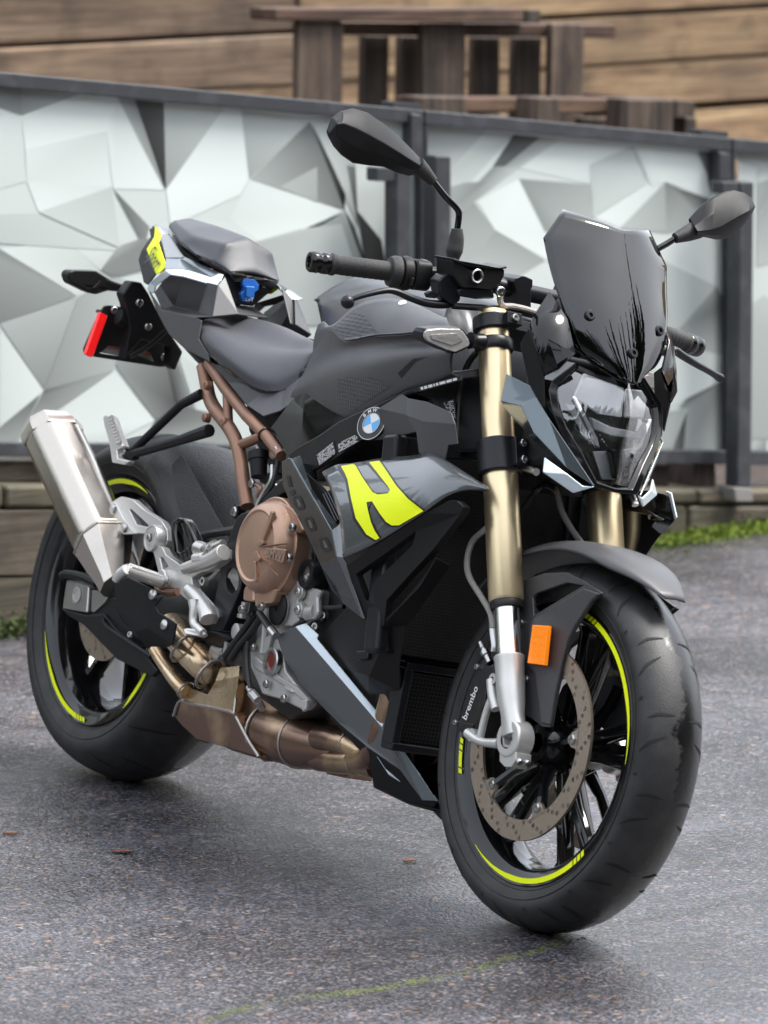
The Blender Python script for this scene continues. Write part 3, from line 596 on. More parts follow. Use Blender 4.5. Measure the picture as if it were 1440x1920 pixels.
# thin line of moss in a seam of the asphalt
r_ = random.Random(11); V, Fc = [], []
line = [(330, 1935), (390, 1912), (470, 1886), (560, 1870), (640, 1862), (700, 1857), (760, 1843), (830, 1832), (900, 1815), (960, 1795), (1010, 1780), (1060, 1765)]
thin = [(1060, 1765), (1120, 1752), (1200, 1730), (1280, 1712), (1360, 1692), (1440, 1672)]
for ln, dens, wd in ((line, 62, .0085), (thin, 7, .006)):
    for (x0, y0), (x1, y1) in zip(ln, ln[1:]):
        a, b_ = G('F', x0, y0), G('F', x1, y1)
        for k in range(int(dens * (1 + .6 * math.sin(x0 * .05)))):
            p = a.lerp(b_, r_.random()) + Vector((r_.gauss(0, wd), r_.gauss(0, wd), 0)); p.z = 0; s = r_.uniform(.0012, .0040); an = r_.uniform(0, 6.28)
            d = Vector((math.cos(an), math.sin(an), 0)) * s; e = Vector((-d.y, d.x, 0)); i = len(V); z = Vector((0, 0, s * .35))
            V += [p + d + z * .1, p + e + z * .1, p - d + z * .1, p - e + z * .1, p + z]; Fc += [(i, i + 1, i + 4), (i + 1, i + 2, i + 4), (i + 2, i + 3, i + 4), (i + 3, i, i + 4)]
tag(mk('moss_seam', V, Fc, M_seam, ang=0), kind='stuff')
M_leaf = mat('red brown leaf', (.14, .04, .022), .6, var=(60, (.2, .08, .035), .4, .7))
M_leafo = mat('orange leaf', (.22, .085, .04), .6)
M_petal = mat('pink petal', (.55, .17, .19), .6)
def leaf(name, label, cat, x, y, ln, wd, m, ang):
    p = G('F', x, y); rows = []
    for i in range(7):
        t = i / 6; w = wd * math.sin(math.pi * min(1, t * .92 + .04)) ** .8
        rows.append([Vector((t * ln - ln / 2, s * w, .0015 + .0025 * abs(s) + .0015 * math.sin(t * 3))) for s in (-1, -.5, 0, .5, 1)])
    R = Matrix.Rotation(ang, 3, 'Z'); o = sheet(name, [[R @ q for q in r] for r in rows], m, solid=.0006); o.location = p; return tag(o, label, cat)
ra = math.atan2(mw.col[0].y, mw.col[0].x)
leaf('fallen_leaf', 'red brown fallen leaf on the asphalt left of centre', 'leaf', 229, 1600, .034, .009, M_leaf, ra)
leaf('fallen_leaf', 'small orange brown leaf behind the front wheel', 'leaf', 768, 1617, .022, .009, M_leafo, ra + .3)
leaf('fallen_petal', 'pink petal on the asphalt right of the front mudguard', 'petal', 1254, 1083, .026, .012, M_petal, ra + .2)
leaf('fallen_leaf', 'dull yellow leaf at the left edge of the road', 'leaf', 20, 1565, .026, .007, M_leafo, ra)

# conifers on the far side of the road, behind the photographer (they show in the screen and the headlight)
M_needle = mat('dark conifer needles', (.03, .045, .025), .8, var=(3, (.05, .07, .035), .4, .7))
M_bark = mat('conifer bark', (.08, .06, .045), .9)
def conifer(label, x, y, h, w, seed):
    r = random.Random(seed); t = tag(empty('conifer_tree', (x, y, 0)), label, 'tree', 'conifers behind the photographer')
    V, Fc = tube_geo([Vector((0, 0, 0)), Vector((.05, 0, h * .5)), Vector((0, 0, h))], [w * .09, w * .06, .02], 10); mk('trunk', V, Fc, M_bark, t)
    V, Fc = [], []
    for i in range(1500):
        z = h * (.08 + .92 * r.random() ** .9); R = w * (1 - z / h) ** .8 * r.uniform(.35, 1.0) * (1 + .35 * math.sin(z * 5 + seed)) + .05; a = r.uniform(0, 6.283); d = Vector((math.cos(a), math.sin(a), 0)); e = Vector((-d.y, d.x, 0))
        p = d * R * .25 + Vector((0, 0, z)); q = d * R + Vector((0, 0, z - R * .35)); s = R * .22 + .06; k = len(V); m_ = p.lerp(q, .6)
        V += [p, m_ + e * s + Vector((0, 0, -.1)), q, m_ - e * s + Vector((0, 0, -.1))]; Fc += [(k, k + 1, k + 2), (k, k + 2, k + 3)]
    mk('crown', V, Fc, M_needle, t, ang=0); return t
for i, (az, dist, h, w) in enumerate(((3, 28, 17, 4.6), (9, 26, 19, 4.4), (15, 24, 20, 4.4), (20, 28, 18, 4.8), (25, 23, 19, 4.2), (31, 26, 16, 4.4), (38, 27, 19, 4.8), (-5, 32, 17, 5), (-18, 34, 16, 5), (50, 32, 15, 4.4), (-34, 36, 18, 5.2), (-50, 34, 15, 5))):
    conifer('dark conifer %s across the road from the motorcycle' % ('straight opposite the front wheel', 'tall and full', 'of middle height in the row', 'slim and nearest the road', 'tallest of the row', 'short, in the gap of the row', 'near the fence end of the row', 'wide at its foot', 'low and broad', 'last at the fence end', 'wide and of middle height', 'lowest, at the far end')[i], dist * math.cos(rad(az)) + 1.2, dist * math.sin(rad(az)), h, w, i)
r = random.Random(21); V, Fc = [], []
tips = [(rad(r.uniform(-205, 72)), r.uniform(10, 15), r.uniform(.04, .09)) for i in range(60)] + [(rad(-55 + 120 * i / 25) + r.gauss(0, .02), r.uniform(16, 20), r.uniform(.07, .13)) for i in range(26)]
for (ta, th, tw_) in tips:
    for i in range(420):
        f = r.random(); z = th * f ** .85; az = ta + r.uniform(-1, 1) * tw_ * (1.05 - z / th); dist = r.uniform(30, 33); s = r.uniform(.5, 1.3) * (1.15 - .9 * z / th)
        p = Vector((dist * math.cos(az), dist * math.sin(az), z)); n = Vector((r.gauss(0, .5) + math.cos(az), r.gauss(0, .5) + math.sin(az), r.gauss(0, .4))).normalized(); u, w, n = basis(n); k = len(V)
        V += [p + u * s, p + w * s * .8, p - u * s, p - w * s * .7]; Fc += [(k, k + 1, k + 2, k + 3)]
tag(mk('shading_treeline', V, Fc, M_needle, ang=0), kind='stuff')  # unseen trees all round, added to darken reflections and front light

# ================================================================== motorcycle
BIKE = empty('motorcycle'); BIKE.matrix_world = ROOT
tag(BIKE, 'grey and black naked sport motorcycle with neon yellow decals parked on the wet road', 'motorcycle')

def ang_of(fr, V, x, y, Y, c):
    p = (F if fr == 'F' else S)(V, x, y, Y); return math.atan2(p.z - c[1], p.x - c[0])
def ring_strip(cx, cz, y, r0, r1, a0, a1, slant=0.0, taper=None, n=None):
    n = n or max(2, int(abs(a1 - a0) / .05)); V = []
    for i in range(n + 1):
        t = i / n; k = 1 if not taper else taper(t); rm = r1 - (r1 - r0) * k
        for r, sl in ((rm, 0), (r1, slant)):
            a = a0 + (a1 - a0) * t + sl; V.append(Vector((cx + r * math.cos(a), y, cz + r * math.sin(a))))
    return V, [(2 * i, 2 * i + 1, 2 * i + 3, 2 * i + 2) for i in range(n)]
def tyre_geo(c, prof, n=96):
    V, Fc = [], []
    for k in range(n):
        a = 2 * math.pi * k / n
        for r, y in prof: V.append(Vector((c[0] + r * math.cos(a), y, c[1] + r * math.sin(a))))
    m_ = len(prof)
    for k in range(n):
        for j in range(m_ - 1): Fc.append((k * m_ + j, k * m_ + j + 1, ((k + 1) % n) * m_ + j + 1, ((k + 1) % n) * m_ + j))
    return V, Fc
def smooth_prof(pr, n=4): return [(p.x, p.y) for p in catmull([Vector((a, b, 0)) for a, b in pr], n)]
def disc_geo(c, y, ro, ri, holes, ncell, t=.005, nx=1.0):
    """holes: {(row, cell)} on a polar grid; every hole goes through the plate"""
    rows = 4; V, Fc = [], []
    R = [ri + (ro - ri) * i / rows for i in range(rows + 1)]
    P = lambda r, a, s: Vector((c[0] + r * math.cos(a), y + s * t / 2, c[1] + r * math.sin(a)))
    da = 2 * math.pi / ncell
    for s in (-1, 1):
        for k in range(ncell):
            for j in range(rows):
                r0, r1, a0, a1 = R[j], R[j + 1], k * da, (k + 1) * da; i = len(V)
                if (j, k) in holes:
                    rm, am = (r0 + r1) / 2, (a0 + a1) / 2; bd = [(r0, a0), (r0, am), (r0, a1), (rm, a1), (r1, a1), (r1, am), (r1, a0), (rm, a0)]
                    V += [P(r, a, s) for r, a in bd]; h = .0042
                    for q in range(8):
                        an = math.radians(-135 + 45 * q); V.append(P(rm + h * math.cos(an) * (1), am + h * math.sin(an) / rm, s))
                    Fc += [(i + q, i + (q + 1) % 8, i + 8 + (q + 1) % 8, i + 8 + q) for q in range(8)]
                else:
                    V += [P(r0, a0, s), P(r0, a1, s), P(r1, a1, s), P(r1, a0, s)]; Fc.append((i, i + 1, i + 2, i + 3))
    for r in (ri, ro):
        i = len(V)
        for k in range(ncell): V += [P(r, k * da, -1), P(r, k * da, 1)]
        Fc += [(i + 2 * k, i + 2 * k + 1, i + 2 * ((k + 1) % ncell) + 1, i + 2 * ((k + 1) % ncell)) for k in range(ncell)]
    return V, Fc
def grooves(c, prof, k0, count, pat, phase=0):
    """dark tread cuts: pat is a list of [(angle offset, position along the profile)]"""
    pr = smooth_prof(prof, 6); V, Fc = [], []
    def at(u):
        u = max(0, min(len(pr) - 1.001, u * (len(pr) - 1))); i = int(u); t = u - i
        return pr[i][0] * (1 - t) + pr[i + 1][0] * t, pr[i][1] * (1 - t) + pr[i + 1][1] * t
    for q in range(count):
        for path in pat:
            pts = []
            for i in range(len(path) - 1):
                for s in range(5):
                    t = s / 5; pts.append((path[i][0] + (path[i + 1][0] - path[i][0]) * t, path[i][1] + (path[i + 1][1] - path[i][1]) * t))
            pts.append(path[-1]); n = len(pts); i0 = len(V)
            for j, (a, u) in enumerate(pts):
                a2, u2 = pts[min(j + 1, n - 1)]; a1, u1 = pts[max(j - 1, 0)]
                da, du = a2 - a1, (u2 - u1) * .75; l = math.hypot(da, du) or 1; w = .0085 * math.sin(math.pi * (j + .6) / (n + .2))
                for s in (-1, 1):
                    uu = u + s * w * da / l / .75; aa = a - s * w * du / l + phase + 2 * math.pi * q / count
                    r, y = at(uu); r0, y0 = at(.5); nrm = Vector((r - (r0 - .06), y, 0)).normalized() * .0009
                    V.append(Vector((c[0] + (r + nrm.x) * math.cos(aa), y + nrm.y, c[1] + (r + nrm.x) * math.sin(aa))))
            Fc += [(i0 + 2 * j, i0 + 2 * j + 1, i0 + 2 * j + 3, i0 + 2 * j + 2) for j in range(n - 1)]
    return V, Fc

# ---------------- front wheel
FC_ = (WB, RF)
half = [(.229, .047), (.236, .0515), (.246, .0565), (.258, .0603), (.268, .0602), (.2775, .0548), (.2865, .0445), (.2935, .0315), (.2982, .0165), (.300, 0)]
fprof = half + [(r, -y) for r, y in reversed(half[:-1])]
rimh = [(.196, 0), (.197, .018), (.1995, .030), (.2035, .0375), (.2045, .040), (.2085, .0425), (.2165, .0465), (.2255, .0492), (.2300, .0505), (.2318, .0490), (.2300, .0455), (.224, .040), (.212, .030), (.206, 0)]
rimp = rimh + [(r, -y) for r, y in reversed(rimh[1:-1])] + [rimh[0]]
V, Fc = tyre_geo(FC_, rimp); parts = [(V, Fc)]
def spoke(c, a, r0, r1, w0, w1, t0, t1, ya, yb):
    d = Vector((math.cos(a), 0, math.sin(a))); e = Vector((-d.z, 0, d.x)); o = Vector((c[0], 0, c[1])); rings = []
    for r, w, t, y in ((r0, w0, t0, ya), ((r0 + r1) / 2, (w0 + w1) / 2 * .85, (t0 + t1) / 2, (ya + yb) / 2), (r1 - .012, w1, t1, yb), (r1 + .004, w1 * 1.8, t1 * 1.5, yb)):
        p = o + d * r; q = []
        for k in range(8):
            an = 2 * math.pi * (k + .5) / 8; q.append(p + e * math.copysign(abs(math.cos(an)) ** .6, math.cos(an)) * w + Vector((0, y + math.copysign(abs(math.sin(an)) ** .6, math.sin(an)) * t, 0)))
        rings.append(q)
    return loft_geo(rings)
pa = rad(-62)
for k in range(5):
    a = pa + k * 2 * math.pi / 5
    for s in (-1, 1): parts.append(spoke(FC_, a + s * .17, .028, .199, .0135, .0125, .017, .013, -.004 * 0, 0))
    parts.append(spoke(FC_, a, .05, .12, .018, .004, .010, .006, 0, 0))
parts.append(lathe_geo((WB, -.062, RF), (0, 1, 0), [(0, .016), (0, .030), (.012, .034), (.03, .044), (.062, .048), (.094, .044), (.112, .034), (.124, .030), (.124, .016)], 32))
V, Fc = join_geo(parts)
FW = mk('front_wheel', V, Fc, M_gloss, BIKE, STEER, ang=40)
V, Fc = tyre_geo(FC_, smooth_prof(fprof, 2), 128); mk('tyre', V, Fc, M_rubber, FW, ang=60)
V, Fc = grooves(FC_, fprof, 0, 14, [[(0, .22), (.06, .30), (.10, .40)], [(.20, .30), (.22, .37), (.215, .47)], [(.02, .78), (.08, .70), (.12, .60)], [(.22, .72), (.24, .65), (.235, .55)], [(.33, .20), (.345, .245)], [(.33, .80), (.345, .755)]], .1)
tag(mk('tread_groove', V, Fc, M_groove, FW, ang=0), kind='stuff')
for rr_, yy in ((.2365, .0522), (.2525, .0596)):
    for s in (-1, 1): tube('sidewall_ring', [Vector((WB + rr_ * math.cos(a), s * yy, RF + rr_ * math.sin(a))) for a in [2 * math.pi * k / 96 for k in range(97)]], .0009, M_rubber, FW, n=6, smooth=0)
ys = -.0502
def stripe(fr, c, y, V0, V1, r0=.2175, r1=.2262, dirn=-1, marks0=0, marks1=0, tap0=False, tap1=False):
    a0 = ang_of(fr, *V0, y, c); a1 = ang_of(fr, *V1, y, c)
    while (a1 - a0) * dirn < 0: a1 += 2 * math.pi * dirn
    L = abs(a1 - a0); sg = dirn; parts = []; s = 0.0; e = L
    m = .036; gp = .012
    for i in range(marks0): parts.append((s, s + m)); s += m + gp
    tail = []
    for i in range(marks1): tail.append((e - m, e)); e -= m + gp
    parts.append((s, e)); parts += tail; G_ = []
    for (u0, u1) in parts:
        main = (u0, u1) == (s, e)
        tp = None
        if main and (tap0 or tap1):
            tp = lambda t: (1 if not tap0 else min(1, .12 + t * 2.2)) * (1 if not tap1 else min(1, .12 + (1 - t) * 2.2))
        G_.append(ring_strip(c[0], c[1], y, r0, r1, a0 + sg * u0, a0 + sg * u1, .018 * sg, tp))
    return join_geo(G_)
for s in (stripe('F', FC_, ys, ('F', 1098, 1151), ('F', 1170, 1430), marks0=3, tap1=True), stripe('F', FC_, ys, ('F', 1097, 1600), ('F', 896, 1578), marks0=3, tap1=True), stripe('F', FC_, ys, ('F', 868, 1450), ('F', 861, 1386), marks0=1, marks1=2)):
    tag(mk('rim_stripe', s[0], s[1], M_neon, FW, ang=0), 'neon yellow rim stripe')
# mirrored stripes on the far side
for s in ((.6, 2.1), (2.7, 4.2), (4.8, 6.2)):
    V, Fc = ring_strip(WB, RF, .0502, .2175, .2262, s[0], s[1]); tag(mk('rim_stripe', V, Fc, M_neon, FW, ang=0), 'neon yellow rim stripe')
NC = 100; holes = set()
for k in range(NC):
    if k % 5 != 4: holes.add(((k + 2 * (k // 5)) % 4, k))
dy = -.073
da0 = ang_of('F', 'F', 1075, 1387, dy, FC_)
def front_disc(y):
    V, Fc = disc_geo(FC_, y, .160, .126, holes, NC, .005); tabs = [(V, Fc)]
    for k in range(5):
        a = da0 + k * 2 * math.pi / 5; d = Vector((math.cos(a), 0, math.sin(a))); e = Vector((-d.z, 0, d.x)); o = Vector((WB, y - .0025, RF))
        out = [o + d * .128 - e * .024, o + d * .122 - e * .015, o + d * .112 - e * .0125, o + d * .106 - e * .008, o + d * .104, o + d * .106 + e * .008, o + d * .112 + e * .0125, o + d * .122 + e * .015, o + d * .128 + e * .024]
        V, Fc = plate_geo(out, .005, nrm=Vector((0, -1, 0))); tabs.append((V, Fc))
    V, Fc = join_geo(tabs); D = tag(mk('brake_disc', V, Fc, M_disc, FW, ang=25), 'drilled brake disc')
    cv, cf_ = ring_strip(WB, RF, y, .1262, .1598, 0, 2 * math.pi, n=64); mk('hole_shade', cv, cf_, M_groove, FW, ang=0)  # black ring added inside the disc to shade its drilled holes
    return D
for y in (dy, -dy):
    D = front_disc(y)
    for k in range(5):
        a = da0 + k * 2 * math.pi / 5; bolt((WB + .113 * math.cos(a), y + math.copysign(.001, y), RF + .113 * math.sin(a)), (0, math.copysign(1, y), 0), .0085, .006, FW, None, 'disc_bolt')
        # bolts sit on the carrier of the rim
    cg = []
    for k in range(5):
        a = da0 + k * 2 * math.pi / 5; d = Vector((math.cos(a), 0, math.sin(a))); rr_ = [Vector((WB, y * .55, RF)) + d * .04, Vector((WB, y * .8, RF)) + d * .075, Vector((WB, y * .93, RF)) + d * .112]
        cg.append(tube_geo(rr_, [.012, .009, .010], 8))
    V, Fc = join_geo(cg); mk('disc_carrier', V, Fc, M_gloss, FW, ang=40)

# ---------------- rear wheel
RC = (0.0, RR)
halfr = [(.229, .078), (.236, .0835), (.248, .0905), (.262, .0955), (.276, .0955), (.289, .0865), (.300, .0715), (.3095, .052), (.316, .031), (.3205, .012), (.322, 0)]
rprof = halfr + [(r, -y) for r, y in reversed(halfr[:-1])]
rimr = [(.190, 0), (.192, .045), (.197, .060), (.2025, .069), (.2035, .0715), (.208, .0745), (.2165, .0785), (.2255, .0825), (.2300, .084), (.2318, .082), (.2300, .078), (.224, .070), (.205, .05), (.200, 0)]
rimpr = rimr + [(r, -y) for r, y in reversed(rimr[1:-1])] + [rimr[0]]
parts = [tyre_geo(RC, rimpr)]
for k in range(5):
    a = rad(-70) + k * 2 * math.pi / 5
    for s in (-1, 1): parts.append(spoke(RC, a + s * .2, .035, .194, .012, .009, .02, .015, -.01, -.01))
parts.append(lathe_geo((0, -.06, RR), (0, 1, 0), [(0, .02), (0, .04), (.02, .05), (.06, .06), (.1, .05), (.12, .04), (.12, .02)], 32))
V, Fc = join_geo(parts); RW = mk('rear_wheel', V, Fc, M_gloss, BIKE, ang=40)
V, Fc = tyre_geo(RC, smooth_prof(rprof, 2), 128); mk('tyre', V, Fc, M_rubber_r, RW, ang=60)
V, Fc = grooves(RC, rprof, 0, 12, [[(0, .20), (.08, .30), (.14, .42)], [(.26, .30), (.29, .38), (.28, .48)], [(.02, .80), (.1, .70), (.16, .58)], [(.28, .70), (.31, .62), (.30, .52)]], .2)
tag(mk('tread_groove', V, Fc, M_groove, RW, ang=0), kind='stuff')
for rr_, yy in ((.2365, .0840), (.256, .0945)):
    for s in (-1, 1): tube('sidewall_ring', [Vector((rr_ * math.cos(a), s * yy, RR + rr_ * math.sin(a))) for a in [2 * math.pi * k / 96 for k in range(97)]], .0009, M_rubber_r, RW, n=6, smooth=0)
ysr = -.0838
for s in (stripe('S', RC, ysr, ('F', 90, 1180), ('F', 157, 1349), dirn=1, marks1=3, tap0=True), stripe('S', RC, ysr, ('F', 229, 1323), ('F', 271, 1264), dirn=1, tap0=True), stripe('S', RC, ysr, ('F', 275, 932), ('F', 180, 925), dirn=1, tap0=True)):
    tag(mk('rim_stripe', s[0], s[1], M_neon, RW, ang=0), 'neon yellow rim stripe')
V, Fc = ring_strip(0, RR, .0838, .2175, .2262, .5, 2.4); tag(mk('rim_stripe', V, Fc, M_neon, RW, ang=0), 'neon yellow rim stripe')
V, Fc = disc_geo(RC, -.075, .110, .062, {(1 + (k % 3), k) for k in range(60) if k % 4}, 60, .005); mk('brake_disc', V, Fc, M_disc, RW, ang=25)

# ================================================================== everything that turns with the handlebar
FO_ = .033
def fk(t, y, dx=0.0): return AXP + FWD * (FO_ + dx) + AXD * t + Vector((0, y, 0))
def Fp(V, L): return [F(V, *p) for p in L]
def FXp(V, L, X): return [FX(V, x, y, X) for x, y in L]
NX = Vector((1, 0, 0)); NYm = Vector((0, -1, 0))
def fork(sg):
    y = .107 * sg
    o = lathe('fork_leg', fk(.544, y), AXD, [(0, .024), (0, .0268), (.004, .029), (.25, .029), (.265, .0265), (.49, .0265), (.49, 0)], M_gold, BIKE, STEER, n=40)
    lathe('slider', fk(.44, y), AXD, [(0, .0215), (.1, .0215)], M_chrome, o, n=32)
    lathe('dust_seal', fk(.532, y), AXD, [(0, .0215), (0, .0262), (.004, .0275), (.009, .0275), (.010, .0262), (.013, .0262), (.013, .02)], M_hose, o, n=32)
    lathe('fork_cap', fk(1.033, y), AXD, [(0, .0265), (.004, .0262), (.0055, .0245), (.010, .0245), (.0115, .022), (.0115, .013), (.008, .012), (.008, 0)], M_gold, o, n=32)
    c = Vector((WB, y, RF)); g = []
    # cast foot: socket, neck, clamp eye, pinch lugs
    q0 = fk(.452, y); q1 = fk(.398, y)
    g.append(lathe_geo(fk(.398, y), AXD, [(0, .0235), (.046, .0243), (.051, .0255), (.054, .0255), (.054, .02)], 28))
    rings = []
    for t, rx, ry, dx in ((.400, .0235, .0235, 0), (.375, .022, .022, .001), (.352, .0195, .019, .002), (.330, .024, .017, .0025), (.318, .026, .0165, .0025)):
        p = fk(t, y, dx); rings.append([p + FWD * (math.cos(a) * rx) + Vector((0, math.sin(a) * ry, 0)) for a in [2 * math.pi * k / 20 for k in range(20)]])
    g.append(loft_geo(rings))
    eye = [(.0, .0175), (0, .0285), (.0025, .031), (.0315, .031), (.034, .0285), (.034, .0175)]
    g.append(lathe_geo(c + Vector((0, sg * .014, 0)), (0, -sg, 0), eye, 36))
    lug = [c + Vector((dx, sg * .011, dz)) for dx, dz in ((-.018, -.024), (.028, -.018), (.031, -.03), (.022, -.043), (.004, -.046), (-.012, -.040))]
    g.append(plate_geo(lug, .031 * -sg if False else .031, nrm=Vector((0, sg, 0))))
    V, Fc = join_geo(g); ft = mk('axle_clamp', V, Fc, M_lug, o, ang=40, bevel=.0015)
    lathe('axle_bolt', c + Vector((0, sg * .008, 0)), (0, sg, 0), [(0, .017), (.004, .017), (.004, .0125), (-.012, .0115), (-.012, 0)], M_cast, o, n=6)
    for dy in (.003, -.012): bolt(c + Vector((.0285, sg * dy, -.031)), (.75, 0, -.35), .0058, .006, o)
    # bracket to the caliper
    if sg < 0: P = lambda x, z, Y=-.113: F('B1', x, z, Y)
    br = [tube_geo(catmull([P(335, 905), P(240, 895), P(165, 848)], 5), [.0088, .0085, .008, .0075, .0072, .007, .0075, .0082, .0088, .009, .009], 10), tube_geo(catmull([P(228, 880), P(262, 745), P(300, 640)], 4), .0062, 10),
          tube_geo(catmull([P(318, 720), P(298, 640), P(292, 560)], 4), .0085, 10), lathe_geo(P(296, 556, -.118), (0, 1, 0), [(0, .004), (0, .0095), (.014, .0095)], 16), lathe_geo(P(180, 857, -.119), (0, 1, 0), [(0, .004), (0, .0105), (.016, .0105)], 16)] if sg < 0 else None
    if br:
        V, Fc = join_geo(br); mk('caliper_bracket', V, Fc, M_lug, o, ang=40)
    return o
fork(-1)
fork(1)
# radial brake caliper with raised lettering
M_calp = mat('graphite anodised caliper', (.018, .018, .019), .3, metal=.2, bump=(400, .2))
def caliper():
    out = Fp('B1', [(x, y, -.112) for x, y in ((212, 512), (240, 484), (275, 482), (300, 470), (322, 500), (312, 560), (282, 600), (278, 680), (262, 720), (215, 800), (196, 832), (178, 868), (140, 862), (104, 826), (98, 792), (122, 772), (150, 690), (172, 610))])
    o = plate('brake_caliper', out, .05, M_calp, BIKE, STEER, nrm=NYm, bevel=.005, seg=3)
    rid_ = Fp('B1', [(x, y, -.1165) for x, y in ((215, 560), (238, 566), (232, 640), (196, 742), (160, 806), (128, 800), (165, 700))])
    plate('caliper_rib', Fp('B1', [(x, y, -.1155) for x, y in ((238, 500), (300, 484), (308, 545), (262, 610), (256, 690), (232, 735), (224, 700), (240, 600))]), .0034, M_calp, o, nrm=NYm, bevel=.0015)
    plate('caliper_rib', Fp('B1', [(x, y, -.1155) for x, y in ((112, 800), (140, 790), (196, 800), (176, 850), (142, 852), (112, 822))]), .0034, M_calp, o, nrm=NYm, bevel=.0015)
    a, b_ = F('B1', 148, 776, -.1125), F('B1', 214, 596, -.1125); ux = (b_ - a).normalized(); uy = Vector((ux.z, 0, -ux.x)) * -1
    text('lettering', 'brembo', (a + b_) / 2 + Vector((0, -.0002, 0)), ux, uy, (b_ - a).length / 3.2, M_white, o, ext=.0008, bold=.012)
    bolt(F('B1', 105, 792, -.112), (0, -1, 0), .005, .006, o, name='caliper_pin'); bolt(F('B1', 222, 492, -.112), (0, -1, 0), .005, .006, o, name='caliper_pin')
    p0, p1 = F('B1', 285, 470, -.105), F('B1', 235, 360, -.105)
    d = (p1 - p0); L = d.length
    lathe('bleed_nipple', p0, d, [(0, .006), (L * .35, .006), (L * .36, .0085), (L * .55, .0085), (L * .56, .0045), (L * .7, .0045), (L * .72, .006), (L, .005), (L, 0)], M_bolt, o, n=12)
    return o
mirtree(caliper())

# front mudguard
def fp(r, a, y): return Vector((WB + r * math.cos(a), y, RF + r * math.sin(a)))
a_tip = math.atan2(.264, .19) - .01
def mudguard():
    rows = []
    for i in range(15):
        t = i / 14; a = a_tip + (rad(138) - a_tip) * t; w = .058 + .016 * math.sin(min(1, t * 2.4) * math.pi / 2)
        dr = .010 * (1 - t) ** 3; k = 1.0 if t > .3 else .30 + .7 * math.sin(t / .3 * math.pi / 2)
        q_ = min(1, t / .22); low = .327 + (.3095 - .327) * q_
        rows.append([fp(low + dr, a, -w * k), fp(.3275 + (.317 - .3275) * q_ + dr, a, -w * .965 * k), fp(.328 + (.3235 - .328) * q_ + dr, a, -w * .80 * k), fp(.3285 + dr, a, -w * .45 * k), fp(.3295 + dr, a, 0)])
    return rows
MG = sheet('front_mudguard', mudguard(), M_matte, BIKE, STEER, sym=True, solid=.003, cm=2, ang=60)
def q7(L, Y): return [F('C7', x, y, Y) for x, y in L]
leg_out = [(655, 522), (664, 494), (715, 458), (798, 432), (900, 428), (985, 470), (1062, 527), (1018, 564), (940, 684), (911, 742), (882, 850), (850, 1000), (824, 1150), (780, 1148), (752, 1124), (690, 1064), (690, 1000), (676, 890), (668, 840), (655, 690)]
leg_hole = [(742, 545), (757, 527), (900, 479), (974, 492), (880, 548), (747, 628)]
lg = plate('mudguard_leg', q7(leg_out, -.0775), .007, M_matte, BIKE, STEER, holes=[q7(leg_hole, -.0775)], nrm=NYm, bevel=.0022)
pr = plate('mudguard_leg_rib', q7([(722, 702), (742, 640), (880, 560), (976, 503), (1050, 529), (1012, 562), (934, 682), (905, 742), (875, 850), (843, 1000), (820, 1140), (778, 1132), (750, 905), (718, 860)], -.0835), .0058, M_matte, lg, nrm=NYm, bevel=.003)
for x, y in ((690, 666), (714, 928)): bolt(F('C7', x, y, -.078), (0, -1, 0), .0068, .004, lg)
mirtree(lg)
def reflector():
    out = [(740, 674), (812, 678), (793, 862), (716, 852)]
    h = plate('reflector_holder', [F('C7', x + 6, y + 1, -.0895) for x, y in out], .007, M_hose, BIKE, STEER, nrm=NYm, bevel=.0012)
    h2 = plate('amber_lens', [F('C7', x, y, -.101) for x, y in out], .0085, M_amber, h, nrm=NYm, bevel=.0012); tag(h2, 'amber side reflector lens')
    return h
mirtree(reflector())

# yokes
def ring_geo(t0, t1, y, r, rin=.02): return lathe_geo(fk(t0, y), AXD, [(0, rin), (0, r - .002), (.002, r), (t1 - t0 - .002, r), (t1 - t0, r - .002), (t1 - t0, rin)], 36)
def yoke(name, t0, t1, r, back, lugp):
    g = [ring_geo(t0, t1, s * .107, r) for s in (-1, 1)]
    m_ = (t0 + t1) / 2; h = t1 - t0
    out = [(-.107, r - .004), (-.07, .022), (.07, .022), (.107, r - .004), (.107, -r + .004), (.05, -back), (-.05, -back), (-.107, -r + .004)]
    o_ = [fk(t1 - h * .12, y, dx) for y, dx in out]; i = len(o_)
    V = o_ + [p - AXD * h * .76 for p in o_]; g.append((V, [tuple(range(i)), tuple(range(2 * i - 1, i - 1, -1))] + [(k, (k + 1) % i, i + (k + 1) % i, i + k) for k in range(i)]))
    for s in (-1, 1):
        g.append(box_geo(fk(m_, s * (.107 - r * .35), r * 1.02), (.022, .030, h * .8), Matrix.Rotation(-RAKE, 3, 'Y')))
    V, Fc = join_geo(g); o = mk(name, V, Fc, M_frame, BIKE, STEER, ang=40, bevel=.002)
    for s in (-1, 1):
        for tt in lugp: bolt(fk(tt, s * (.107 - r * .35), r * 1.02 + .011), FWD, .0068, .004, o)
    return o
yoke('triple_clamp', 1.008, 1.034, .0335, .06, (1.021,))
yoke('triple_clamp', .760, .818, .0365, .055, (.775, .803))
# brake line union on the lower yoke
u0 = [F('A6', x, y, -.085) for x, y in ((365, 1045), (440, 1052), (520, 1080))]
V, Fc = join_geo([tube_geo(catmull(u0, 3), .0065, 10), lathe_geo(F('A6', 395, 985, -.092), (0, 0, -1), [(0, .006), (0, .0105), (.012, .0105), (.012, .012), (.022, .012), (.022, .007), (.038, .006), (.038, 0)], 14)])
mk('brake_union', V, Fc, M_bolt, BIKE, STEER, ang=40)

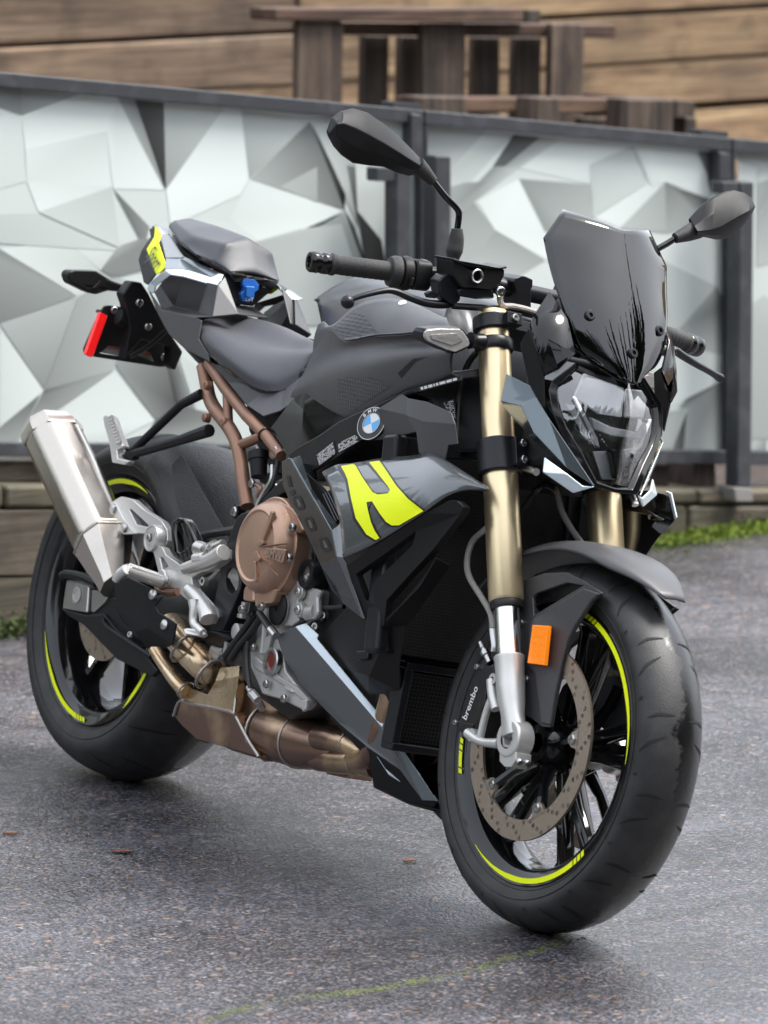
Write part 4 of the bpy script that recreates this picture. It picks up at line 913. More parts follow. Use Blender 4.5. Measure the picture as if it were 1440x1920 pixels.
# indicators on collars round the fork
def indicator(sg=-1):
    col = lathe('indicator_collar', fk(.974, -.107), AXD, [(0, .026), (0, .0305), (.002, .032), (.018, .032), (.020, .0305), (.020, .026)], M_frame, BIKE, STEER, n=36, ang=40)
    X = 1.185
    V, Fc = tube_geo(catmull([FX('C8', 650, 905, X - .008), FX('C8', 590, 900, X - .008), FX('C8', 545, 893, X - .008)], 4), [.014, .0135, .013, .0125, .012, .012, .0125, .0135, .0145], 12)
    mk('indicator_arm', V, Fc, M_frame, col, ang=40)
    out = [(140, 862), (148, 815), (175, 792), (290, 780), (470, 785), (500, 810), (546, 880), (560, 922), (548, 950), (512, 968), (432, 1005), (330, 975), (166, 895)]
    hs = plate('indicator_body', FXp('C8', out, X), .03, M_frame, col, nrm=NX, bevel=.004, seg=3)
    cen = (360, 890); inn = [(cen[0] + (x - cen[0]) * .93 + 2, cen[1] + (y - cen[1]) * .9) for x, y in out]
    ln = plate('indicator_lens', FXp('C8', inn, X + .006), .0058, M_clear, hs, nrm=NX, bevel=.004, seg=3) if False else plate('indicator_lens', FXp('C8', inn, X + .006), .0058, M_clear, col, nrm=NX, bevel=.004, seg=3)
    inr = [(215, 845), (430, 830), (490, 890), (400, 935), (230, 880)]
    plate('indicator_reflector', FXp('C8', inr, X + .0075), .0012, mat('lens inner grey', (.5, .49, .47), .3, metal=.6, bump=(90, .8)), col, nrm=NX, bevel=.0005)
    return col
ic = indicator(); icm = mirtree(ic)

# handlebar
def both(pts): return [Vector((p.x, -p.y, p.z)) for p in reversed(pts)]
hb = [Vector((1.039, -.40, .985)), FX('F', 743, 511, 1.072), FX('F', 820, 514, 1.090), Vector((1.112, -.115, 1.012)), Vector((1.122, -.055, 1.010))]
path = hb + [Vector((1.123, 0, 1.010))] + both(hb)
HB = tube('handlebar', path, [.0112] * 2 + [.0115] * 1 + [.0145] * 5 + [.0115] + [.0112] * 2, M_frame, BIKE, STEER, n=16, ang=50)
def gripset(sg):
    sy = lambda p: Vector((p.x, -sg * p.y, p.z)) if sg > 0 else p
    a = Vector((1.039, -.405, .985)); b_ = FX('F', 757, 512, 1.074); d = (b_ - a); L = d.length; un = d.normalized()
    def A(s): return sy(a + un * s)
    dd = A(1) - A(0)
    pr = [(.032, .0), (.032, .0165), (.035, .0185), (.04, .0188), (.043, .0168), (.045, .0158)]
    n = 9
    for i in range(n):
        s = .05 + (L - .075) * i / n; pr += [(s, .0158), (s + .006, .0163), (s + .009, .0163), (s + .0105, .0157)]
    pr += [(L - .028, .016), (L - .026, .024), (L - .018, .027), (L - .010, .0265), (L - .008, .02)]
    g = lathe('grip', A(0), dd, pr, M_rubber2, HB, n=28, ang=40)
    lathe('bar_end', A(0), dd, [(.001, 0), (.001, .009), (-.003, .010), (-.003, .0155), (0, .0175), (.012, .0178), (.014, .0165), (.017, .0165), (.019, .0178), (.030, .0178), (.032, .0165)], M_gloss, HB, n=32, ang=35)
    # switch housings
    lathe('throttle_housing', A(L - .008), dd, [(0, .012), (0, .024), (.002, .0275), (.010, .029), (.017, .0275), (.019, .024), (.019, .012)], M_plastic, HB, n=28, ang=40)
    rings = []
    u, w, q = basis(dd)
    for s, r in ((.012, .018), (.013, .0235), (.016, .0255), (.038, .0255), (.041, .0235), (.042, .015)):
        c = A(L + s); rings.append([c + (u * math.copysign(abs(math.cos(k)) ** .55, math.cos(k)) + w * math.copysign(abs(math.sin(k)) ** .55, math.sin(k))) * r for k in [2 * math.pi * j / 24 + .26 for j in range(24)]])
    sw = loft('switch_housing', rings, M_plastic, HB, ang=35)
    top = A(L + .027); upd = Vector((0.2, 0, 1)).normalized()
    box('switch_button', top + upd * .0235 + NX * .004, (.012, .016, .006), M_frame, sw, R=Matrix.Rotation(.2, 3, 'Y'), bevel=.002)
    box('switch_button', A(L + .0) + NX * .028 - Vector((0, 0, .012)), (.006, .006, .014), M_plastic, sw, bevel=.0015)
M_rubber2 = mat('grip rubber', (.022, .021, .021), .55, bump=(700, .5))
gripset(-1); gripset(1)
def lever(sg):
    Lp = [FX('B5', 440, 605, 1.118), FX('B5', 505, 572, 1.121), FX('B5', 640, 532, 1.126), FX('B5', 790, 503, 1.130), FX('B5', 880, 515, 1.133), FX('B5', 1000, 566, 1.138), FX('B5', 1150, 615, 1.140), FX('B5', 1290, 628, 1.140), FX('B5', 1390, 612, 1.136)]
    V, Fc = join_geo([tube_geo(catmull(Lp, 5), [(.0055 + .0048 * (i / 40) ** 1.3) for i in range(41)], 12, flat=.75), (lambda s: s)(lathe_geo(Lp[0] - Vector((0, .0115, 0)), (0, 1, 0), [(.0115 - .0115 * math.cos(math.pi * i / 8), .0115 * math.sin(math.pi * i / 8)) for i in range(9)], 16))])
    o = mk('brake_lever' if sg < 0 else 'clutch_lever', V, Fc, M_frame, BIKE, STEER, ang=50)
    if sg < 0: plate('lever_adjuster', FXp('B5', [(1145, 530), (1190, 505), (1240, 520), (1265, 550), (1235, 575), (1165, 568)], 1.149), .008, M_frame, o, nrm=NX, bevel=.0015)
    return o
lv = lever(-1)
cl_ = [FX('B6', 340, 1540, 1.15), FX('B6', 400, 1520, 1.15), FX('B6', 480, 1570, 1.147), FX('B6', 600, 1645, 1.142), FX('B6', 700, 1700, 1.136), FX('B6', 770, 1740, 1.13), FX('B6', 815, 1768, 1.126)]
tube('clutch_lever', [cl_[0] + Vector((0, -.09, .012))] + cl_, [.011, .010, .009, .0085, .0075, .007, .0075, .0095], M_frame, BIKE, STEER, ang=50, flat=.8)

# brake master cylinder and fluid reservoir
def reservoir():
    X = 1.165
    V, Fc = join_geo([plate_geo(FXp('C8', [(402, 215), (500, 262), (840, 292), (838, 345), (800, 420), (740, 462), (480, 445), (402, 350)], X), .05, nrm=NX)])
    o = mk('brake_reservoir', V, Fc, M_plastic, BIKE, STEER, ang=30, bevel=.006, seg=3)
    a, b_, c, d = FX('C8', 420, 222, X + .003), FX('C8', 520, 262, X + .003), FX('C8', 800, 290, X + .003), FX('C8', 856, 272, X + .003)
    lid = FXp('C8', [(408, 196), (516, 240), (800, 272), (862, 262), (860, 285), (800, 296), (512, 264), (408, 220)], X + .004)
    plate('reservoir_lid', lid, .058, M_frame, o, nrm=NX, bevel=.003)
    p = FX('C8', 598, 348, X); lathe('sight_glass', p, NX, [(0, .0118), (.004, .0118), (.005, .0105), (.004, .0085), (.001, .0082), (.001, 0)], M_bolt, o, n=28)
    lathe('sight_window', p, NX, [(.0012, .0083), (.0013, 0)], M_gloss, o, n=28)
    mc = plate('master_cylinder', FXp('C8', [(470, 452), (745, 470), (760, 540), (600, 545), (455, 520), (440, 470)], X - .004), .035, M_frame, o, nrm=NX, bevel=.004)
    plate('bar_clamp', FXp('C8', [(280, 390), (330, 340), (400, 330), (480, 440), (470, 560), (400, 600), (300, 520)], X - .012), .03, M_frame, o, nrm=NX, bevel=.005)
    tube('banjo_hose', FXp('C8', [(800, 480), (800, 560), (830, 600), (900, 605), (1000, 625), (1100, 655)], X - .01), .0052, M_braid, o, n=10)
    bolt(FX('C8', 795, 480, X - .004), NX, .009, .006, o, name='banjo_bolt')
    return o
reservoir()
tube('lever_hose', FXp('C8', [(400, 600), (470, 605), (620, 615), (880, 635), (1080, 680)], 1.15), .0058, M_hose, BIKE, STEER, n=10)
# handlebar risers
def riser(x0, y0, sx):
    out = [(0, 400), (10, 372), (60, 350), (100, 352), (160, 380), (158, 440), (145, 460), (145, 620), (20, 620), (22, 460), (5, 430)]
    o = plate('bar_riser', [FX('C8', x0 + x * sx, y0 + y - 350, 1.148) for x, y in out], .05, M_frame, BIKE, STEER, nrm=NX, bevel=.004, seg=3)
    return o
r0 = riser(918, 350, 1.0); mir(r0)

# mirrors
def mirror_head(V, st, X, name_p, flip=False):
    off = (0, .020, .030, .022, 0)
    rows = []
    for (t, r, b_) in st:
        t, r, b_ = Vector((*t, 0)), Vector((*r, 0)), Vector((*b_, 0)); m1 = t.lerp(r, .5); m2 = r.lerp(b_, .55)
        k = min(1, (t - b_).length / 60 + .05)
        rows.append([FX(V, p.x, p.y, X + o_ * k) for p, o_ in zip((t, m1, r, m2, b_), off)])
    Vv, Fc = grid_geo(rows); n = len(rows); i0 = len(Vv)
    # glass side
    back = [rows[i][0] for i in range(n)] + [rows[i][4] for i in range(n - 1, -1, -1)]
    Vv += [p - NX * .008 for p in back]; m_ = len(back)
    idx = [i * 5 for i in range(n)] + [i * 5 + 4 for i in range(n - 1, -1, -1)]
    Fc += [(idx[j], idx[(j + 1) % m_], i0 + (j + 1) % m_, i0 + j) for j in range(m_)]
    Fc.append(tuple(i0 + j for j in range(m_)))
    return mk('mirror', Vv, Fc, M_plastic, BIKE, STEER, ang=28, bevel=.002)
st = [((121, 108), (124, 114), (126, 122)), ((136, 66), (148, 84), (142, 152)), ((163, 46), (166, 82), (165, 178)), ((200, 38), (202, 96), (200, 202)), ((240, 50), (242, 116), (245, 209)), ((290, 84), (292, 144), (290, 213)), ((340, 128), (338, 172), (335, 232)), ((380, 168), (372, 194), (365, 240)), ((404, 194), (396, 208), (386, 236))]
MH = mirror_head('A2', st, 1.10, 'r')
tube('mirror_boot', FXp('A2', [(386, 208), (408, 228), (434, 256)], 1.103), [.0155, .0125, .009], M_rubber2, MH, n=16, smooth=3)
tube('mirror_stalk', FXp('A2', [(430, 250), (470, 300), (500, 330), (512, 348), (512, 370), (507, 405)], 1.10), .0056, M_gloss, MH, n=12, smooth=5)
tube('mirror_mount', FXp('A2', [(507, 398), (504, 440), (497, 474), (490, 520)], 1.105), [.0095, .0125, .0135, .0145, .010, .010], M_rubber2, MH, n=16, smooth=4)
stl = [((1130, 216), (1131, 226), (1130, 238)), ((1104, 152), (1076, 270), (1095, 310)), ((1042, 105), (985, 318), (1030, 395)), ((960, 83), (905, 365), (950, 470)), ((880, 95), (820, 415), (870, 520)), ((770, 140), (740, 440), (780, 524)), ((680, 205), (690, 448), (700, 506)), ((600, 290), (650, 452), (640, 500)), ((552, 345), (618, 452), (600, 500))]
ML = mirror_head('B6', stl, 1.10, 'l')
tube('mirror_boot', FXp('B6', [(610, 432), (520, 470), (412, 512)], 1.103), [.0165, .014, .009], M_rubber2, ML, n=16, smooth=3)
tube('mirror_stalk', FXp('B6', [(420, 508), (340, 560), (240, 620), (180, 700), (170, 800)], 1.10), .0056, M_gloss, ML, n=12, smooth=5)
tube('mirror_mount', FXp('B6', [(172, 780), (165, 900), (160, 1000)], 1.105), [.0095, .0135, .012], M_rubber2, ML, n=16, smooth=4)

# smoked fly screen
scr = [[(825, 340, -.09), (870, 356, -.06), (935, 380, -.03), (1003, 402, 0)], [(766, 425, -.128), (850, 435, -.08), (930, 440, -.04), (1008, 447, 0)], [(783, 505, -.122), (858, 520, -.08), (935, 530, -.04), (1012, 540, 0)],
       [(808, 590, -.114), (872, 610, -.078), (945, 630, -.04), (1018, 645, 0)], [(845, 690, -.098), (895, 690, -.07), (960, 715, -.036), (1026, 735, 0)], [(868, 756, -.082), (912, 762, -.060), (972, 792, -.033), (1033, 805, 0)],
       [(925, 800, -.052), (950, 808, -.038), (995, 830, -.02), (1038, 845, 0)], [(1000, 845, -.02), (1012, 850, -.013), (1025, 857, -.006), (1040, 866, 0)]]
def screen_rows(scr, off=0.0):
    P = []
    for r in scr:
        e, c = F('A2', *r[0]), F('A2', *r[3]); c.x = 1.4046 - .415 * (c.z - .9454) - .3935 * (c.z - .9454) ** 2; row = []
        for q in (1, .67, .34, 0): row.append(Vector((c.x - (c.x - e.x) * q * q, e.y * q, c.z + (e.z - c.z) * q)))
        P.append(row)
    n = len(P); full = [r + [Vector((p.x, -p.y, p.z)) for p in reversed(r[:-1])] for r in P]
    cols = []
    for j in range(7):
        c = [full[i][j] for i in range(n)]; q = [c[0].lerp(c[1], k / 4) for k in range(4)] + catmull(c[1:], 4); cols.append(q)
    return [catmull([cols[j][i] for j in range(7)], 4) for i in range(len(cols[0]))]
SC = sheet('windscreen', screen_rows(scr), M_screen, BIKE, STEER, solid=.003, ang=60)
for x, y, Y in ((900, 655, -.07), (1033, 770, 0), (1113, 697, .07)):
    hit_ = SC.data.vertices; p = F('A2', x, y, Y); p = min((v.co for v in hit_), key=lambda c: (c.y - p.y) ** 2 + (c.z - p.z) ** 2).copy(); bolt(p - NX * .002, (1, Y * 1.5, .45), .009, .007, SC, name='screen_bolt', m=M_frame)
# black backing below and beside the screen
bk = [[(808, 592, -.114), (872, 612, -.078), (945, 634, -.04), (1018, 650, 0)], [(845, 692, -.098), (895, 692, -.07), (960, 717, -.036), (1026, 738, 0)], [(868, 758, -.082), (912, 764, -.060), (972, 794, -.033), (1033, 807, 0)], [(925, 802, -.052), (950, 810, -.038), (995, 832, -.02), (1038, 847, 0)], [(1000, 847, -.02), (1012, 852, -.013), (1025, 859, -.006), (1040, 868, 0)]]
sheet('screen_bracket', [[F('A2', *p) - NX * .016 for p in r] for r in bk], M_gloss, BIKE, STEER, sym=True, solid=.004, sub=1, ang=60)
ear = [F('A6', *p) for p in ((596, 20, -.118), (498, 168, -.146), (478, 225, -.150), (500, 290, -.148), (560, 440, -.138), (572, 515, -.13), (650, 474, -.116), (748, 382, -.090), (700, 180, -.106))]
cen = F('A6', 600, 300, -.130) + Vector((.012, -.004, 0))
cen = sum(ear, Vector()) / 9 + Vector((.003, -.003, 0)); EV = ear + [ear[8].lerp(ear[6], .5) + Vector((.004, -.004, 0)), cen]
EF = [(0, 1, 10), (1, 2, 3, 10), (3, 4, 10), (4, 5, 10), (5, 6, 7, 10)[:3] + (10,), (6, 7, 10), (7, 8, 10), (8, 0, 10)]
e_ = polys('nose_side', ear + [ear[8], cen], EF, M_gloss, BIKE, STEER, solid=.004, ang=60); mir(e_)
# matt flank below the ear, towards the yoke
fl = [F('A6', *p) for p in ((470, 235, -.15), (500, 330, -.148), (560, 500, -.132), (560, 700, -.125), (520, 640, -.128), (470, 560, -.132), (420, 330, -.14))]
e_ = polys('nose_flank', fl, [tuple(range(7))], M_plastic, BIKE, STEER, solid=.004, bevel=.002); mir(e_)

# headlight
lens = [[(770, 455, -.062), (860, 490, -.042), (950, 520, -.021), (1040, 540, 0)], [(648, 585, -.0975), (780, 600, -.067), (910, 640, -.033), (1035, 665, 0)], [(658, 690, -.0965), (780, 712, -.066), (905, 745, -.032), (1025, 775, 0)],
        [(700, 800, -.085), (800, 830, -.058), (905, 860, -.028), (1010, 882, 0)], [(795, 945, -.058), (868, 962, -.039), (930, 978, -.02), (995, 992, 0)], [(878, 1130, -.031), (912, 1138, -.02), (945, 1145, -.01), (980, 1150, 0)]]
HLp = [[F('A6', *p) for p in r] for r in lens]
for i, r in enumerate(HLp):
    for j, p in enumerate(r): p += NX * (.010 * (j / 3) * math.sin(math.pi * (i + .6) / 6))
HO = [F('A6', *p) for p in ((745, 440, -.072), (608, 545, -.113), (590, 600, -.118), (612, 730, -.113), (668, 868, -.095), (750, 1010, -.072), (850, 1162, -.046), (975, 1200, 0))]
HI = [HLp[0][0], HLp[1][0], HLp[1][0].lerp(HLp[2][0], .3), HLp[2][0], HLp[3][0], HLp[4][0], HLp[5][0], HLp[5][3] - Vector((0, 0, .004))]
rows = [[p - NX * .05 for p in HO], [p - NX * .010 for p in HO], [p + NX * .001 for p in HO], [p.lerp(q, .65) + NX * .004 for p, q in zip(HO, HI)], [q - NX * .002 for q in HI], [q - NX * .03 for q in HI]]
rows = [r + [Vector((p.x, -p.y, p.z)) for p in reversed(r[:-1])] for r in rows]
V, Fc = grid_geo(rows)
HL = mk('headlight', V, Fc, M_gloss, BIKE, STEER, ang=40, face_cam=True, bevel=.0015)
sheet('headlight_lens', HLp, M_lens, HL, sym=True, cm=3, ang=60)
M_dk = mat('headlight inner grey', (.07, .07, .072), .3, metal=.3)
M_ref = mat('headlight reflector', (.86, .87, .88), .3, metal=.25)
M_led = mat('white light guide', (.93, .94, .95), .25, coat=.5)
bowl = [[p - NX * (.045 + .012 * (j / 3)) for j, p in enumerate(r)] for r in HLp]
sheet('headlight_bowl', bowl, M_dk, HL, sym=True, ang=60)
def hf(L, X, Y=None): return [FX('A6', x, y, X) for x, y in L]
def inner(nm, L, X, th, m, **kw): return plate(nm, hf(L, X), th, m, HL, nrm=NX, **kw)
inner('upper_reflector', [(800, 500), (1040, 590), (1025, 760), (880, 740), (740, 640)], 1.372, .006, M_ref, bevel=.003)
inner('upper_reflector', [(1048, 592), (1140, 600), (1172, 650), (1150, 770), (1034, 762)], 1.372, .006, M_ref, bevel=.003)
inner('light_bar', [(845, 760), (960, 815), (1125, 850), (1165, 790), (1180, 800), (1135, 890), (960, 870), (860, 830)], 1.392, .012, M_led, bevel=.003)
inner('light_guide', [(735, 640), (755, 640), (880, 880), (895, 940), (870, 925)], 1.392, .006, M_led, bevel=.002)
inner('light_guide', [(1185, 770), (1198, 770), (1140, 930), (1105, 960), (1120, 920)], 1.392, .006, M_led, bevel=.002)
inner('side_reflector', [(690, 680), (740, 690), (850, 905), (835, 930)], 1.365, .004, M_ref, bevel=.001)
inner('low_beam_fin', [(965, 960), (990, 945), (1012, 960), (1015, 1100), (995, 1130), (980, 1040)], 1.402, .02, M_gloss, bevel=.004)
inner('low_beam_reflector', [(850, 960), (950, 955), (985, 1125), (905, 1125)], 1.38, .004, M_ref, bevel=.002)
inner('low_beam_reflector', [(1025, 950), (1110, 935), (1070, 1090), (1030, 1120)], 1.38, .004, M_ref, bevel=.002)
for x, y in ((1050, 985), (1075, 975), (1050, 1030), (1065, 1015), (1045, 1070)): lathe('lamp_element', FX('A6', x, y, 1.386), NX, [(0, .005), (.003, .0045), (.0045, 0)], M_bolt, HL, n=10)

# painted blades beside the headlight
cw = {k: F('A6', *p) for k, p in dict(a=(342, 502, -.136), b=(480, 572, -.124), c=(590, 762, -.1185), d=(862, 1166, -.047), m=(700, 1060, -.082), f=(505, 852, -.128), g=(308, 662, -.150), c2=(520, 640, -.120), g2=(330, 700, -.125), f2=(480, 872, -.105), m2=(660, 1050, -.072), e=(430, 690, -.142)).items()}
ks = list(cw); ix = {k: i for i, k in enumerate(ks)}
cwf = [('a', 'b', 'c2', 'e', 'g'), ('c2', 'c', 'm', 'f', 'e'), ('c', 'd', 'm'), ('g', 'e', 'f', 'f2', 'g2'), ('f', 'm', 'm2', 'f2')]
cow = polys('headlight_blade', [cw[k] for k in ks], [tuple(ix[k] for k in f) for f in cwf], M_paint, BIKE, STEER, solid=.003, bevel=.0022, bang=8, ang=20)
fn = [F('A6', *p) for p in ((565, 988, -.112), (700, 1090, -.086), (792, 1162, -.062), (862, 1168, -.045), (735, 1206, -.072), (556, 1080, -.118))]
fin_ = polys('blade_fin', fn, [(0, 1, 5), (1, 2, 4, 5), (2, 3, 4)], M_silver, cow, solid=.004, bevel=.002, bang=8, ang=25)
mirtree(cow)
# small silver stay below the left blade
tube('headlight_stay', [F('A6', 1080, 1220, .05), F('A6', 1095, 1255, .05), F('A6', 1100, 1275, .05)], .006, M_bolt, BIKE, STEER, n=10)
# shroud behind the headlight
box('headlight_shell', (1.30, 0, .82), (.10, .17, .19), M_plastic, BIKE, STEER, R=Matrix.Rotation(-.25, 3, 'Y'), bevel=.02, seg=3)
# brake lines down to the calipers
tube('brake_hose', [F('C7', x, y, Y) for x, y, Y in ((560, 180, -.10), (525, 226, -.122), (462, 285, -.126), (437, 370, -.127), (446, 450, -.127), (500, 540, -.124), (545, 620, -.121), (556, 690, -.12))], .0052, M_braid, BIKE, STEER, n=10)
tube('brake_hose', [F('C7', x, y, -.119) for x, y in ((552, 672), (556, 720), (562, 770), (560, 800))], .0055, M_bolt, BIKE, STEER, n=10)
tube('brake_hose', [F('C7', x, y, Y) for x, y, Y in ((800, 20, 0), (850, 50, .02), (880, 150, .03), (930, 240, .05), (1003, 335, .07))], .0052, M_braid, BIKE, STEER, n=10)
tube('control_cable', [F('C1', x, y, Y) for x, y, Y in ((1420, 600, -.09), (1340, 640, -.105), (1270, 730, -.115), (1225, 860, -.12), (1205, 1000, -.12), (1195, 1150, -.12), (1190, 1330, -.12))], .0055, M_hose, BIKE, STEER, n=10)
tube('control_cable', [F('C7', x, y, Y) for x, y, Y in ((700, 130, -.03), (760, 50, -.03), (800, 20, -.01), (850, 40, .0))], .005, M_hose, BIKE, STEER, n=10)

# ================================================================== bodywork
def Sp(V, L): return [S(V, *p) for p in L]
def shape(name, V, pts, faces, m, parent=None, **kw):
    """pts: dict key -> (x, y, distance from the middle plane); faces: lists of keys"""
    used = {k for f in faces for k in f}; pts = {k: v for k, v in pts.items() if k in used}
    ks = list(pts); ix = {k: i for i, k in enumerate(ks)}
    P = [p if isinstance(p, Vector) else S(V, *p) for p in pts.values()]
    kw.setdefault('solid', .003); kw.setdefault('bevel', .002); kw.setdefault('bang', 8); kw.setdefault('ang', 22)
    return polys(name, P, [tuple(ix[k] for k in f) for f in faces], m, parent or BIKE, **kw)
# ---- tank cover
L0 = [(-60, 1010, -.110), (50, 985, -.125), (220, 1070, -.140), (375, 1122, -.150), (560, 1042, -.165), (780, 928, -.176), (1000, 852, -.181), (1130, 800, -.181)]
L1 = [(-10, 880, -.112), (70, 840, -.128), (200, 800, -.145), (330, 770, -.160), (520, 720, -.177), (750, 665, -.187), (950, 642, -.191), (1130, 622, -.187)]
LM = [(40, 790, -.102), (110, 730, -.115), (240, 660, -.128), (360, 625, -.141), (540, 590, -.158), (760, 570, -.170), (950, 560, -.176), (1129, 552, -.174)]
L2 = [(105, 640, -.085), (165, 560, -.104), (240, 478, -.124), (345, 555, -.145), (570, 518, -.171), (760, 506, -.183), (930, 490, -.187), (1124, 485, -.177)]
L3 = [(148, 430, -.060), (190, 410, -.080), (250, 440, -.106), (395, 315, -.114), (520, 255, -.124), (700, 234, -.130), (860, 272, -.130), (1072, 372, -.135)]
rows = []
for j in range(8):
    r = [S('C1', *L[j]) for L in (L0, L1, LM, L2, L3)]
    rows.append([r[0] + Vector((0, .02, -.004)), r[0], r[0].lerp(r[1], .5) + Vector((0, -.004, 0)), r[1], r[2], r[2].lerp(r[3], .85), r[3], r[3].lerp(r[4], .5) + Vector((0, -.003, .002)), r[4]])
last = rows[-1]; rows.append([p + Vector((-.004, .012, 0)) for p in last])
TK = sheet('fuel_tank', rows, M_matte, BIKE, solid=.004, cm=4, ang=60)
tk2 = mir(TK, TK); tk2.name = 'tank_flank'
top = []
for j, (x, z) in enumerate(((.40, .935), (.455, .962), (.52, .986), (.60, 1.0), (.69, 1.006), (.78, 1.0), (.86, .982), (.915, .945), (.945, .88), (.955, .80))):
    xr = min(7, j * 7 / 6); k = int(min(6, xr)); t = xr - k
    e = S('C1', *L3[k]).lerp(S('C1', *L3[min(7, k + 1)]), t) if j < 7 else None
    w = abs(e.y) if e else .125; ze = e.z if e else z - .012
    if e: e = Vector((max(e.x, x + .02), e.y, e.z))
    else: e = Vector((x + .10, -.135, z - .01))
    c = Vector((x, 0, z)); top.append([e + Vector((0, .004, -.012)), e + Vector((0, .006, .0)), e.lerp(c, .35) + Vector((0, 0, .012)), e.lerp(c, .7) + Vector((0, 0, .008)), c])
tc_ = sheet('tank_top', top, M_tanktop, TK, sym=True, solid=.003, cm=3, ang=60)
# moulded grip fields and the scoop at the front of the cover
def on_tank(L, lift=.0016):
    """drape points from the photograph on the outer side of the cover"""
    dg = bpy.context.evaluated_depsgraph_get(); ev = TK.evaluated_get(dg); out = []
    for x, y in L:
        d = _ray('C1', x, y).normalized(); hit, loc, nrm, fi = ev.ray_cast(CAMP, d)
        out.append(loc - d * lift if hit else S('C1', x, y, -.16))
    return out
def drape(name, V, L, m, parent, host, lift=.0016, rows_n=7, **kw):
    """fill a four sided field of the picture with a skin lying on another part"""
    dg = bpy.context.evaluated_depsgraph_get(); ev = host.evaluated_get(dg); inv = host.matrix_local.inverted() if host.parent is BIKE else Matrix()
    (a, b_, c, d) = [Vector((*p, 0)) for p in L]; rws = []; last = None
    for i in range(rows_n + 1):
        r = []
        for j in range(rows_n + 1):
            u, v = i / rows_n, j / rows_n; p = (a * (1 - u) + d * u) * (1 - v) + (b_ * (1 - u) + c * u) * v
            ry = _ray(V, p.x, p.y).normalized(); o_ = inv @ CAMP; dd = (inv.to_3x3() @ ry).normalized()
            hit, loc, nn, fi = ev.ray_cast(o_, dd); last = loc - dd * lift if hit else (last or S(V, p.x, p.y, -.16)); r.append(last)
        rws.append(r)
    return sheet(name, rws, m, parent, ang=60, **kw)
bpy.context.view_layer.update()
drape('grip_field', 'C1', [(258, 452), (405, 330), (470, 345), (590, 495)], M_grip, TK, TK, rows_n=8)
drape('grip_field', 'C1', [(258, 462), (590, 500), (520, 530), (350, 548)], M_grip, TK, TK, rows_n=8)
drape('grip_field', 'C1', [(290, 830), (540, 830), (700, 888), (480, 1030)], M_grip, TK, TK, rows_n=8)
drape('grip_field', 'C1', [(290, 835), (480, 1032), (400, 1085), (280, 1010)], M_grip, TK, TK, rows_n=8)
drape('tank_scoop', 'C1', [(742, 800), (858, 690), (1000, 672), (900, 690)], M_plastic, TK, TK, lift=.001)
drape('tank_scoop', 'C1', [(742, 800), (900, 692), (870, 720), (770, 838)], M_plastic, TK, TK, lift=.001)
p = on_tank([(778, 274)], .001)[0]; lathe('tank_screw', p, (.2, -.6, .75), [(0, .0075), (.002, .0065), (.0025, 0)], M_white, TK, n=16)

# ---- seats
def seat_sheet(name, st, m, **kw):
    rws = []
    for s in st: rws.append([S('C3', *p) for p in s])
    return sheet(name, rws, m, BIKE, sym=True, cm=4, ang=70, **kw)
st = [[(560, 960, -.085), (520, 870, -.085), (545, 800, -.07), (620, 765, -.04), (700, 757, 0)],
      [(495, 935, -.112), (492, 870, -.112), (525, 805, -.098), (640, 790, -.05), (790, 765, 0)],
      [(568, 1030, -.126), (556, 945, -.130), (605, 862, -.113), (740, 850, -.056), (905, 785, 0)],
      [(700, 1130, -.132), (690, 1045, -.136), (735, 930, -.113), (860, 905, -.057), (1025, 815, 0)],
      [(850, 1245, -.127), (832, 1140, -.130), (872, 1000, -.106), (985, 955, -.053), (1140, 858, 0)],
      [(975, 1296, -.115), (965, 1195, -.117), (1002, 1038, -.095), (1095, 985, -.048), (1235, 905, 0)],
      [(1105, 1290, -.098), (1095, 1190, -.099), (1132, 1045, -.080), (1215, 1000, -.040), (1330, 950, 0)],
      [(1230, 1200, -.082), (1228, 1130, -.082), (1265, 1040, -.066), (1330, 1000, -.033), (1420, 985, 0)],
      [(1300, 1110, -.064), (1300, 1080, -.064), (1330, 1030, -.05), (1390, 1010, -.026), (1470, 1005, 0)]]
seat_sheet('rider_seat', st, M_seat)
bpts = [[S('C3', *s[0]) + Vector((0, .001, .001)), S('C3', *s[0]) + Vector((0, .018, -.024)), S('C3', *s[0]) + Vector((0, .06, -.03))] for s in st]
b_ = sheet('seat_base', bpts, M_gloss, BIKE, solid=.003, sub=1, ang=60); mir(b_)
pv = dict(t0=(330, 95, -.034), t1=(482, 215, -.060), t2=(700, 264, -.048), c0=(425, 75, 0), c1=(640, 132, 0), c2=(855, 214, 0), b0=(288, 142, -.044), b1=(372, 250, -.066), b2=(490, 337, -.072), b3=(626, 402, -.064), b4=(728, 464, -.052), fb=(905, 484, 0), r0=(300, 120, -.042))
pf = [('c0', 't0', 't1', 'c1'), ('c1', 't1', 't2', 'c2'), ('t0', 'r0', 'b0', 'b1', 't1'), ('t1', 'b1', 'b2', 'b3'), ('t1', 'b3', 't2'), ('t2', 'b3', 'b4', 'fb', 'c2'), ('b0', 'b1', 'b2', 'b3', 'b4', 'fb', 'bc')]
P_s = {k: S('C3', *q) for k, q in pv.items()}; P_s['bc'] = Vector((P_s['b0'].x + .02, 0, P_s['b0'].z - .012)); P_s['fb'].z -= .002
def both_sides(P, faces):
    V, Fc, ix = [], [], {}
    def vi(k, s):
        c = abs(P[k].y) < 1e-6; key = (k, 0 if c else s)
        if key not in ix: ix[key] = len(V); V.append(Vector((P[k].x, P[k].y * (1 if c else s), P[k].z)))
        return ix[key]
    for f in faces:
        Fc.append(tuple(vi(k, 1) for k in f)); Fc.append(tuple(vi(k, -1) for k in reversed(f)))
    return V, Fc
V, Fc = both_sides(P_s, pf + [('c0', 't0', 'r0', 'b0', 'bc')])
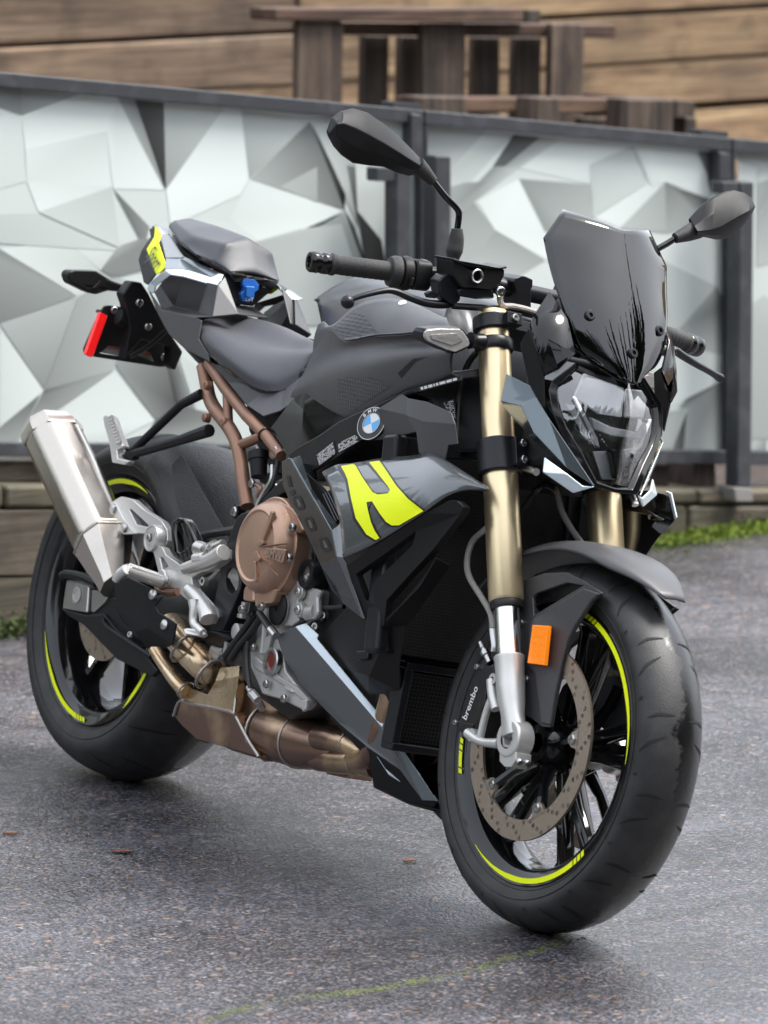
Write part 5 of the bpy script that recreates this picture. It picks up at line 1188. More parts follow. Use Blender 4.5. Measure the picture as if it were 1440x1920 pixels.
for q in V: q.y *= 1.05; q.z += .002
PS = mk('passenger_seat', V, Fc, M_seat, BIKE, ang=180, sub=3)
PS.data.edge_creases_ensure() if hasattr(PS.data, 'edge_creases_ensure') else None
_ec = PS.data.attributes.get('crease_edge') or PS.data.attributes.new('crease_edge', 'FLOAT', 'EDGE')
for e in _ec.data: e.value = .62
lo = ('b0', 'b1', 'b2', 'b3', 'b4', 'fb')
b2 = [[P_s[k] + Vector((0, .002, .001)), P_s[k] + Vector((0, .010, -.013)), P_s[k] + Vector((-.01, .03, -.015))] for k in lo[:-1]]
b2.append([P_s['fb'] + Vector((-.004, 0, .001)), P_s['fb'] + Vector((-.008, 0, -.012)), P_s['fb'] + Vector((-.03, 0, -.013))])
b_ = sheet('passenger_seat_base', b2, M_gloss, BIKE, solid=.002, ang=60); mir(b_)

# ---- tail
tp = dict(a=(70, 372, -.085), b=(130, 560, -.112), c=(240, 722, -.122), d=(480, 778, -.126), e=(520, 800, -.124), f=(500, 930, -.128), g=(568, 1035, -.131), h=(578, 1092, -.130), i=(400, 1002, -.128), j=(290, 898, -.124), k=(215, 760, -.118), l=(165, 640, -.114))
TL = shape('tail_fairing', 'C3', tp, ['bcdefghijkl', ], M_matte, bevel=.004)
mir(TL, TL).name = 'tail_flank'
rp = dict(a=(186, 600, -.118), b=(240, 718, -.118), c=(480, 774, -.118), d=(600, 770, -.105), e=(790, 752, -.060), f=(640, 545, -.082), g=(560, 528, -.096), h=(400, 482, -.118), i=(312, 470, -.130), j=(225, 545, -.122), k=(330, 700, -.095), l=(500, 740, -.088))
rc = shape('tail_recess', 'C3', rp, ['abkj', 'bclk', 'jkhi', 'hklg', 'gldf', 'lcd', 'dfe'][:6] + ['def'], M_matte, TL, bevel=.003)
mir(rc, TL)
def lp(k, Y, x, y): return (x, y, Y)
fp_ = {'a': (640, 545, -.078), 'b': (690, 482, -.060), 'c': (785, 750, -.055), 'd': (700, 752, -.078)}
fr_ = shape('seat_lock_frame', 'C3', fp_, ['abcd'], M_matte, TL, bevel=.003); mir(fr_, TL)
bp_ = [S('C3', 680, 470, -.062), S('C3', 1060, 520, .062), S('C3', 1060, 600, .062) - NX * .01, S('C3', 950, 712, .035) - NX * .02, S('C3', 770, 690, -.035) - NX * .02]
bp_ = [p - NX * .012 for p in bp_]
polys('seat_lock_panel', bp_, [(0, 1, 2, 3, 4)], M_matte, TL, solid=.003, bevel=.002)
fl_ = [bp_[4], bp_[3], S('C3', 1000, 780, .05), S('C3', 780, 750, -.05)]
polys('seat_lock_shelf', fl_, [(0, 1, 2, 3)], M_matte, TL, solid=.003, bevel=.002)
tg = plate('lift_tag', [SX('C3', x, y, .172) for x, y in ((797, 515), (830, 498), (905, 508), (936, 545), (930, 585), (905, 600), (900, 645), (862, 672), (815, 665), (800, 610), (822, 590), (820, 560))], .012, M_blue, TL, nrm=NX, bevel=.003, seg=3)
rib_ = plate('lift_tag_ridge', [SX('C3', x, y, .178) for x, y in ((840, 555), (905, 560), (898, 600), (880, 640), (838, 630))], .0055, M_blue, TL, nrm=NX, bevel=.002)
o_ = SX('C3', 862, 650, .1725); text('tag_lettering', 'LIFT', o_, (SX('C3', 885, 652, .1725) - o_).normalized(), (SX('C3', 862, 630, .1725) - o_).normalized(), .0095, M_white, TL)
# silver edge of the tail wing
tr = dict(a=(136, 570, -.114), b=(150, 602, -.113), c=(184, 606, -.112), d=(192, 556, -.118), e=(305, 470, -.140), f=(400, 484, -.126), g=(560, 530, -.096), h=(632, 546, -.078), i=(660, 512, -.066), j=(678, 472, -.059), k=(655, 462, -.060), l=(590, 492, -.078), m=(440, 445, -.104), n=(360, 430, -.118), o=(262, 438, -.132), p=(150, 532, -.116))
TR = shape('tail_edge', 'C3', tr, ['abcdp', 'depo'[:0] + 'deop', 'efno', 'fgmn', 'ghilm', 'ijkl'], M_silver, TL, bevel=.003, inner=M_plastic)
mir(TR, TL)
t2 = dict(a=(262, 436, -.131), b=(360, 428, -.117), c=(440, 443, -.103), d=(588, 490, -.077), e=(654, 460, -.060), f=(400, 345, -.078), g=(372, 352, -.085), h=(268, 352, -.108))
T2 = shape('tail_wing', 'C3', t2, ['abgh', 'bcg', 'cdg', 'gdf', 'def'], M_paint, TL, bevel=.002, inner=M_plastic); mir(T2, TL)
t3 = dict(a=(166, 128, -.040), b=(290, 150, -.046), c=(300, 185, -.050), d=(400, 345, -.080), e=(372, 352, -.087), f=(268, 352, -.109), g=(240, 235, -.082), h=(205, 240, -.080), i=(236, 190, -.070), j=(200, 122, -.050))
T3 = shape('tail_cover', 'C3', t3, ['jabc'[0:0] + 'abcij', 'ichg'[0:0] + 'icg', 'igh', 'cdefg'], M_dpaint, TL, bevel=.002, inner=M_plastic); mir(T3, TL)
t4 = dict(a=(192, 124, -.052), b=(236, 190, -.072), c=(214, 246, -.084), d=(272, 412, -.122), e=(225, 460, -.120), f=(196, 466, -.114), g=(130, 294, -.085), h=(185, 205, -.070))
T4 = shape('tail_decal', 'C3', t4, ['abh', 'hbcg', 'gcdef'], M_neon, TL, solid=.002, bevel=.001); T4['label'] = 'neon yellow decal on the tail'; mir(T4, TL)
t5 = dict(a=(150, 150, -.045), b=(188, 130, -.050), c=(182, 205, -.069), d=(128, 295, -.084), e=(196, 468, -.113), f=(138, 545, -.113), g=(110, 530, -.108), h=(72, 370, -.084), i=(95, 300, -.076), j=(160, 205, -.060))
T5 = shape('tail_end', 'C3', t5, ['abcj', 'jcdi', 'idh', 'hdefg'], M_plastic, TL, bevel=.002); mir(T5, TL)
pg_, pc_, pe_ = S('C3', *t4['g']), S('C3', *t4['c']), S('C3', *t4['e']); nn = (pc_ - pg_).cross(pe_ - pg_).normalized(); nn = nn if nn.dot(CAMP - pg_) > 0 else -nn
a, b_, c_ = (onplane('C3', x, y, pg_ + nn * .002, nn) for x, y in ((152, 302), (214, 420), (196, 300))); ux = (b_ - a).normalized(); uy = c_ - a; uy = (uy - ux * uy.dot(ux)).normalized()
text('tail_lettering', 'Sport', onplane('C3', 182, 358, pg_ + nn * .003, nn), ux, uy, (b_ - a).length / 2.5, M_black, TL, shear=.25, bold=.01)
# closed deck and underside so the tail is solid
dk = [[S('C3', 170, 140, -.04) - Vector((0, 0, .01)), S('C3', 268, 352, -.10) - Vector((0, 0, .012)), S('C3', 400, 345, -.078) - Vector((0, 0, .01))], [Vector((-.12, 0, 1.0)), Vector((-.02, 0, .985)), Vector((.1, 0, .97))]]
sheet('tail_deck', [[Vector((p.x, s * p.y, p.z)) for p in dk[0]] if s else dk[1] for s in (1, 0, -1)], M_plastic, TL, ang=0)
ub = []
for x, z, w, d in ((-.12, .965, .03, .02), (-.02, .90, .08, .03), (.12, .82, .095, .02), (.25, .78, .10, .01), (.40, .75, .105, .02)):
    ub.append([Vector((x, y, zz)) for y, zz in ((-w, z - .01), (-w * .8, z + d), (w * .8, z + d), (w, z - .01), (w * .6, z - .035), (-w * .6, z - .035))])
loft('tail_tray', ub, M_plastic, TL, ang=30, bevel=.004)
# side panel under the seat nose and glossy cover
sp = dict(a=(575, 1092, -.118), b=(700, 1135, -.122), c=(850, 1250, -.118), d=(975, 1300, -.108), e=(1110, 1292, -.098), f=(1250, 1180, -.085), g=(1330, 1240, -.110), h=(1240, 1330, -.118), i=(1080, 1440, -.125), j=(960, 1480, -.125), k=(840, 1400, -.122), l=(700, 1230, -.12))
shape('side_panel', 'C3', sp, ['abcl', 'cdkl'[0:0] + 'cdejk'[0:0] + 'cdekl'[0:0] + 'cdkl', 'deijk', 'efghi'], M_matte, bevel=.003)
gp = dict(a=(385, 380, -.125), b=(480, 255, -.128), c=(545, 215, -.130), d=(640, 265, -.138), e=(725, 325, -.146), f=(600, 420, -.150), g=(520, 470, -.148), h=(455, 520, -.140), i=(440, 460, -.134), j=(530, 300, -.139))
GP = shape('side_cover', 'A3', gp, ['abji', 'bcj', 'cdj', 'defj'[0:0] + 'defj', 'jfgh'[0:0] + 'jfg', 'jghi'], M_gloss, bevel=.002); mir(GP)
# inner body that closes the space under tank and seat
ib = []
for x, z0, z1, w0, w1 in ((.36, .68, .79, .06, .10), (.50, .62, .80, .08, .085), (.62, .62, .84, .09, .085), (.78, .64, .87, .10, .10), (.95, .66, .84, .10, .10), (1.05, .68, .80, .09, .09)):
    ib.append([Vector((x, y, z)) for y, z in ((-w0, z0), (-w1, z1), (w1, z1), (w0, z0))])
loft('airbox', ib, M_plastic, BIKE, ang=30, bevel=.01)

# ---- frame spar, badge panel, labels
fsp = dict(a=(0, 1345, -.150), b=(150, 1260, -.156), c=(300, 1155, -.160), d=(440, 1090, -.165), e=(600, 1020, -.170), f=(800, 928, -.176), g=(1000, 860, -.178), h=(1130, 800, -.176), i=(1370, 755, -.12), j=(1375, 830, -.12), k=(1200, 850, -.160), l=(900, 950, -.172), m=(780, 985, -.172), n=(600, 1080, -.168), o=(470, 1200, -.166), p=(460, 1310, -.166), q=(300, 1420, -.160), r=(60, 1560, -.150), s=(-60, 1560, -.145), t=(-80, 1400, -.145))
SPAR = shape('frame_spar', 'C1', fsp, ['abqrst', 'bcpq', 'cdop', 'deno'[0:0] + 'deno', 'efmn', 'fglm', 'ghkl', 'hijk'], M_frame, solid=.012, bevel=.004); mir(SPAR)
bpn = dict(a=(455, 1172, -.176), b=(600, 1062, -.180), c=(770, 955, -.184), d=(822, 985, -.184), e=(960, 1010, -.182), f=(1140, 1092, -.176), g=(1172, 1180, -.174), h=(1192, 1330, -.170), i=(1120, 1340, -.172), j=(1095, 1450, -.172), k=(960, 1460, -.178), l=(900, 1400, -.186), m=(880, 1240, -.190), n=(800, 1110, -.192), o=(930, 1160, -.188), p=(975, 1400, -.180), q=(620, 1300, -.172), r=(470, 1300, -.170), s=(780, 1440, -.170))
BP = shape('badge_panel', 'C1', bpn, ['abnmqr'[0:0] + 'abnqr'[0:0] + 'abnmq' + 'r', 'bcdn', 'deon', 'efgo', 'ghipo', 'ijkp', 'nopl'[0:0] + 'noplm', 'lpk'], M_matte, bevel=.004); mir(BP)
# roundel
bc = S('C1', 558, 1183, -.1835)
nrm_b = Vector((.28, -.93, .25)).normalized(); ub_, wb_ = Vector((.93, .28, .1)).normalized(), None
wb_ = nrm_b.cross(ub_).normalized(); 
if wb_.z < 0: wb_ = -wb_
bd = lathe('roundel', bc, nrm_b, [(0, .0292), (.003, .0292), (.0045, .028), (.0045, 0)], M_black, BP, n=48)
lathe('roundel_rim', bc + nrm_b * .0046, nrm_b, [(0, .0292), (.0008, .0290), (.0008, .0281), (0, .028)], M_bolt, bd, n=48)
rot = rad(38)
e1 = ub_ * math.cos(rot) + wb_ * math.sin(rot); e2 = -ub_ * math.sin(rot) + wb_ * math.cos(rot)
ub2, wb2 = ub_ * math.cos(rad(28)) + wb_ * math.sin(rad(28)), -ub_ * math.sin(rad(28)) + wb_ * math.cos(rad(28))
for k in range(4):
    V = [bc + nrm_b * .0052] + [bc + nrm_b * .0052 + (ub2 * math.cos(a) + wb2 * math.sin(a)) * .0170 for a in [math.pi / 2 * k + math.pi / 2 * i / 8 for i in range(9)]]
    mk('roundel_field', V, [tuple(range(10))], M_bluedecal if k % 2 else M_white, bd, ang=0)
lathe('roundel_ring', bc + nrm_b * .005, nrm_b, [(.0002, .0170), (.0006, .0173), (.0006, .0180), (.0002, .0183)], M_bolt, bd, n=40)
for ch, an in (('B', 118), ('M', 90), ('W', 62)):
    a = rad(an - 0); d = (ub2 * math.cos(a) + wb2 * math.sin(a)); text('roundel_letter', ch, bc + nrm_b * .005 + d * .0231, (ub2 * math.sin(a) - wb2 * math.cos(a)), d, .0092, M_white, bd, bold=.02)
# warning labels with fine print
def label(V, q, Y, parent, rows_n, seed, cols=1):
    P = [S(V, x, y, Y) for x, y in q]; o = plate('warning_label', P, .0006, M_black, parent, ang=0); r = random.Random(seed); Vv, Fc = [], []
    at = lambda u, v: (P[0] * (1 - u) + P[1] * u) * (1 - v) + (P[3] * (1 - u) + P[2] * u) * v
    dn = -newell(P) if newell(P).dot(P[0] - CAMP) > 0 else newell(P)
    for i in range(rows_n):
        u = .06
        while u < .9:
            w = r.uniform(.03, .14); v0 = (i + .25) / rows_n * .9 + .05; v1 = (i + .82) / rows_n * .9 + .05; k = len(Vv)
            if r.random() < .85: Vv += [at(x, y) + dn * .0004 for x, y in ((u, v0), (min(.94, u + w), v0), (min(.94, u + w), v1), (u, v1))]; Fc.append((k, k + 1, k + 2, k + 3))
            u += w + .025
    tag(mk('fine_print', Vv, Fc, M_white, o, ang=0), kind='stuff'); return o
label('C1', [(125, 1415), (265, 1305), (285, 1400), (150, 1500)], -.1605, SPAR, 9, 1)
label('C1', [(285, 1325), (445, 1248), (455, 1310), (295, 1402)], -.1665, SPAR, 8, 2)
vl = label('C1', [(890, 900), (1215, 815), (1220, 850), (905, 938)], -.1775, SPAR, 1, 3)
inner_f = dict(a=(800, 935, -.150), b=(1350, 800, -.105), c=(1385, 1330, -.100), d=(1380, 1440, -.10), e=(1100, 1440, -.14), f=(1000, 1000, -.15))
shape('inner_shroud', 'C1', inner_f, ['abcdef'], M_plastic, solid=.006)
label('C1', [(1080, 1015), (1165, 990), (1185, 1150), (1120, 1110)], -.139, SPAR, 8, 5)
plate('shroud_bracket', Sp('C1', [(1195, 1365, -.13), (1385, 1360, -.115), (1390, 1390, -.115), (1195, 1395, -.13)]), .01, M_frame, BIKE, bevel=.002)

# ---- radiator cowls
cp = dict(p1=(90, 150, -.197), p2=(128, 124, -.199), p3=(212, 108, -.188), p4=(196, 180, -.188), p5=(325, 385, -.198), p6=(440, 545, -.212), p7=(470, 495, -.214), p8=(345, 300, -.203), p9=(325, 245, -.200), p10=(352, 178, -.190),
          p11=(530, 158, -.189), p12=(720, 125, -.188), p13=(1025, 102, -.183), h=(1068, 176, -.186), p14=(1200, 200, -.176), p15=(1362, 308, -.169), p16=(1345, 333, -.171), p17=(1210, 330, -.186), p18=(1110, 358, -.206), p19=(968, 456, -.222), p20=(690, 634, -.229),
          q=(466, 740, -.228), q2=(430, 735, -.229), b1=(152, 130, -.201), b5=(296, 385, -.214), b6=(396, 566, -.224), p26=(400, 930, -.209), p25=(470, 1022, -.197), p24=(582, 1112, -.194), p23=(602, 1118, -.190), p22=(524, 900, -.210), p21=(490, 776, -.222), p27=(330, 790, -.216), p28=(240, 590, -.208), p29=(150, 420, -.200), p30=(95, 290, -.196))
CW = shape('radiator_cowl', 'C2', cp, [('p1', 'p2', 'b1', 'b5', 'p28', 'p29', 'p30'), ('b5', 'b6', 'q2', 'p27', 'p28'), ('q2', 'p24', 'p25', 'p26', 'p27')], M_strut, bevel=.003, solid=.004)
shape('cowl_bevel', 'C2', cp, [('b1', 'p3', 'p4', 'p5', 'b5'), ('p5', 'p6', 'b6', 'b5')], M_paint, CW, bevel=.002, solid=.004)
shape('cowl_edge', 'C2', cp, [('b6', 'p6', 'p7', 'q', 'q2'), ('q2', 'q', 'p21', 'p22', 'p23', 'p24')], M_dpaint, CW, bevel=.002, solid=.004)
bpy.context.view_layer.update()
tops = [(338, 212, -.194), (430, 168, -.190), (530, 158, -.189), (720, 125, -.187), (900, 110, -.184), (1025, 102, -.180), (1200, 202, -.173), (1300, 268, -.169), (1362, 308, -.1675)]
bots = [(466, 740, -.228), (570, 696, -.229), (690, 634, -.229), (830, 546, -.227), (968, 456, -.222), (1105, 360, -.206), (1215, 329, -.186), (1300, 330, -.175), (1350, 331, -.170)]
Tt = catmull([Vector(p) for p in tops], 4); Bb = catmull([Vector(p) for p in bots], 4); wg = []
for k in range(13):
    t = k / 12; row = []
    for j, (a_, b_) in enumerate(zip(Tt, Bb)):
        fade = max(0, 1 - j / 9); sx = 38 * math.sin(math.pi * t ** .9) * fade
        Y = a_.z + (b_.z - a_.z) * (1 - (1 - t) ** 2.2) - .005 * math.sin(math.pi * t)
        row.append(S('C2', a_.x + (b_.x - a_.x) * t + sx, a_.y + (b_.y - a_.y) * t, Y))
    wg.append(row)
WING = sheet('cowl_wing', wg, M_dpaint, CW, solid=.004, ang=60)
CWL = mirtree(CW)
bpy.context.view_layer.update()
# darker insert in the air slot
plate('slot_insert', Sp('C2', [(205, 190, -.180), (345, 310, -.185), (475, 490, -.196), (455, 560, -.196), (330, 400, -.185)]), .004, M_hose, CW)
for k in range(3): tube('slot_rib', Sp('C2', [(350 + 14 * k, 350 - 8 * k, -.194), (430 + 14 * k, 520 - 12 * k, -.202)]), .0022, M_frame, CW, n=6, smooth=0)
# large decal: outline first, then yellow on top
def flatdecal(name, L, host, m, parent, lift):
    """flat print following the cowl, cut from a fan of points read in the photograph"""
    dg = bpy.context.evaluated_depsgraph_get(); ev = host.evaluated_get(dg); tri = tessellate_polygon([[Vector((x, y, 0)) for x, y in L]])
    bm = bmesh.new(); vs = [bm.verts.new((x, y, 0)) for x, y in L]
    for t in tri:
        try: bm.faces.new([vs[i] for i in t])
        except ValueError: pass
    bmesh.ops.subdivide_edges(bm, edges=bm.edges[:], cuts=3, use_grid_fill=True)
    bmesh.ops.triangulate(bm, faces=bm.faces[:]); last = S('C2', *L[0], -.22)
    for v in bm.verts:
        d = _ray('C2', v.co.x, v.co.y).normalized(); hit, loc, n_, f_ = ev.ray_cast(CAMP, d)
        if hit: last = loc - d * lift
        else: last = CAMP + d * (last - CAMP).length
        v.co = last
    me = bpy.data.meshes.new(name); bm.to_mesh(me); bm.free(); o = bpy.data.objects.new(name, me); COL.objects.link(o); o.parent = parent
    return finish(o, m, ang=60)
dk_ = [(432, 176), (455, 172), (456, 166), (530, 160), (548, 168), (590, 240), (640, 318), (668, 340), (740, 338), (752, 322), (735, 300), (700, 262), (602, 152), (625, 148), (692, 140), (715, 160), (800, 290), (870, 370), (972, 452), (905, 492), (815, 548), (765, 552), (720, 528), (680, 470), (640, 405), (625, 440), (640, 500), (668, 560), (700, 620), (664, 642), (600, 604), (530, 505), (502, 380), (480, 260), (440, 205)]
yl_ = [(455, 176), (530, 163), (545, 172), (588, 246), (650, 336), (680, 350), (742, 344), (756, 322), (742, 298), (628, 152), (690, 143), (708, 165), (795, 296), (866, 376), (962, 452), (904, 486), (812, 540), (765, 540), (732, 518), (692, 466), (646, 392), (612, 398), (622, 450), (640, 520), (664, 575), (692, 618), (668, 630), (612, 596), (546, 496), (518, 378), (496, 258), (480, 220)]
d0 = flatdecal('fairing_decal_edge', dk_, WING, M_black, CW, .0022)
d1 = flatdecal('fairing_decal', yl_, WING, M_neon, CW, .0034); d1['label'] = 'neon yellow letter shaped decal'
# number along the strut, read from top to bottom
num = [[(118, 235), (140, 232), (156, 300), (136, 305)], [(140, 330), (166, 322), (178, 350), (150, 356)]]
for i, q in enumerate(num): flatdecal('number_decal', q, CW, M_black, CW, .0022)
for x, y in ((190, 405), (262, 535), (352, 660)):
    a = [(x + .82 * u, y + .82 * v) for u, v in ((-34, -48), (8, -60), (26, -44), (54, 26), (48, 44), (8, 52), (-10, 36), (-38, -26))]
    flatdecal('number_decal', a, CW, M_black, CW, .0022)
    flatdecal('number_decal_counter', [(x - 9, y - 24), (x + 6, y - 28), (x + 25, y + 17), (x + 6, y + 22)], CW, M_dpaint, CW, .0032)
# black air guide under the wing
ag = [(488, 788, -.221), (690, 646, -.226), (970, 468, -.219), (1125, 385, -.203), (1165, 388, -.198), (1208, 428, -.190), (1190, 470, -.190), (1020, 690, -.196), (870, 850, -.198), (735, 1000, -.195), (718, 1160, -.185), (650, 1140, -.186), (604, 1120, -.187), (524, 905, -.208)]
ah = [(548, 838, -.212), (760, 690, -.213), (915, 576, -.208), (898, 655, -.205), (760, 790, -.204), (640, 908, -.199), (664, 1020, -.192), (606, 998, -.193)]
AG = plate('air_guide', Sp('C2', ag), .014, M_plastic, BIKE, holes=[Sp('C2', ah)], nrm=NYm, bevel=.003); mir(AG)
ab = [(700, 648, -.2225), (968, 478, -.216), (1120, 396, -.200), (1155, 400, -.1965), (1120, 440, -.1985), (960, 500, -.212), (700, 668, -.2205)]
# lower shroud beside the radiator
sh = dict(a=(670, 505, -.138), b=(735, 420, -.150), c=(800, 358, -.165), d=(880, 400, -.178), e=(965, 445, -.176), f=(1085, 440, -.150), g=(1050, 640, -.138), h=(1055, 760, -.115), i=(1085, 1000, -.075), j=(1120, 1110, -.055), k=(980, 900, -.080), l=(900, 800, -.098), m=(780, 650, -.120), n=(905, 690, -.150), o=(960, 560, -.165))
SH = shape('radiator_shroud', 'A5', sh, ['abcdeo', 'efgo', 'ghn', 'gno', 'aonm', 'nhl', 'hikl', 'ijk', 'mnl'], M_plastic, bevel=.003, solid=.004); mir(SH)
up = dict(a=(1090, 450, -.145), b=(1300, 160, -.16), c=(1230, 120, -.188), d=(1150, 260, -.193), e=(960, 440, -.185), f=(975, 450, -.18))
U_ = shape('radiator_shroud', 'A5', up, ['abcdef'[0:0] + 'abcdf', 'def'], M_plastic, bevel=.003); mir(U_)
# radiator and oil cooler
def mesh_mat(name, sc, c0, c1, rough):
    def f(nt, b):
        tc = nd(nt, 'ShaderNodeTexCoord'); mp = nd(nt, 'ShaderNodeMapping', {0: tc.outputs['Object'], 3: (1, sc, sc)})
        w = nd(nt, 'ShaderNodeTexVoronoi', {'Vector': mp.outputs[0], 'Scale': 1.0, 'Randomness': 0.12}, feature='DISTANCE_TO_EDGE')
        nt.links.new(ramp(nt, w.outputs[0], [(.08, c1), (.2, c0)]), b.inputs['Base Color']); b.inputs['Roughness'].default_value = rough
        bp = nd(nt, 'ShaderNodeBump', {'Height': w.outputs[0], 'Strength': .35, 'Distance': .003}, invert=True); b.inputs['Specular IOR Level'].default_value = .2; nt.links.new(bp.outputs[0], b.inputs['Normal'])
    return shade_nodes(name, f)
M_rad = mesh_mat('radiator core', 190, (.002, .002, .002), (.009, .009, .009), .6)
M_hex = mesh_mat('oil cooler guard', 150, (.002, .002, .002), (.022, .021, .02), .45)
RAD = mk('radiator', *box_geo((1.075, 0, .56), (.03, .33, .36), Matrix.Rotation(-.18, 3, 'Y')), M_rad, BIKE, bevel=.002)
for s in (-1, 1): box('radiator_tank', (1.078, s * .178, .56), (.045, .026, .365), M_frame, RAD, R=Matrix.Rotation(-.18, 3, 'Y'), bevel=.008, seg=3)
for dz in (-.19, .19): box('radiator_rail', (1.080 - dz * .18 * -1, 0, .56 + dz), (.04, .33, .016), M_frame, RAD, R=Matrix.Rotation(-.18, 3, 'Y'), bevel=.004)
OC = mk('oil_cooler', *box_geo((1.09, 0, .30), (.03, .20, .12), Matrix.Rotation(.1, 3, 'Y')), M_hex, BIKE, bevel=.002)
for dz in (-.068, .068): box('cooler_rail', (1.095, 0, .30 + dz), (.038, .23, .014), M_frame, OC, bevel=.003)
for s in (-1, 1): box('cooler_end', (1.095, s * .108, .30), (.036, .016, .13), M_frame, OC, bevel=.003)
# black box of the left cowl that shows beside the mudguard
lc = [S('C7', x, y, Y) for x, y, Y in ((1180, 130, .16), (1255, 70, .17), (1350, 62, .175), (1378, 75, .18), (1405, 190, .195), (1330, 268, .18), (1228, 410, .15), (1165, 380, .14))]
LCB = plate('left_air_guide', lc, .03, M_gloss, BIKE, nrm=Vector((.85, .52, 0)) * 1.0, bevel=.005, seg=3)
plate('left_guide_edge', [S('C7', x, y, Y) + Vector((.012, -.008, .004)) for x, y, Y in ((1355, 60, .176), (1382, 72, .181), (1408, 188, .196), (1398, 192, .195), (1372, 88, .18))], .006, M_silver, BIKE, bevel=.002)
for x, y, Y in ((1298, 172, .18), (1203, 360, .155)): bolt(S('C7', x, y, Y) + Vector((.004, -.003, 0)), (.85, -.4, 0), .007, .004, LCB)

# ---- belly pan
bp = dict(a=(458, 492, -.170), b=(548, 448, -.171), c=(600, 430, -.160), d=(662, 488, -.155), e=(655, 506, -.155), e2=(600, 508, -.168), f=(985, 908, -.092), f2=(968, 936, -.100), g=(1232, 1292, -.030), g2=(1160, 1288, -.038), h=(1050, 1140, -.068), i=(905, 1040, -.098), j=(760, 920, -.124), k=(605, 762, -.150), l=(490, 602, -.166))
BPAN = shape('belly_pan', 'A5', bp, [('a', 'b', 'e2', 'f2', 'h', 'i', 'j', 'k', 'l'), ('f2', 'g2', 'h')], M_dpan if 'M_dpan' in globals() else M_dpaint, bevel=.003, solid=.004); mir(BPAN)
bs = shape('belly_stripe', 'A5', {k: bp[k] for k in ('b', 'c', 'd', 'e', 'e2', 'f', 'f2')}, [('b', 'c', 'd', 'e', 'e2'), ('e2', 'e', 'f', 'f2')], M_silver, BPAN, bevel=.002, solid=.004); mir(bs)
bs2 = shape('belly_edge', 'A5', {k: bp[k] for k in ('f', 'f2', 'g', 'g2')}, [('f', 'g', 'g2', 'f2')], M_paint, BPAN, bevel=.002, solid=.004); mir(bs2)
bb = dict(a=(700, 872, -.122), b=(905, 1042, -.094), c=(1050, 1142, -.064), d=(1160, 1290, -.034), e=(1228, 1296, -.026), f=(1212, 1325, -.022), g=(1100, 1300, -.035), h=(932, 1222, -.06), i=(922, 1152, -.068), j=(860, 1050, -.09))
b_ = shape('belly_keel', 'A5', bb, ['abj', 'bcij'[0:0] + 'bij', 'bchi', 'cdgh', 'defg'], M_plastic, BPAN, bevel=.002, solid=.004); mir(b_)
plate('keel_flash', Sp('A5', [(945, 1075, -.0885), (985, 1135, -.08), (1055, 1195, -.066), (1000, 1160, -.078)]), .002, M_silver, BPAN)
# keel floor joins both sides
k0 = [S('A5', *bb[k]) for k in ('j', 'i', 'h', 'g', 'f')]
sheet('keel_floor', [[p, Vector((p.x, 0, p.z - .004)), Vector((p.x, -p.y, p.z))] for p in k0], M_plastic, BPAN, solid=.003, ang=60)
# side stand seen between belly pan and front wheel
sa, sb = Vector((.62, .13, .24)), S('F', 832, 1548, .165)
ss = tube('side_stand', [sa, sa.lerp(sb, .5), Vector((sb.x, sb.y, sb.z + .02))], .013, M_frame, BIKE, n=12, smooth=2)

# ================================================================== frame, engine, exhaust
def ring(c, d, ru, rw, n=20, u=None):
    d = Vector(d).normalized(); u = (u - d * u.dot(d)).normalized() if u is not None else basis(d)[0]; w = d.cross(u)
    return [c + u * math.cos(2 * math.pi * k / n) * ru + w * math.sin(2 * math.pi * k / n) * rw for k in range(n)]
# ---- bronze rear frame
def subframe():
    Y = -.118
    t1 = catmull(Sp('A3', [(95, 110, Y + .012), (105, 160, Y + .01), (122, 245, Y + .006), (150, 300, Y), (205, 372, Y - .006), (240, 440, Y - .010), (258, 520, Y - .014), (272, 620, Y - .018), (288, 720, Y - .02)]), 5)
    t2 = Sp('A3', [(120, 95, Y + .006), (190, 205, Y + .002), (280, 320, Y - .004), (372, 415, Y - .010), (436, 500, Y - .016)])
    g = [tube_geo(t1, .0125, 16), tube_geo(t2, .0105, 16), tube_geo(Sp('A3', [(200, 225, Y + .002), (205, 375, Y - .004)]), .0088, 12), tube_geo(Sp('A3', [(240, 460, Y - .010), (350, 415, Y - .008)]), .0092, 12)]
    V, Fc = join_geo(g); o = mk('subframe', V, Fc, M_bronze, BIKE, ang=50)
    for x, y in ((200, 355), (120, 335), (125, 195)): lathe('weld_boss', S('A3', x, y, Y - .008), (0, -1, 0), [(0, .009), (.01, .008), (.012, .006), (.012, 0)], M_bronze, o, n=14)
    lathe('frame_lug', S('A3', 412, 480, Y - .012), (0, -1, 0), [(-.012, .0145), (.004, .0145), (.006, .013), (.006, 0)], M_bronze, o, n=20); bolt(S('A3', 415, 482, Y - .018), (0, -1, 0), .0095, .006, o)
    lathe('frame_lug', S('A3', 240, 742, Y - .014), (0, -1, 0), [(-.012, .012), (.004, .012), (.004, 0)], M_frame, o, n=16); bolt(S('A3', 238, 744, Y - .018), (0, -1, 0), .0095, .007, o)
    tube('cable_tie', ring(S('A3', 362, 405, Y - .010), S('A3', 372, 415, Y) - S('A3', 280, 320, Y), .0115, .0115, 12), .0018, M_hose, o, n=6, smooth=0)
    return o
mirtree(subframe())
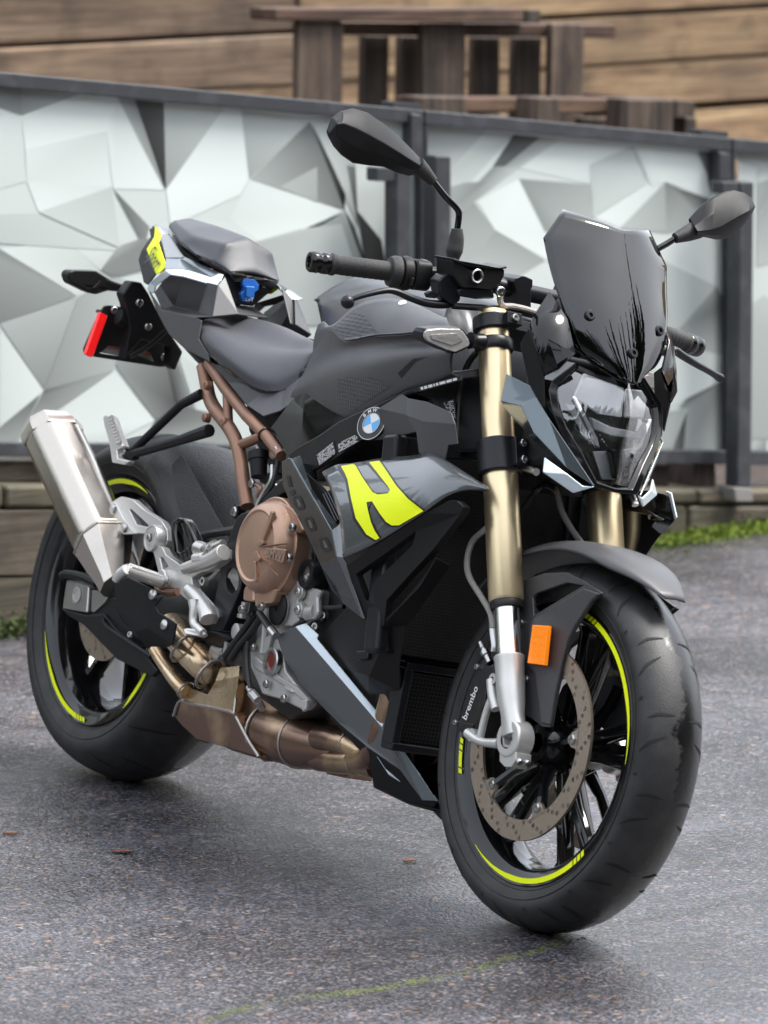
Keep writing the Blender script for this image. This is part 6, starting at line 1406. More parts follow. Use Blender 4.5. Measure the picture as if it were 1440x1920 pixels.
# brake fluid tank and cables by the frame
rsv = lathe('rear_fluid_tank', S('A3', 338, 590, -.13), AXD, [(0, 0), (0, .014), (.03, .016), (.031, .0185), (.045, .0185), (.047, .016), (.047, 0)], M_plastic, BIKE, n=24)
tube('spring_clip', Sp('A3', [(318, 620, -.132), (345, 640, -.136), (330, 680, -.136)]), .004, M_bronze, BIKE, n=8); bolt(S('A3', 312, 620, -.135), (0, -1, 0), .008, .006, BIKE, name='hose_clip')
tube('rear_hose', Sp('A3', [(400, 540, -.13), (395, 600, -.132), (360, 660, -.134), (330, 720, -.136)]), .0055, M_bolt, BIKE, n=8)
tube('rear_hose', Sp('A3', [(425, 500, -.132), (400, 620, -.136), (370, 670, -.136), (340, 700, -.134)]), .004, M_hose, BIKE, n=8)

# ---- pivot plate of the main frame
pl_o = [(1098, 400), (1135, 372), (1262, 330), (1330, 235), (1440, 120), (1640, -60), (1660, 60), (1500, 190), (1330, 300), (1215, 440), (1160, 560), (1142, 700), (1150, 890), (1130, 1010), (1050, 1200), (972, 1362), (872, 1350), (868, 1280), (892, 1180), (940, 960), (985, 700), (1040, 540)]
a_ = [(1055 + 54 * math.cos(k), 938 + 108 * math.sin(k)) for k in [2 * math.pi * i / 20 for i in range(20)]]
PP = plate('frame_plate', [S('C5', x, y, -.172) for x, y in pl_o], .03, M_frame, BIKE, holes=[[S('C5', x, y, -.172) for x, y in a_]], nrm=NYm, bevel=.004, seg=3)
cc = S('C5', 1055, 938, -.172); lathe('pivot_cup', cc + Vector((0, .004, 0)), (0, 1, 0), [(0, .0235), (.006, .0225), (.024, .016), (.026, .0105), (.020, .010), (.020, 0)], M_lug, PP, n=32)
mir(PP)
blk = [(-.11, .40), (.02, .44)]
# ---- crankcase and cylinder block
eb = []
for x, z0, z1, w in ((.56, .30, .50, .11), (.62, .24, .56, .135), (.74, .22, .60, .14), (.88, .27, .66, .13), (.99, .34, .70, .12), (1.03, .42, .68, .11)):
    eb.append([Vector((x, y, z)) for y, z in ((-w, z0 + .03), (-w, z1), (w, z1), (w, z0 + .03), (w * .7, z0), (-w * .7, z0))])
M_dcast = mat('dark cast engine block', (.055, .053, .05), .5, metal=.5, bump=(200, .3))
ENG = loft('engine_block', eb, M_dcast, BIKE, ang=30, bevel=.008)
def ep(name, L, Y, th, m, **kw): kw.setdefault('bevel', .003); return plate(name, [S('C4', x, y, Y) for x, y in L], th, m, ENG, nrm=NYm, **kw)
# silver case: sump side, upper half, water pump cover
ep('crankcase', [(390, 1085), (470, 960), (500, 905), (640, 690), (690, 440), (760, 415), (782, 640), (770, 850), (880, 905), (862, 1080), (820, 1150), (700, 1230), (540, 1290), (590, 1560), (700, 1700), (775, 1790), (770, 1835), (720, 1880), (560, 1800), (395, 1752), (350, 1640), (300, 1530), (296, 1380), (335, 1350), (362, 1190)], -.150, .02, M_cast, bevel=.004)
ep('sump_rim', [(300, 1480), (345, 1440), (560, 1620), (680, 1690), (778, 1800), (770, 1836), (650, 1740), (520, 1650), (330, 1540)], -.1545, .0085, M_cast)
ep('upper_case', [(648, 700), (690, 445), (757, 420), (780, 640), (762, 860), (700, 900), (690, 760), (664, 712)], -.1575, .0115, M_cast)
wp = ep('water_pump_cover', [(470, 1150), (455, 1100), (472, 985), (505, 910), (560, 900), (600, 830), (662, 712), (690, 745), (700, 900), (690, 1080), (700, 1150), (640, 1200), (540, 1190)], -.166, .014, M_cast, bevel=.005, seg=3)
ep('case_boss', [(690, 880), (760, 862), (880, 905), (850, 960), (855, 1090), (820, 1140), (720, 1120), (690, 1060)], -.163, .012, M_cast, bevel=.005, seg=3)
for x, y in ((612, 828), (725, 920), (722, 1068)):
    c = S('C4', x, y, -.166); q = lathe('case_boss', c, (0, -1, 0), [(0, .0135), (.006, .0128), (.007, .0115), (.007, 0)], M_cast, ENG, n=22); bolt(c + Vector((0, -.007, 0)), (0, -1, 0), .0088, .004, ENG)
lathe('pump_boss', S('C4', 535, 1056, -.166), (0, -1, 0), [(0, .0335), (.004, .0325), (.006, .0300), (.006, 0)], M_cast, ENG, n=36)
c = S('C4', 535, 1056, -.172); q = lathe('pump_cap', c, (0, -1, 0), [(0, .0285), (.003, .028), (.0045, .0255), (.0045, .004), (.002, .0035), (.002, 0)], M_plastic, ENG, n=36)
tube('pump_stub', [S('C4', 770, 1090, -.158), S('C4', 850, 1075, -.155)], .0135, M_cast, ENG, n=16, smooth=1)
c = S('C4', 500, 1490, -.152); sg_ = lathe('oil_sight_glass', c, (0, -1, 0), [(0, .0245), (.008, .0245), (.010, .0225), (.010, .0175), (.004, .0165), (.003, .0160)], M_bolt, ENG, n=32)
lathe('sight_window', c + Vector((0, -.0045, 0)), (0, -1, 0), [(0, .0168), (.0005, .0105), (.002, .010), (.0022, 0)], mat('red oil window', (.16, .02, .012), .2, coat=.6), sg_, n=28)
em = S('C4', 790, 775, -.163); mo = lathe('engine_mount', em, (0, -1, 0), [(-.02, .026), (.006, .026), (.010, .0235), (.010, .0155), (.004, .015)], M_frame, ENG, n=28); lathe('mount_washer', em, (0, -1, 0), [(.004, .0152), (.0055, .0145), (.0055, .009), (.003, .009), (.003, .005), (.001, 0)], M_bolt, mo, n=24)
for x, y in ((330, 1370), (440, 1670), (585, 1790)): bolt(S('C4', x, y, -.156), (0, -1, 0), .0075, .006, ENG, name='case_bolt')
for L in ([(420, 1290), (480, 1240), (440, 1420), (400, 1430)], [(560, 1680), (640, 1710), (655, 1740), (580, 1720)], [(720, 1800), (765, 1790), (752, 1880), (722, 1900)]): ep('case_rib', L, -.158, .008, M_cast)
tube('case_rib', [S('C4', x, y, -.153) for x, y in ((430, 1150), (424, 1280), (410, 1420))], .007, M_cast, ENG, n=10)
# hoses and bolts right of the case
for L, r in (([(860, 960), (870, 1030), (960, 1045), (1070, 1035)], .0045), ([(850, 1030), (872, 1100), (905, 1150)], .004), ([(760, 360), (752, 480), (790, 600), (800, 700)], .006), ([(730, 280), (750, 420), (770, 560)], .0035)): tube('engine_hose', [S('C4', x, y, -.150) for x, y in L], r, M_hose, ENG, n=8)
for x, y in ((915, 1110), (850, 1200)): bolt(S('C4', x, y, -.145), (.3, -.9, 0), .008, .008, ENG, name='head_bolt')
tube('exhaust_stub', [S('C4', 980, 1010, -.10), S('C4', 1010, 930, -.10)], .02, M_dheader, ENG, n=14, smooth=1)

# ---- clutch cover
cen = S('C4', 447, 552, -.19); CR = .080
axc = Vector((0, -1, 0)); 
prof = [(-.03, CR + .008), (-.004, CR + .008), (-.002, CR + .006), (-.002, CR + .001), (.010, CR - .002), (.020, CR - .008), (.025, CR - .014), (.0265, CR - .018), (.0235, CR - .022), (.0245, CR - .030), (.0265, .03), (.027, 0)]
CC = lathe('clutch_cover', cen, axc, prof, M_clutch, ENG, n=72, ang=40)
def cp_(x, y, lift): return S('C4', x, y, cen.y - lift)
def relief(name, L, lift, th): return plate(name, [cp_(x, y, lift) for x, y in L], th, M_clutch, CC, nrm=NYm, bevel=.0016)
relief('cover_rib', [(470, 250), (482, 262), (478, 300), (405, 492), (392, 488), (398, 450)], .0315, .008)
relief('cover_rib', [(340, 515), (378, 488), (408, 500), (405, 520), (372, 545)], .0325, .009)
relief('cover_rib', [(318, 598), (352, 578), (382, 640), (370, 662), (345, 664)], .0325, .009)
relief('cover_rib', [(330, 660), (345, 668), (345, 830), (332, 828)], .0300, .006)
relief('cover_rib', [(385, 640), (400, 645), (530, 780), (524, 786)], .0300, .006)
relief('cover_rib', [(390, 545), (400, 535), (590, 515), (590, 522)], .0300, .006)
pad = relief('name_pad', [(400, 612), (440, 558), (575, 562), (588, 572), (568, 672), (555, 682)], .0325, .008)
a, b_ = cp_(440, 598, .0327), cp_(560, 628, .0327); ux = (b_ - a).normalized(); uy = Vector((-ux.z, 0, ux.x)); uy = uy if uy.z > 0 else -uy
text('cover_lettering', 'BMW', a.lerp(b_, .5) - Vector((0, .001, 0)), ux, uy, (b_ - a).length / 2.15, mat('worn bronze edge', (.42, .3, .23), .4, metal=.5), CC, ext=.0008, bold=.01)
plate('cover_snout', [cp_(x, y, .004) for x, y in ((300, 760), (335, 840), (330, 1000), (235, 985), (240, 900))], .03, M_clutch, CC, nrm=NYm, bevel=.006, seg=3)
plate('cover_foot', [cp_(x, y, .002) for x, y in ((330, 920), (520, 880), (470, 1010), (330, 1040))], .03, M_clutch, CC, nrm=NYm, bevel=.006, seg=3)
plate('cover_lug', [cp_(x, y, .0) for x, y in ((520, 160), (640, 230), (700, 300), (742, 405), (690, 440), (640, 380), (560, 260))], .02, M_clutch, CC, nrm=NYm, bevel=.004)
for x, y in ((662, 392), (632, 640), (408, 1038), (250, 1060)): bolt(cp_(x, y, .006), axc, .0078, .008, CC, name='cover_bolt')
lathe('drain_stub', cp_(268, 1000, -.004), (0, 0, -1), [(0, .008), (.02, .008), (.021, .011), (.028, .011), (.028, 0)], M_bolt, CC, n=14)
# hydraulic lines below the cover
for L, r in (([(345, 1090), (270, 1200), (190, 1310), (90, 1450)], .0062), ([(385, 1130), (310, 1240), (210, 1360), (140, 1470)], .0062), ([(285, 1320), (275, 1450), (285, 1600), (300, 1700)], .0042)): tube('engine_hose', [S('C4', x, y, -.165) for x, y in L], r, M_hose, ENG, n=10)
tube('lambda_lead', [S('C4', x, y, -.182) for x, y in ((375, 1085), (420, 1150), (480, 1240))], .0065, M_hose, ENG, n=10)
tube('lambda_tip', [S('C4', x, y, -.182) for x, y in ((470, 1220), (515, 1275))], .0075, M_bolt, ENG, n=10, smooth=1)
V, Fc = join_geo([tube_geo([S('C4', 285, 1690, -.165), S('C4', 305, 1730, -.163)], .005, 8), tube_geo([S('C4', 308, 1735, -.16), S('C4', 360, 1800, -.155)], .0078, 6), tube_geo([S('C4', 362, 1805, -.15), S('C4', 400, 1870, -.13)], .0068, 6)])
mk('lambda_sensor', V, Fc, M_cast, ENG, ang=30)
lathe('clamp_bolt', S('C4', 195, 1240, -.16), (0, -1, 0), [(-.01, .014), (.004, .014), (.005, .012), (.005, 0)], M_cast, ENG, n=18)
plate('lower_link', Sp('C5', [(790, 1330, -.13), (880, 1360, -.13), (1010, 1400, -.13), (1050, 1440, -.13), (980, 1510, -.12), (850, 1540, -.12)]), .05, M_frame, ENG, bevel=.005)
V, Fc = join_geo([tube_geo([S('C5', x, y, -.12) for x, y in ((820, 1540), (900, 1560), (960, 1600))], .007, 8), tube_geo([S('C5', x, y, -.12) for x, y in ((900, 1520), (960, 1545), (1000, 1540))], .008, 8), lathe_geo(S('C5', 1000, 1600, -.125), (0, 0, 1), [(0, .007), (.03, .007)], 8)]); mk('valve_cable_wheel', V, Fc, M_cast, ENG, ang=40)

# ---- exhaust: link pipe, collector, headers
EX = None
cat_ax = [S('C6', 640, 690, -.065), S('C6', 700, 705, -.06), S('C6', 790, 728, -.06), S('C6', 900, 765, -.055), S('C6', 1010, 795, -.05), S('C6', 1120, 820, -.05), S('C6', 1200, 840, -.045)]
rr = [.036, .0365, .0475, .0475, .046, .036, .030]
V, Fc = loft_geo([ring(p, cat_ax[min(i + 1, 6)] - cat_ax[max(i - 1, 0)], r, r * 1.0, 32, Vector((0, 0, 1))) for i, (p, r) in enumerate(zip(cat_ax, rr))])
EX = mk('exhaust', V, Fc, M_dheader, BIKE, ang=50)
def weld(p, d, r, t=.0028):
    u, w, d = basis(d); return tube('weld_bead', [p + (u * math.cos(a) + w * math.sin(a)) * r for a in [2 * math.pi * k / 28 for k in range(29)]], t, M_weld, EX, n=6, smooth=0)
M_weld = mat('grey weld bead', (.44, .40, .36), .35, metal=.8, bump=(300, .5))
dcat = cat_ax[3] - cat_ax[1]
for p, r in ((S('C6', 670, 697, -.062), .0372), (S('C6', 765, 722, -.06), .0478), (S('C6', 955, 780, -.052), .0472)): weld(p, dcat, r)
for L, r in (([(1060, 760, -.075), (1150, 770, -.075), (1240, 800, -.06), (1340, 860, -.05), (1440, 900, -.05)], .022), ([(1060, 880, -.055), (1180, 895, -.055), (1290, 900, -.05), (1400, 925, -.045)], .023)):
    tube('header_pipe', [S('C6', *q) for q in L], r, M_dheader, EX, n=20)
weld(S('C6', 1245, 795, -.06), S('C6', 1290, 815, -.06) - S('C6', 1240, 795, -.06), .0225, .002); weld(S('C6', 1285, 900, -.05), S('C6', 1330, 905, -.05) - S('C6', 1285, 900, -.05), .0235, .002)
for s in (-.09, -.03, .03, .09): tube('header_pipe', [Vector((.86, s * .5, .175)), Vector((.98, s * .8, .20)), Vector((1.04, s, .30)), Vector((1.03, s, .42)), Vector((.99, s, .50))], .019, M_dheader, EX, n=14)
plate('exhaust_tab', Sp('C6', [(1080, 940, -.03), (1250, 940, -.03), (1225, 1000, -.03), (1100, 975, -.03)]), .05, M_dheader, EX, bevel=.003)
# collector box
cb = dict(a=(205, 632, -.105), b=(240, 545, -.112), c=(300, 470, -.105), d=(405, 505, -.095), e=(440, 430, -.10), f=(478, 345, -.105), g=(600, 318, -.085), h=(640, 355, -.065), i=(690, 545, -.060), j=(570, 640, -.112), k=(548, 612, -.118), l=(330, 570, -.116), m=(262, 560, -.113), n=(700, 872, -.098), o=(340, 772, -.095), p=(252, 690, -.10), q=(555, 610, -.117), r=(588, 400, -.108), s=(740, 905, -.06), t=(850, 895, -.05), u=(760, 760, -.062), v=(720, 640, -.06))
ks = list(cb); ix = {k: i for i, k in enumerate(ks)}
cb.update(c=(300, 470, -.116), d=(405, 508, -.120), e=(450, 430, -.122), f=(478, 352, -.122), g=(592, 338, -.114), r=(588, 400, -.119), q=(555, 612, -.1185))
cf = ['bcm', 'mcl', 'cdql', 'derq', 'efgr', 'ghir', 'rijq', 'jivn'[0:0] + 'jivun', 'uns', 'ust']
COLL = polys('collector', [S('C6', *p) for p in cb.values()], [tuple(ix[k] for k in f) for f in cf], M_header, EX, solid=.003, bevel=.004, bang=8, ang=30)
low = polys('collector_side', [S('C6', *cb[k]) for k in ('a', 'b', 'm', 'l', 'k', 'j', 'n', 'o', 'p')], [(0, 1, 2, 3, 4, 5, 6, 7, 8)], M_dheader, EX, solid=.004, bevel=.003)
tube('weld_seam', [S('C6', x, y, Y - .001) for x, y, Y in ((205, 632, -.106), (240, 548, -.113), (300, 560, -.115), (430, 585, -.117), (550, 615, -.1185), (575, 645, -.113), (640, 770, -.105), (705, 872, -.099))], .0032, M_weld, EX, n=6)
tube('weld_seam', [S('C6', x, y, Y - .002) for x, y, Y in ((560, 620, -.118), (572, 520, -.114), (586, 410, -.110), (630, 350, -.07))], .0028, M_weld, EX, n=6)
cbk = [[Vector((x, y, z)) for y, z in ((-w, z0), (-w, z1), (w2, z1), (w2, z0))] for x, w, w2, z0, z1 in ((.37, .095, .05, .17, .20), (.45, .10, .08, .145, .235), (.56, .10, .08, .135, .27), (.66, .085, .08, .135, .24), (.72, .04, .06, .15, .22))]
loft('collector_body', cbk, M_dheader, EX, ang=30, bevel=.01)
# link pipe
lpp = [S('C6', x, y, Y) for x, y, Y in ((185, 110, -.140), (225, 160, -.144), (300, 255, -.138), (395, 345, -.120), (470, 405, -.085), (530, 450, -.06))]
tube('link_pipe', lpp, [.0265, .0265, .027, .0285, .029, .029], M_header, EX, n=28, ang=60)
for (x, y, Y, r) in ((265, 235, -.155, .0285), (415, 385, -.123, .030)): weld(S('C6', x, y, Y), lpp[3] - lpp[2], r, .0032)
tube('balance_pipe', [S('C6', x, y, Y) for x, y, Y in ((95, 245, -.145), (150, 330, -.14), (215, 420, -.13), (280, 490, -.12))], [.012, .0125, .0135, .015], M_header, EX, n=18)
weld(S('C6', 275, 482, -.12), S('C6', 280, 490, -.12) - S('C6', 215, 420, -.13), .0158, .0025)
# muffler
mA, mB, mC = S('A4', 232, 150, -.19), S('A4', 502, 718, -.19), S('A4', 545, 900, -.185)
dm = (mB - mA).normalized(); um = Vector((-dm.z, 0, dm.x)); um = um if um.z > 0 else -um; ym = Vector((0, -1, 0))
def mring(c, s, n=6, tilt=0.0):
    # rounded six sided section: broad outer face, bevel towards the front
    pts = [(-.046, .020), (-.030, .044), (.012, .047), (.040, .030), (.047, -.018), (.030, -.044), (-.030, -.044), (-.047, -.015)]
    out = []
    for i, (a, b_) in enumerate(pts):
        a2, b2 = pts[(i + 1) % 8]
        for t in (0,): out.append(c + um * (a + (a2 - a) * t) * s * 1.06 + ym * (b_ + (b2 - b_) * t) * s * 1.06 + dm * tilt * (a + (a2 - a) * t))
    return out
MF = loft('muffler', [mring(mA.lerp(mB, t), 1.0) for t in (.075, .99)], M_brushed, EX, ang=30, bevel=.0125, seg=5, bang=12)
loft('muffler_end_cap', [mring(mA + dm * h, s, tilt=.25) for h, s in ((-.012, .60), (-.012, .74), (-.006, .86), (.012, .985), (.024, 1.012), (.034, 1.012), (.036, .99))], M_brushed, EX, ang=30, bevel=.009, seg=4, bang=12)
cnA = mB - dm * .003
loft('muffler_cone', [mring(cnA + (mC - cnA) * t, s) for t, s in ((0, 1.004), (.03, 1.0), (.5, .78), (.95, .56), (1.15, .50))], M_brushed, EX, ang=30, bevel=.009, seg=4, bang=12)
w_ = mring(mB - dm * .002, 1.012); tube('muffler_band', w_ + [w_[0]], .0018, M_weld, EX, n=6, smooth=0)
# heat shield
hsd = dict(a=(58, 962, -.232), b=(100, 930, -.236), c=(172, 908, -.238), d=(380, 1005, -.226), e=(352, 1052, -.224), f=(400, 1090, -.222), g=(470, 1075, -.220), h=(408, 1150, -.220), i=(430, 1200, -.219), j=(585, 1302, -.208), k=(556, 1482, -.200), l=(342, 1338, -.226), m=(120, 1290, -.222), n=(240, 1375, -.212), o=(330, 1500, -.190), p=(525, 1500, -.180), q=(80, 1180, -.226))
HS = shape('heat_shield', 'C5', hsd, [('a', 'b', 'c', 'd', 'e', 'f', 'g', 'h', 'i', 'j', 'k', 'l', 'q'), ('q', 'l', 'n', 'm'), ('l', 'k', 'p', 'o', 'n')], M_plastic, EX, bevel=.004, solid=.004)
for x, y, Y in ((392, 1058, -.2245), (490, 1312, -.2135), (205, 1395, -.2175)): bolt(S('C5', x, y, Y), (.2, -.95, .1), .0095 if x > 300 else .006, .005, EX, name='shield_bolt', sock=x < 300)

# ---- swingarm, chain guard side, rear axle adjuster
sw_ = []
for x, z, hh, y0, y1 in ((-.055, .322, .026, -.135, -.105), (.03, .318, .036, -.140, -.105), (.12, .312, .040, -.140, -.105), (.24, .312, .046, -.138, -.10), (.36, .335, .055, -.135, -.08), (.47, .375, .065, -.13, -.06), (.56, .41, .06, -.12, -.05)):
    sw_.append([Vector((x, y, zz)) for y, zz in ((y0, z - hh * .7), (y0, z + hh * .7), (y0 + .008, z + hh), (y1, z + hh), (y1, z - hh), (y0 + .008, z - hh))])
SWA = loft('swingarm', sw_, M_frame, BIKE, ang=30, bevel=.006); mir(SWA)
box('swingarm_bridge', (.42, 0, .37), (.12, .18, .09), M_frame, SWA, bevel=.01)
M_alu = mat('machined aluminium', (.52, .51, .49), .3, metal=.9, bump=(200, .1))
bl = plate('rear_caliper_block', [S('A4', x, y, -.150) for x, y in ((318, 890), (428, 925), (418, 1052), (298, 1030))], .03, M_alu, SWA, nrm=NYm, bevel=.004); lathe('block_recess', S('A4', 372, 965, -.1505), NYm, [(0, .016), (.002, .0155), (.002, .011), (.0005, .010), (.0005, 0)], M_cast, SWA, n=24)
plate('rear_caliper_lug', [S('A4', x, y, -.146) for x, y in ((440, 940), (525, 960), (505, 1000), (450, 1050), (436, 1045))], .02, M_alu, SWA, nrm=NYm, bevel=.003)
tube('caliper_guard', [S('A4', x, y, -.155) for x, y in ((300, 874), (330, 866), (400, 880), (470, 912))], .0085, M_plastic, SWA, n=10)
plate('rear_guard', [S('A4', x, y, -.148) for x, y in ((290, 1028), (420, 1062), (500, 1055), (560, 1130), (700, 1250), (760, 1330), (730, 1360), (560, 1275), (400, 1110), (320, 1060))], .012, M_plastic, SWA, nrm=NYm, bevel=.003)
tube('guard_edge', [S('A4', x, y, -.152) for x, y in ((500, 1085), (520, 1120), (620, 1190), (730, 1262))], .004, M_plastic, SWA, n=8)
# inner mudguard over the rear tyre
hg = []
for i in range(14):
    t = i / 13; a = rad(6 + 84 * t); R0 = .334
    P = lambda r, y: Vector((r * math.cos(a), y, RR + r * math.sin(a)))
    hg.append([P(.268 - .02 * (1 - t), -.108), P(.29, -.110), P(.315, -.101), P(R0 - .004, -.078), P(R0 + .002, -.045), P(R0 + .004, 0)])
M_hug = mat('speckled black mudguard', (.03, .03, .031), .36, bump=(420, .6), rvar=(300, .55))
HG = sheet('rear_mudguard', hg[:11], M_hug, BIKE, sym=True, solid=.003, sub=1, ang=60)
V = [S('B3', x, y, -.1125) for x, y in ((1010, 185), (1075, 112), (1352, 600), (1400, 720), (1180, 680), (1090, 560), (1040, 420))]
polys('mudguard_side', V, [tuple(range(7))], M_hug, HG, solid=.004, bevel=.002)
tube('rear_brake_line', [S('C5', x, y, -.15) for x, y in ((765, 590), (800, 565), (900, 540), (1060, 515), (1120, 500))], .0075, M_hose, BIKE, n=10)

# ---- rider foot controls
def c5(L, Y): return [S('C5', x, y, Y) for x, y in L]
g = [plate_geo(c5([(5, 320), (30, 285), (62, 262), (80, 300), (150, 430), (232, 535), (225, 548), (135, 548), (110, 520), (40, 400)], -.178), .010, nrm=NYm),
     plate_geo(c5([(62, 258), (120, 228), (222, 255), (330, 352), (468, 440), (505, 505), (512, 600), (470, 690), (395, 700), (330, 545), (232, 540), (150, 430)], -.172), .014, [c5([(188, 335), (212, 340), (352, 470), (340, 485), (250, 465)], -.172)], nrm=NYm),
     plate_geo(c5([(345, 600), (470, 660), (500, 720), (600, 790), (650, 825), (720, 815), (850, 770), (900, 745), (965, 690), (1000, 665), (1000, 750), (960, 790), (860, 850), (790, 870), (716, 912), (728, 1000), (800, 1080), (885, 1170), (895, 1240), (862, 1300), (820, 1275), (770, 1180), (640, 1075), (560, 1005), (470, 1000), (440, 890), (398, 720)], -.186), .016, [c5([(448, 745), (470, 742), (520, 820), (470, 850)], -.186)], nrm=NYm),
     tube_geo(catmull(c5([(650, 835), (760, 800), (880, 760), (990, 700)], -.192), 4), [.009 + .006 * i / 12 for i in range(13)], 12), tube_geo(catmull(c5([(690, 1010), (770, 1090), (840, 1200), (862, 1270)], -.190), 4), [.011 + .006 * i / 12 for i in range(13)], 12), tube_geo(c5([(750, 755), (830, 745)], -.196), .0105, 12)]
V, Fc = join_geo(g); FH = mk('footrest_hanger', V, Fc, M_lug, BIKE, ang=35, bevel=.0025)
bc_ = S('C5', 392, 582, -.186); lathe('hanger_boss', bc_, NYm, [(-.012, .0245), (.004, .0245), (.006, .0235), (.006, .0205), (.004, .0195), (.0055, .0185), (.0055, .008), (.003, .0075), (.003, 0)], M_lug, FH, n=40)
for k in range(3):
    a = k * 2.09 + .6; lathe('boss_dimple', bc_ + Vector((.0125 * math.cos(a), -.0057, .0125 * math.sin(a))), NYm, [(0, .0042), (-.0001, 0)], M_cast, FH, n=12)
bolt(bc_ + Vector((-.004, -.005, .0)), NYm, .0062, .004, FH)
for x, y in ((58, 330), (152, 497)): bolt(S('C5', x, y, -.179), NYm, .0085, .005, FH, sock=False)
lathe('peg_mount', S('C5', 508, 935, -.186), NYm, [(0, .0185), (.012, .018), (.014, .016), (.014, 0)], M_lug, FH, n=4 * 6); bolt(S('C5', 508, 935, -.2), NYm, .0078, .004, FH, sock=False)
bolt(S('C5', 655, 850, -.187), NYm, .007, .004, FH, sock=False)
pg0, pg1 = S('C5', 450, 945, -.205), S('C5', 160, 845, -.282); dp = (pg1 - pg0).normalized()
FPG = tube('footpeg', [pg0, pg0.lerp(pg1, .5), pg1], [.0125, .0115, .0105], M_lug, BIKE, n=14, smooth=3)
kn = []
up_ = Vector((0, .15, 1)); sd_ = dp.cross(up_).normalized(); up_ = sd_.cross(dp).normalized()
for i in range(14):
    for j in range(-1, 3):
        c = pg0.lerp(pg1, .10 + .85 * (i + .5 * (j % 2)) / 14); a = j * .55 - .35; n_ = (up_ * math.cos(a) + sd_ * (-math.sin(a))); n_ = n_ if True else n_; kn.append(lathe_geo(c + n_ * .0112, n_, [(0, .0032), (.0022, .0014), (.0022, 0)], 6))
V, Fc = join_geo(kn); tag(mk('peg_knurl', V, Fc, M_lug, FPG, ang=30), kind='stuff')
tube('peg_feeler', [S('C5', 165, 845, -.284), S('C5', 110, 885, -.288), S('C5', 72, 938, -.290)], [.0095, .0085, .007], M_lug, FPG, n=12)
tube('peg_bracket', c5([(430, 1000), (480, 1030), (560, 1045), (600, 1030)], -.19), .007, M_bronze, FH, n=10)
ho = c5([(535, 480), (548, 440), (600, 402), (652, 410), (690, 460), (776, 650), (770, 700), (640, 786), (565, 730), (548, 690)], -.192); hi = c5([(585, 462), (612, 440), (640, 520), (695, 640), (660, 668), (620, 700), (596, 690), (580, 560)], -.192)
plate('heel_guard', ho, .018, M_carbon, BIKE, holes=[hi], nrm=NYm, bevel=.0035, seg=3)
BPd = tube('brake_pedal', c5([(735, 1110), (738, 1180), (732, 1290), (770, 1340), (815, 1380)], -.205), [.0105, .0085, .0075, .0075, .007], M_lug, BIKE, n=12)
plate('pedal_pad', [S('C5', 640, 1345, -.222), S('C5', 690, 1338, -.216), S('C5', 810, 1360, -.206), S('C5', 832, 1392, -.204), S('C5', 800, 1410, -.206), S('C5', 662, 1388, -.221)], .010, M_lug, BPd, bevel=.002)
V, Fc = join_geo([tube_geo(c5([(772, 665), (840, 690)], -.19), .0135, 14), tube_geo(c5([(835, 692), (930, 648)], -.19), .010, 14), tube_geo(c5([(860, 680), (880, 670)], -.19), .0125, 14), tube_geo(c5([(905, 660), (925, 650)], -.19), .0125, 14), tube_geo(c5([(930, 648), (985, 622)], -.19), .0075, 6)])
mk('rear_master_cylinder', V, Fc, M_alu, BIKE, ang=40)
tube('spring_hook', c5([(840, 945), (900, 900), (960, 830)], -.17), .004, M_cast, BIKE, n=8); lathe('spring_eye', S('C5', 845, 950, -.172), NYm, [(0, .008), (.01, .008), (.01, .004)], M_cast, BIKE, n=14)
# left side counterpart of the foot controls
for nm in ('footrest_hanger', 'heel_guard', 'footpeg', 'brake_pedal'):
    o = bpy.data.objects[nm]; c = mir(o)
    if nm == 'brake_pedal': c.name = 'shift_lever'
# ---- passenger footrests
def pillion():
    g = [tube_geo([S('D2', 1135, 925, -.125), S('D2', 1020, 985, -.132), S('D2', 745, 1248, -.150)], [.010, .0085, .008], 10), tube_geo([S('D2', 1180, 1130, -.135), S('D2', 1000, 1190, -.140), S('D2', 720, 1272, -.152)], [.012, .009, .0085], 10),
         plate_geo([S('D2', x, y, -.156) for x, y in ((650, 1240), (735, 1232), (760, 1262), (740, 1290), (690, 1300), (655, 1280))], .014, nrm=NYm)]
    V, Fc = join_geo(g); o = mk('pillion_bracket', V, Fc, M_plastic, BIKE, ang=40, bevel=.0015)
    bolt(S('D2', 700, 1250, -.157), NYm, .0068, .004, o, sock=False)
    q = [(576, 1055, -.215), (585, 1048, -.217), (612, 1045, -.217), (628, 1060, -.214), (690, 1222, -.166), (655, 1240, -.160), (660, 1285, -.158), (725, 1302, -.15), (700, 1325, -.152), (628, 1312, -.16), (612, 1200, -.172), (582, 1100, -.2)]
    pgp = plate('pillion_peg', [S('D2', x, y, -.17) for x, y, Y in q], .016, M_lug, o, nrm=NYm, bevel=.003)
    rg = []
    for i in range(9):
        t = i / 8; a, b_ = S('D2', 606 + 50 * t, 1062 + 138 * t, -.172), S('D2', 622 + 52 * t, 1056 + 142 * t, -.172); rg.append(tube_geo([a, b_ + Vector((.004, 0, .002))], .003, 6))
    V, Fc = join_geo(rg); tag(mk('peg_ridges', V, Fc, M_lug, o, ang=30), kind='stuff')
    return o
mirtree(pillion())

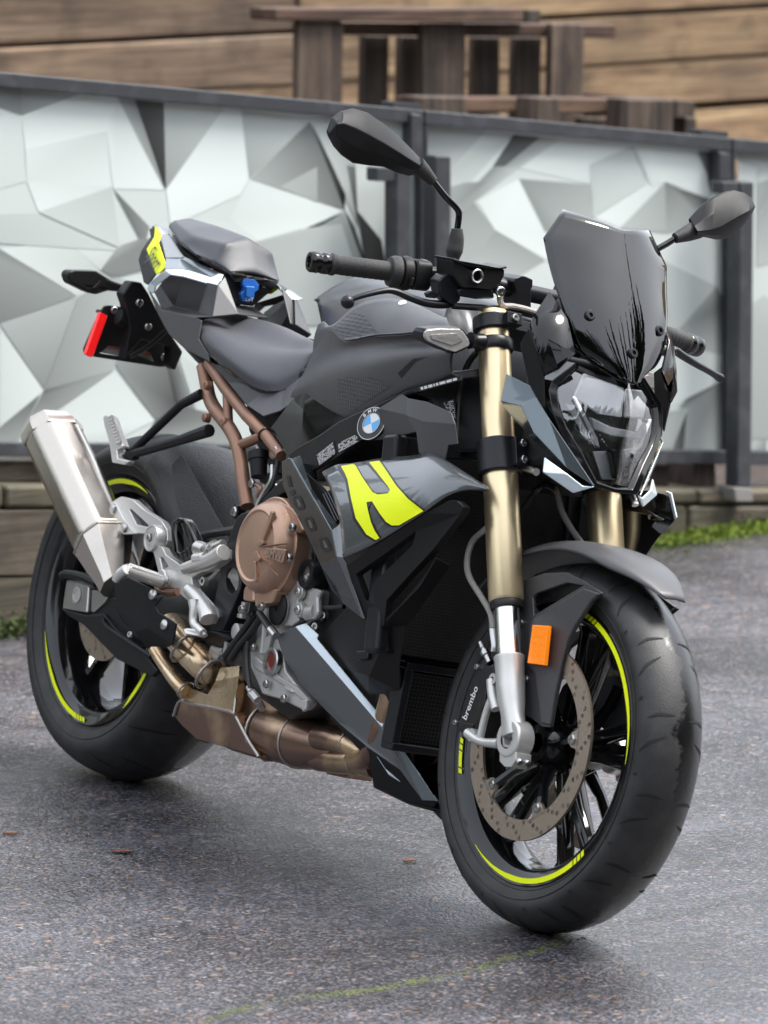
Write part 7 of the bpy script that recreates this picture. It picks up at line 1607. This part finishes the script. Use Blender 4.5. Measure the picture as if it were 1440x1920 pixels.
# ---- number plate bracket, tail lamp parts
XP = -.17
def d2(L, X): return [SX('D2', x, y, X) for x, y in L]
PB = plate('plate_bracket', d2([(592, 432), (618, 428), (700, 440), (742, 520), (880, 560), (960, 640), (930, 772), (900, 774), (520, 716), (478, 700), (474, 672), (560, 470)], XP), .006, M_plastic, BIKE, nrm=NX, holes=[d2([(562, 697), (612, 656), (680, 664), (688, 717)], XP), d2([(766, 706), (820, 684), (852, 694), (874, 748)], XP)], bevel=.002)
M_plate = mat('pale plate back', (.45, .45, .46), .5)
plate('plate_sheet', d2([(556, 690), (612, 650), (880, 676), (880, 756)], XP - .012), .002, M_plate, PB, nrm=NX)
for q in ([(600, 672), (618, 656), (676, 664), (672, 678)], [(790, 700), (822, 684), (852, 694), (858, 714)]): plate('plate_mark', d2(q, XP - .0105), .001, mat('faded red paint', (.5, .15, .13), .5), PB, nrm=NX)
rf = plate('red_reflector', d2([(566, 466), (606, 488), (604, 500), (526, 712), (515, 722), (482, 702)], XP + .02), .012, M_red, PB, nrm=NX, bevel=.002); plate('reflector_shell', d2([(572, 452), (615, 482), (606, 500), (562, 468)], XP + .012), .02, M_plastic, PB, nrm=NX, bevel=.002)
plate('bracket_arm', d2([(742, 292), (800, 300), (840, 362), (930, 540), (1032, 690), (988, 796), (955, 770), (965, 660), (800, 620), (700, 735), (732, 560), (712, 430), (690, 368)], -.12), .03, M_plastic, PB, nrm=NX, bevel=.004)
tube('bracket_rib', d2([(735, 716), (830, 660), (935, 570)], -.10), .005, M_plastic, PB, n=8); tube('bracket_knob', d2([(665, 490), (705, 510)], -.14), .015, M_plastic, PB, n=14, smooth=1)
for x, y in ((782, 412), (830, 548), (920, 718), (640, 455)): bolt(SX('D2', x, y, -.10 if x < 850 and x > 700 else XP + .002), NX, .0072, .005, PB)
def rear_ind():
    o = plate('rear_indicator', d2([(380, 262), (390, 238), (405, 232), (548, 235), (590, 262), (640, 292), (700, 312), (742, 318), (760, 340), (742, 362), (690, 354), (612, 346), (540, 368), (500, 355), (395, 304)], -.19), .03, M_plastic, BIKE, nrm=NX, bevel=.006, seg=3)
    plate('indicator_rim', d2([(520, 330), (555, 300), (560, 285), (572, 300), (555, 325), (540, 335)], -.188), .004, M_hose, o, nrm=NX, bevel=.001)
    rg = [tube_geo(d2([(600 + 18 * k, 282 + 6.5 * k), (606 + 18 * k, 300 + 6 * k)], -.185), .0022, 6) for k in range(6)]
    V, Fc = join_geo(rg); tag(mk('stalk_ridges', V, Fc, M_plastic, o, ang=30), kind='stuff'); bolt(SX('D2', 716, 334, -.189), NX, .0085, .005, o)
    return o
mirtree(rear_ind())
plate('tail_lamp', [Vector((-.115, y, z)) for y, z in ((-.05, .93), (.05, .93), (.04, .96), (-.04, .96))], .01, M_red, BIKE, nrm=NX, bevel=.002)
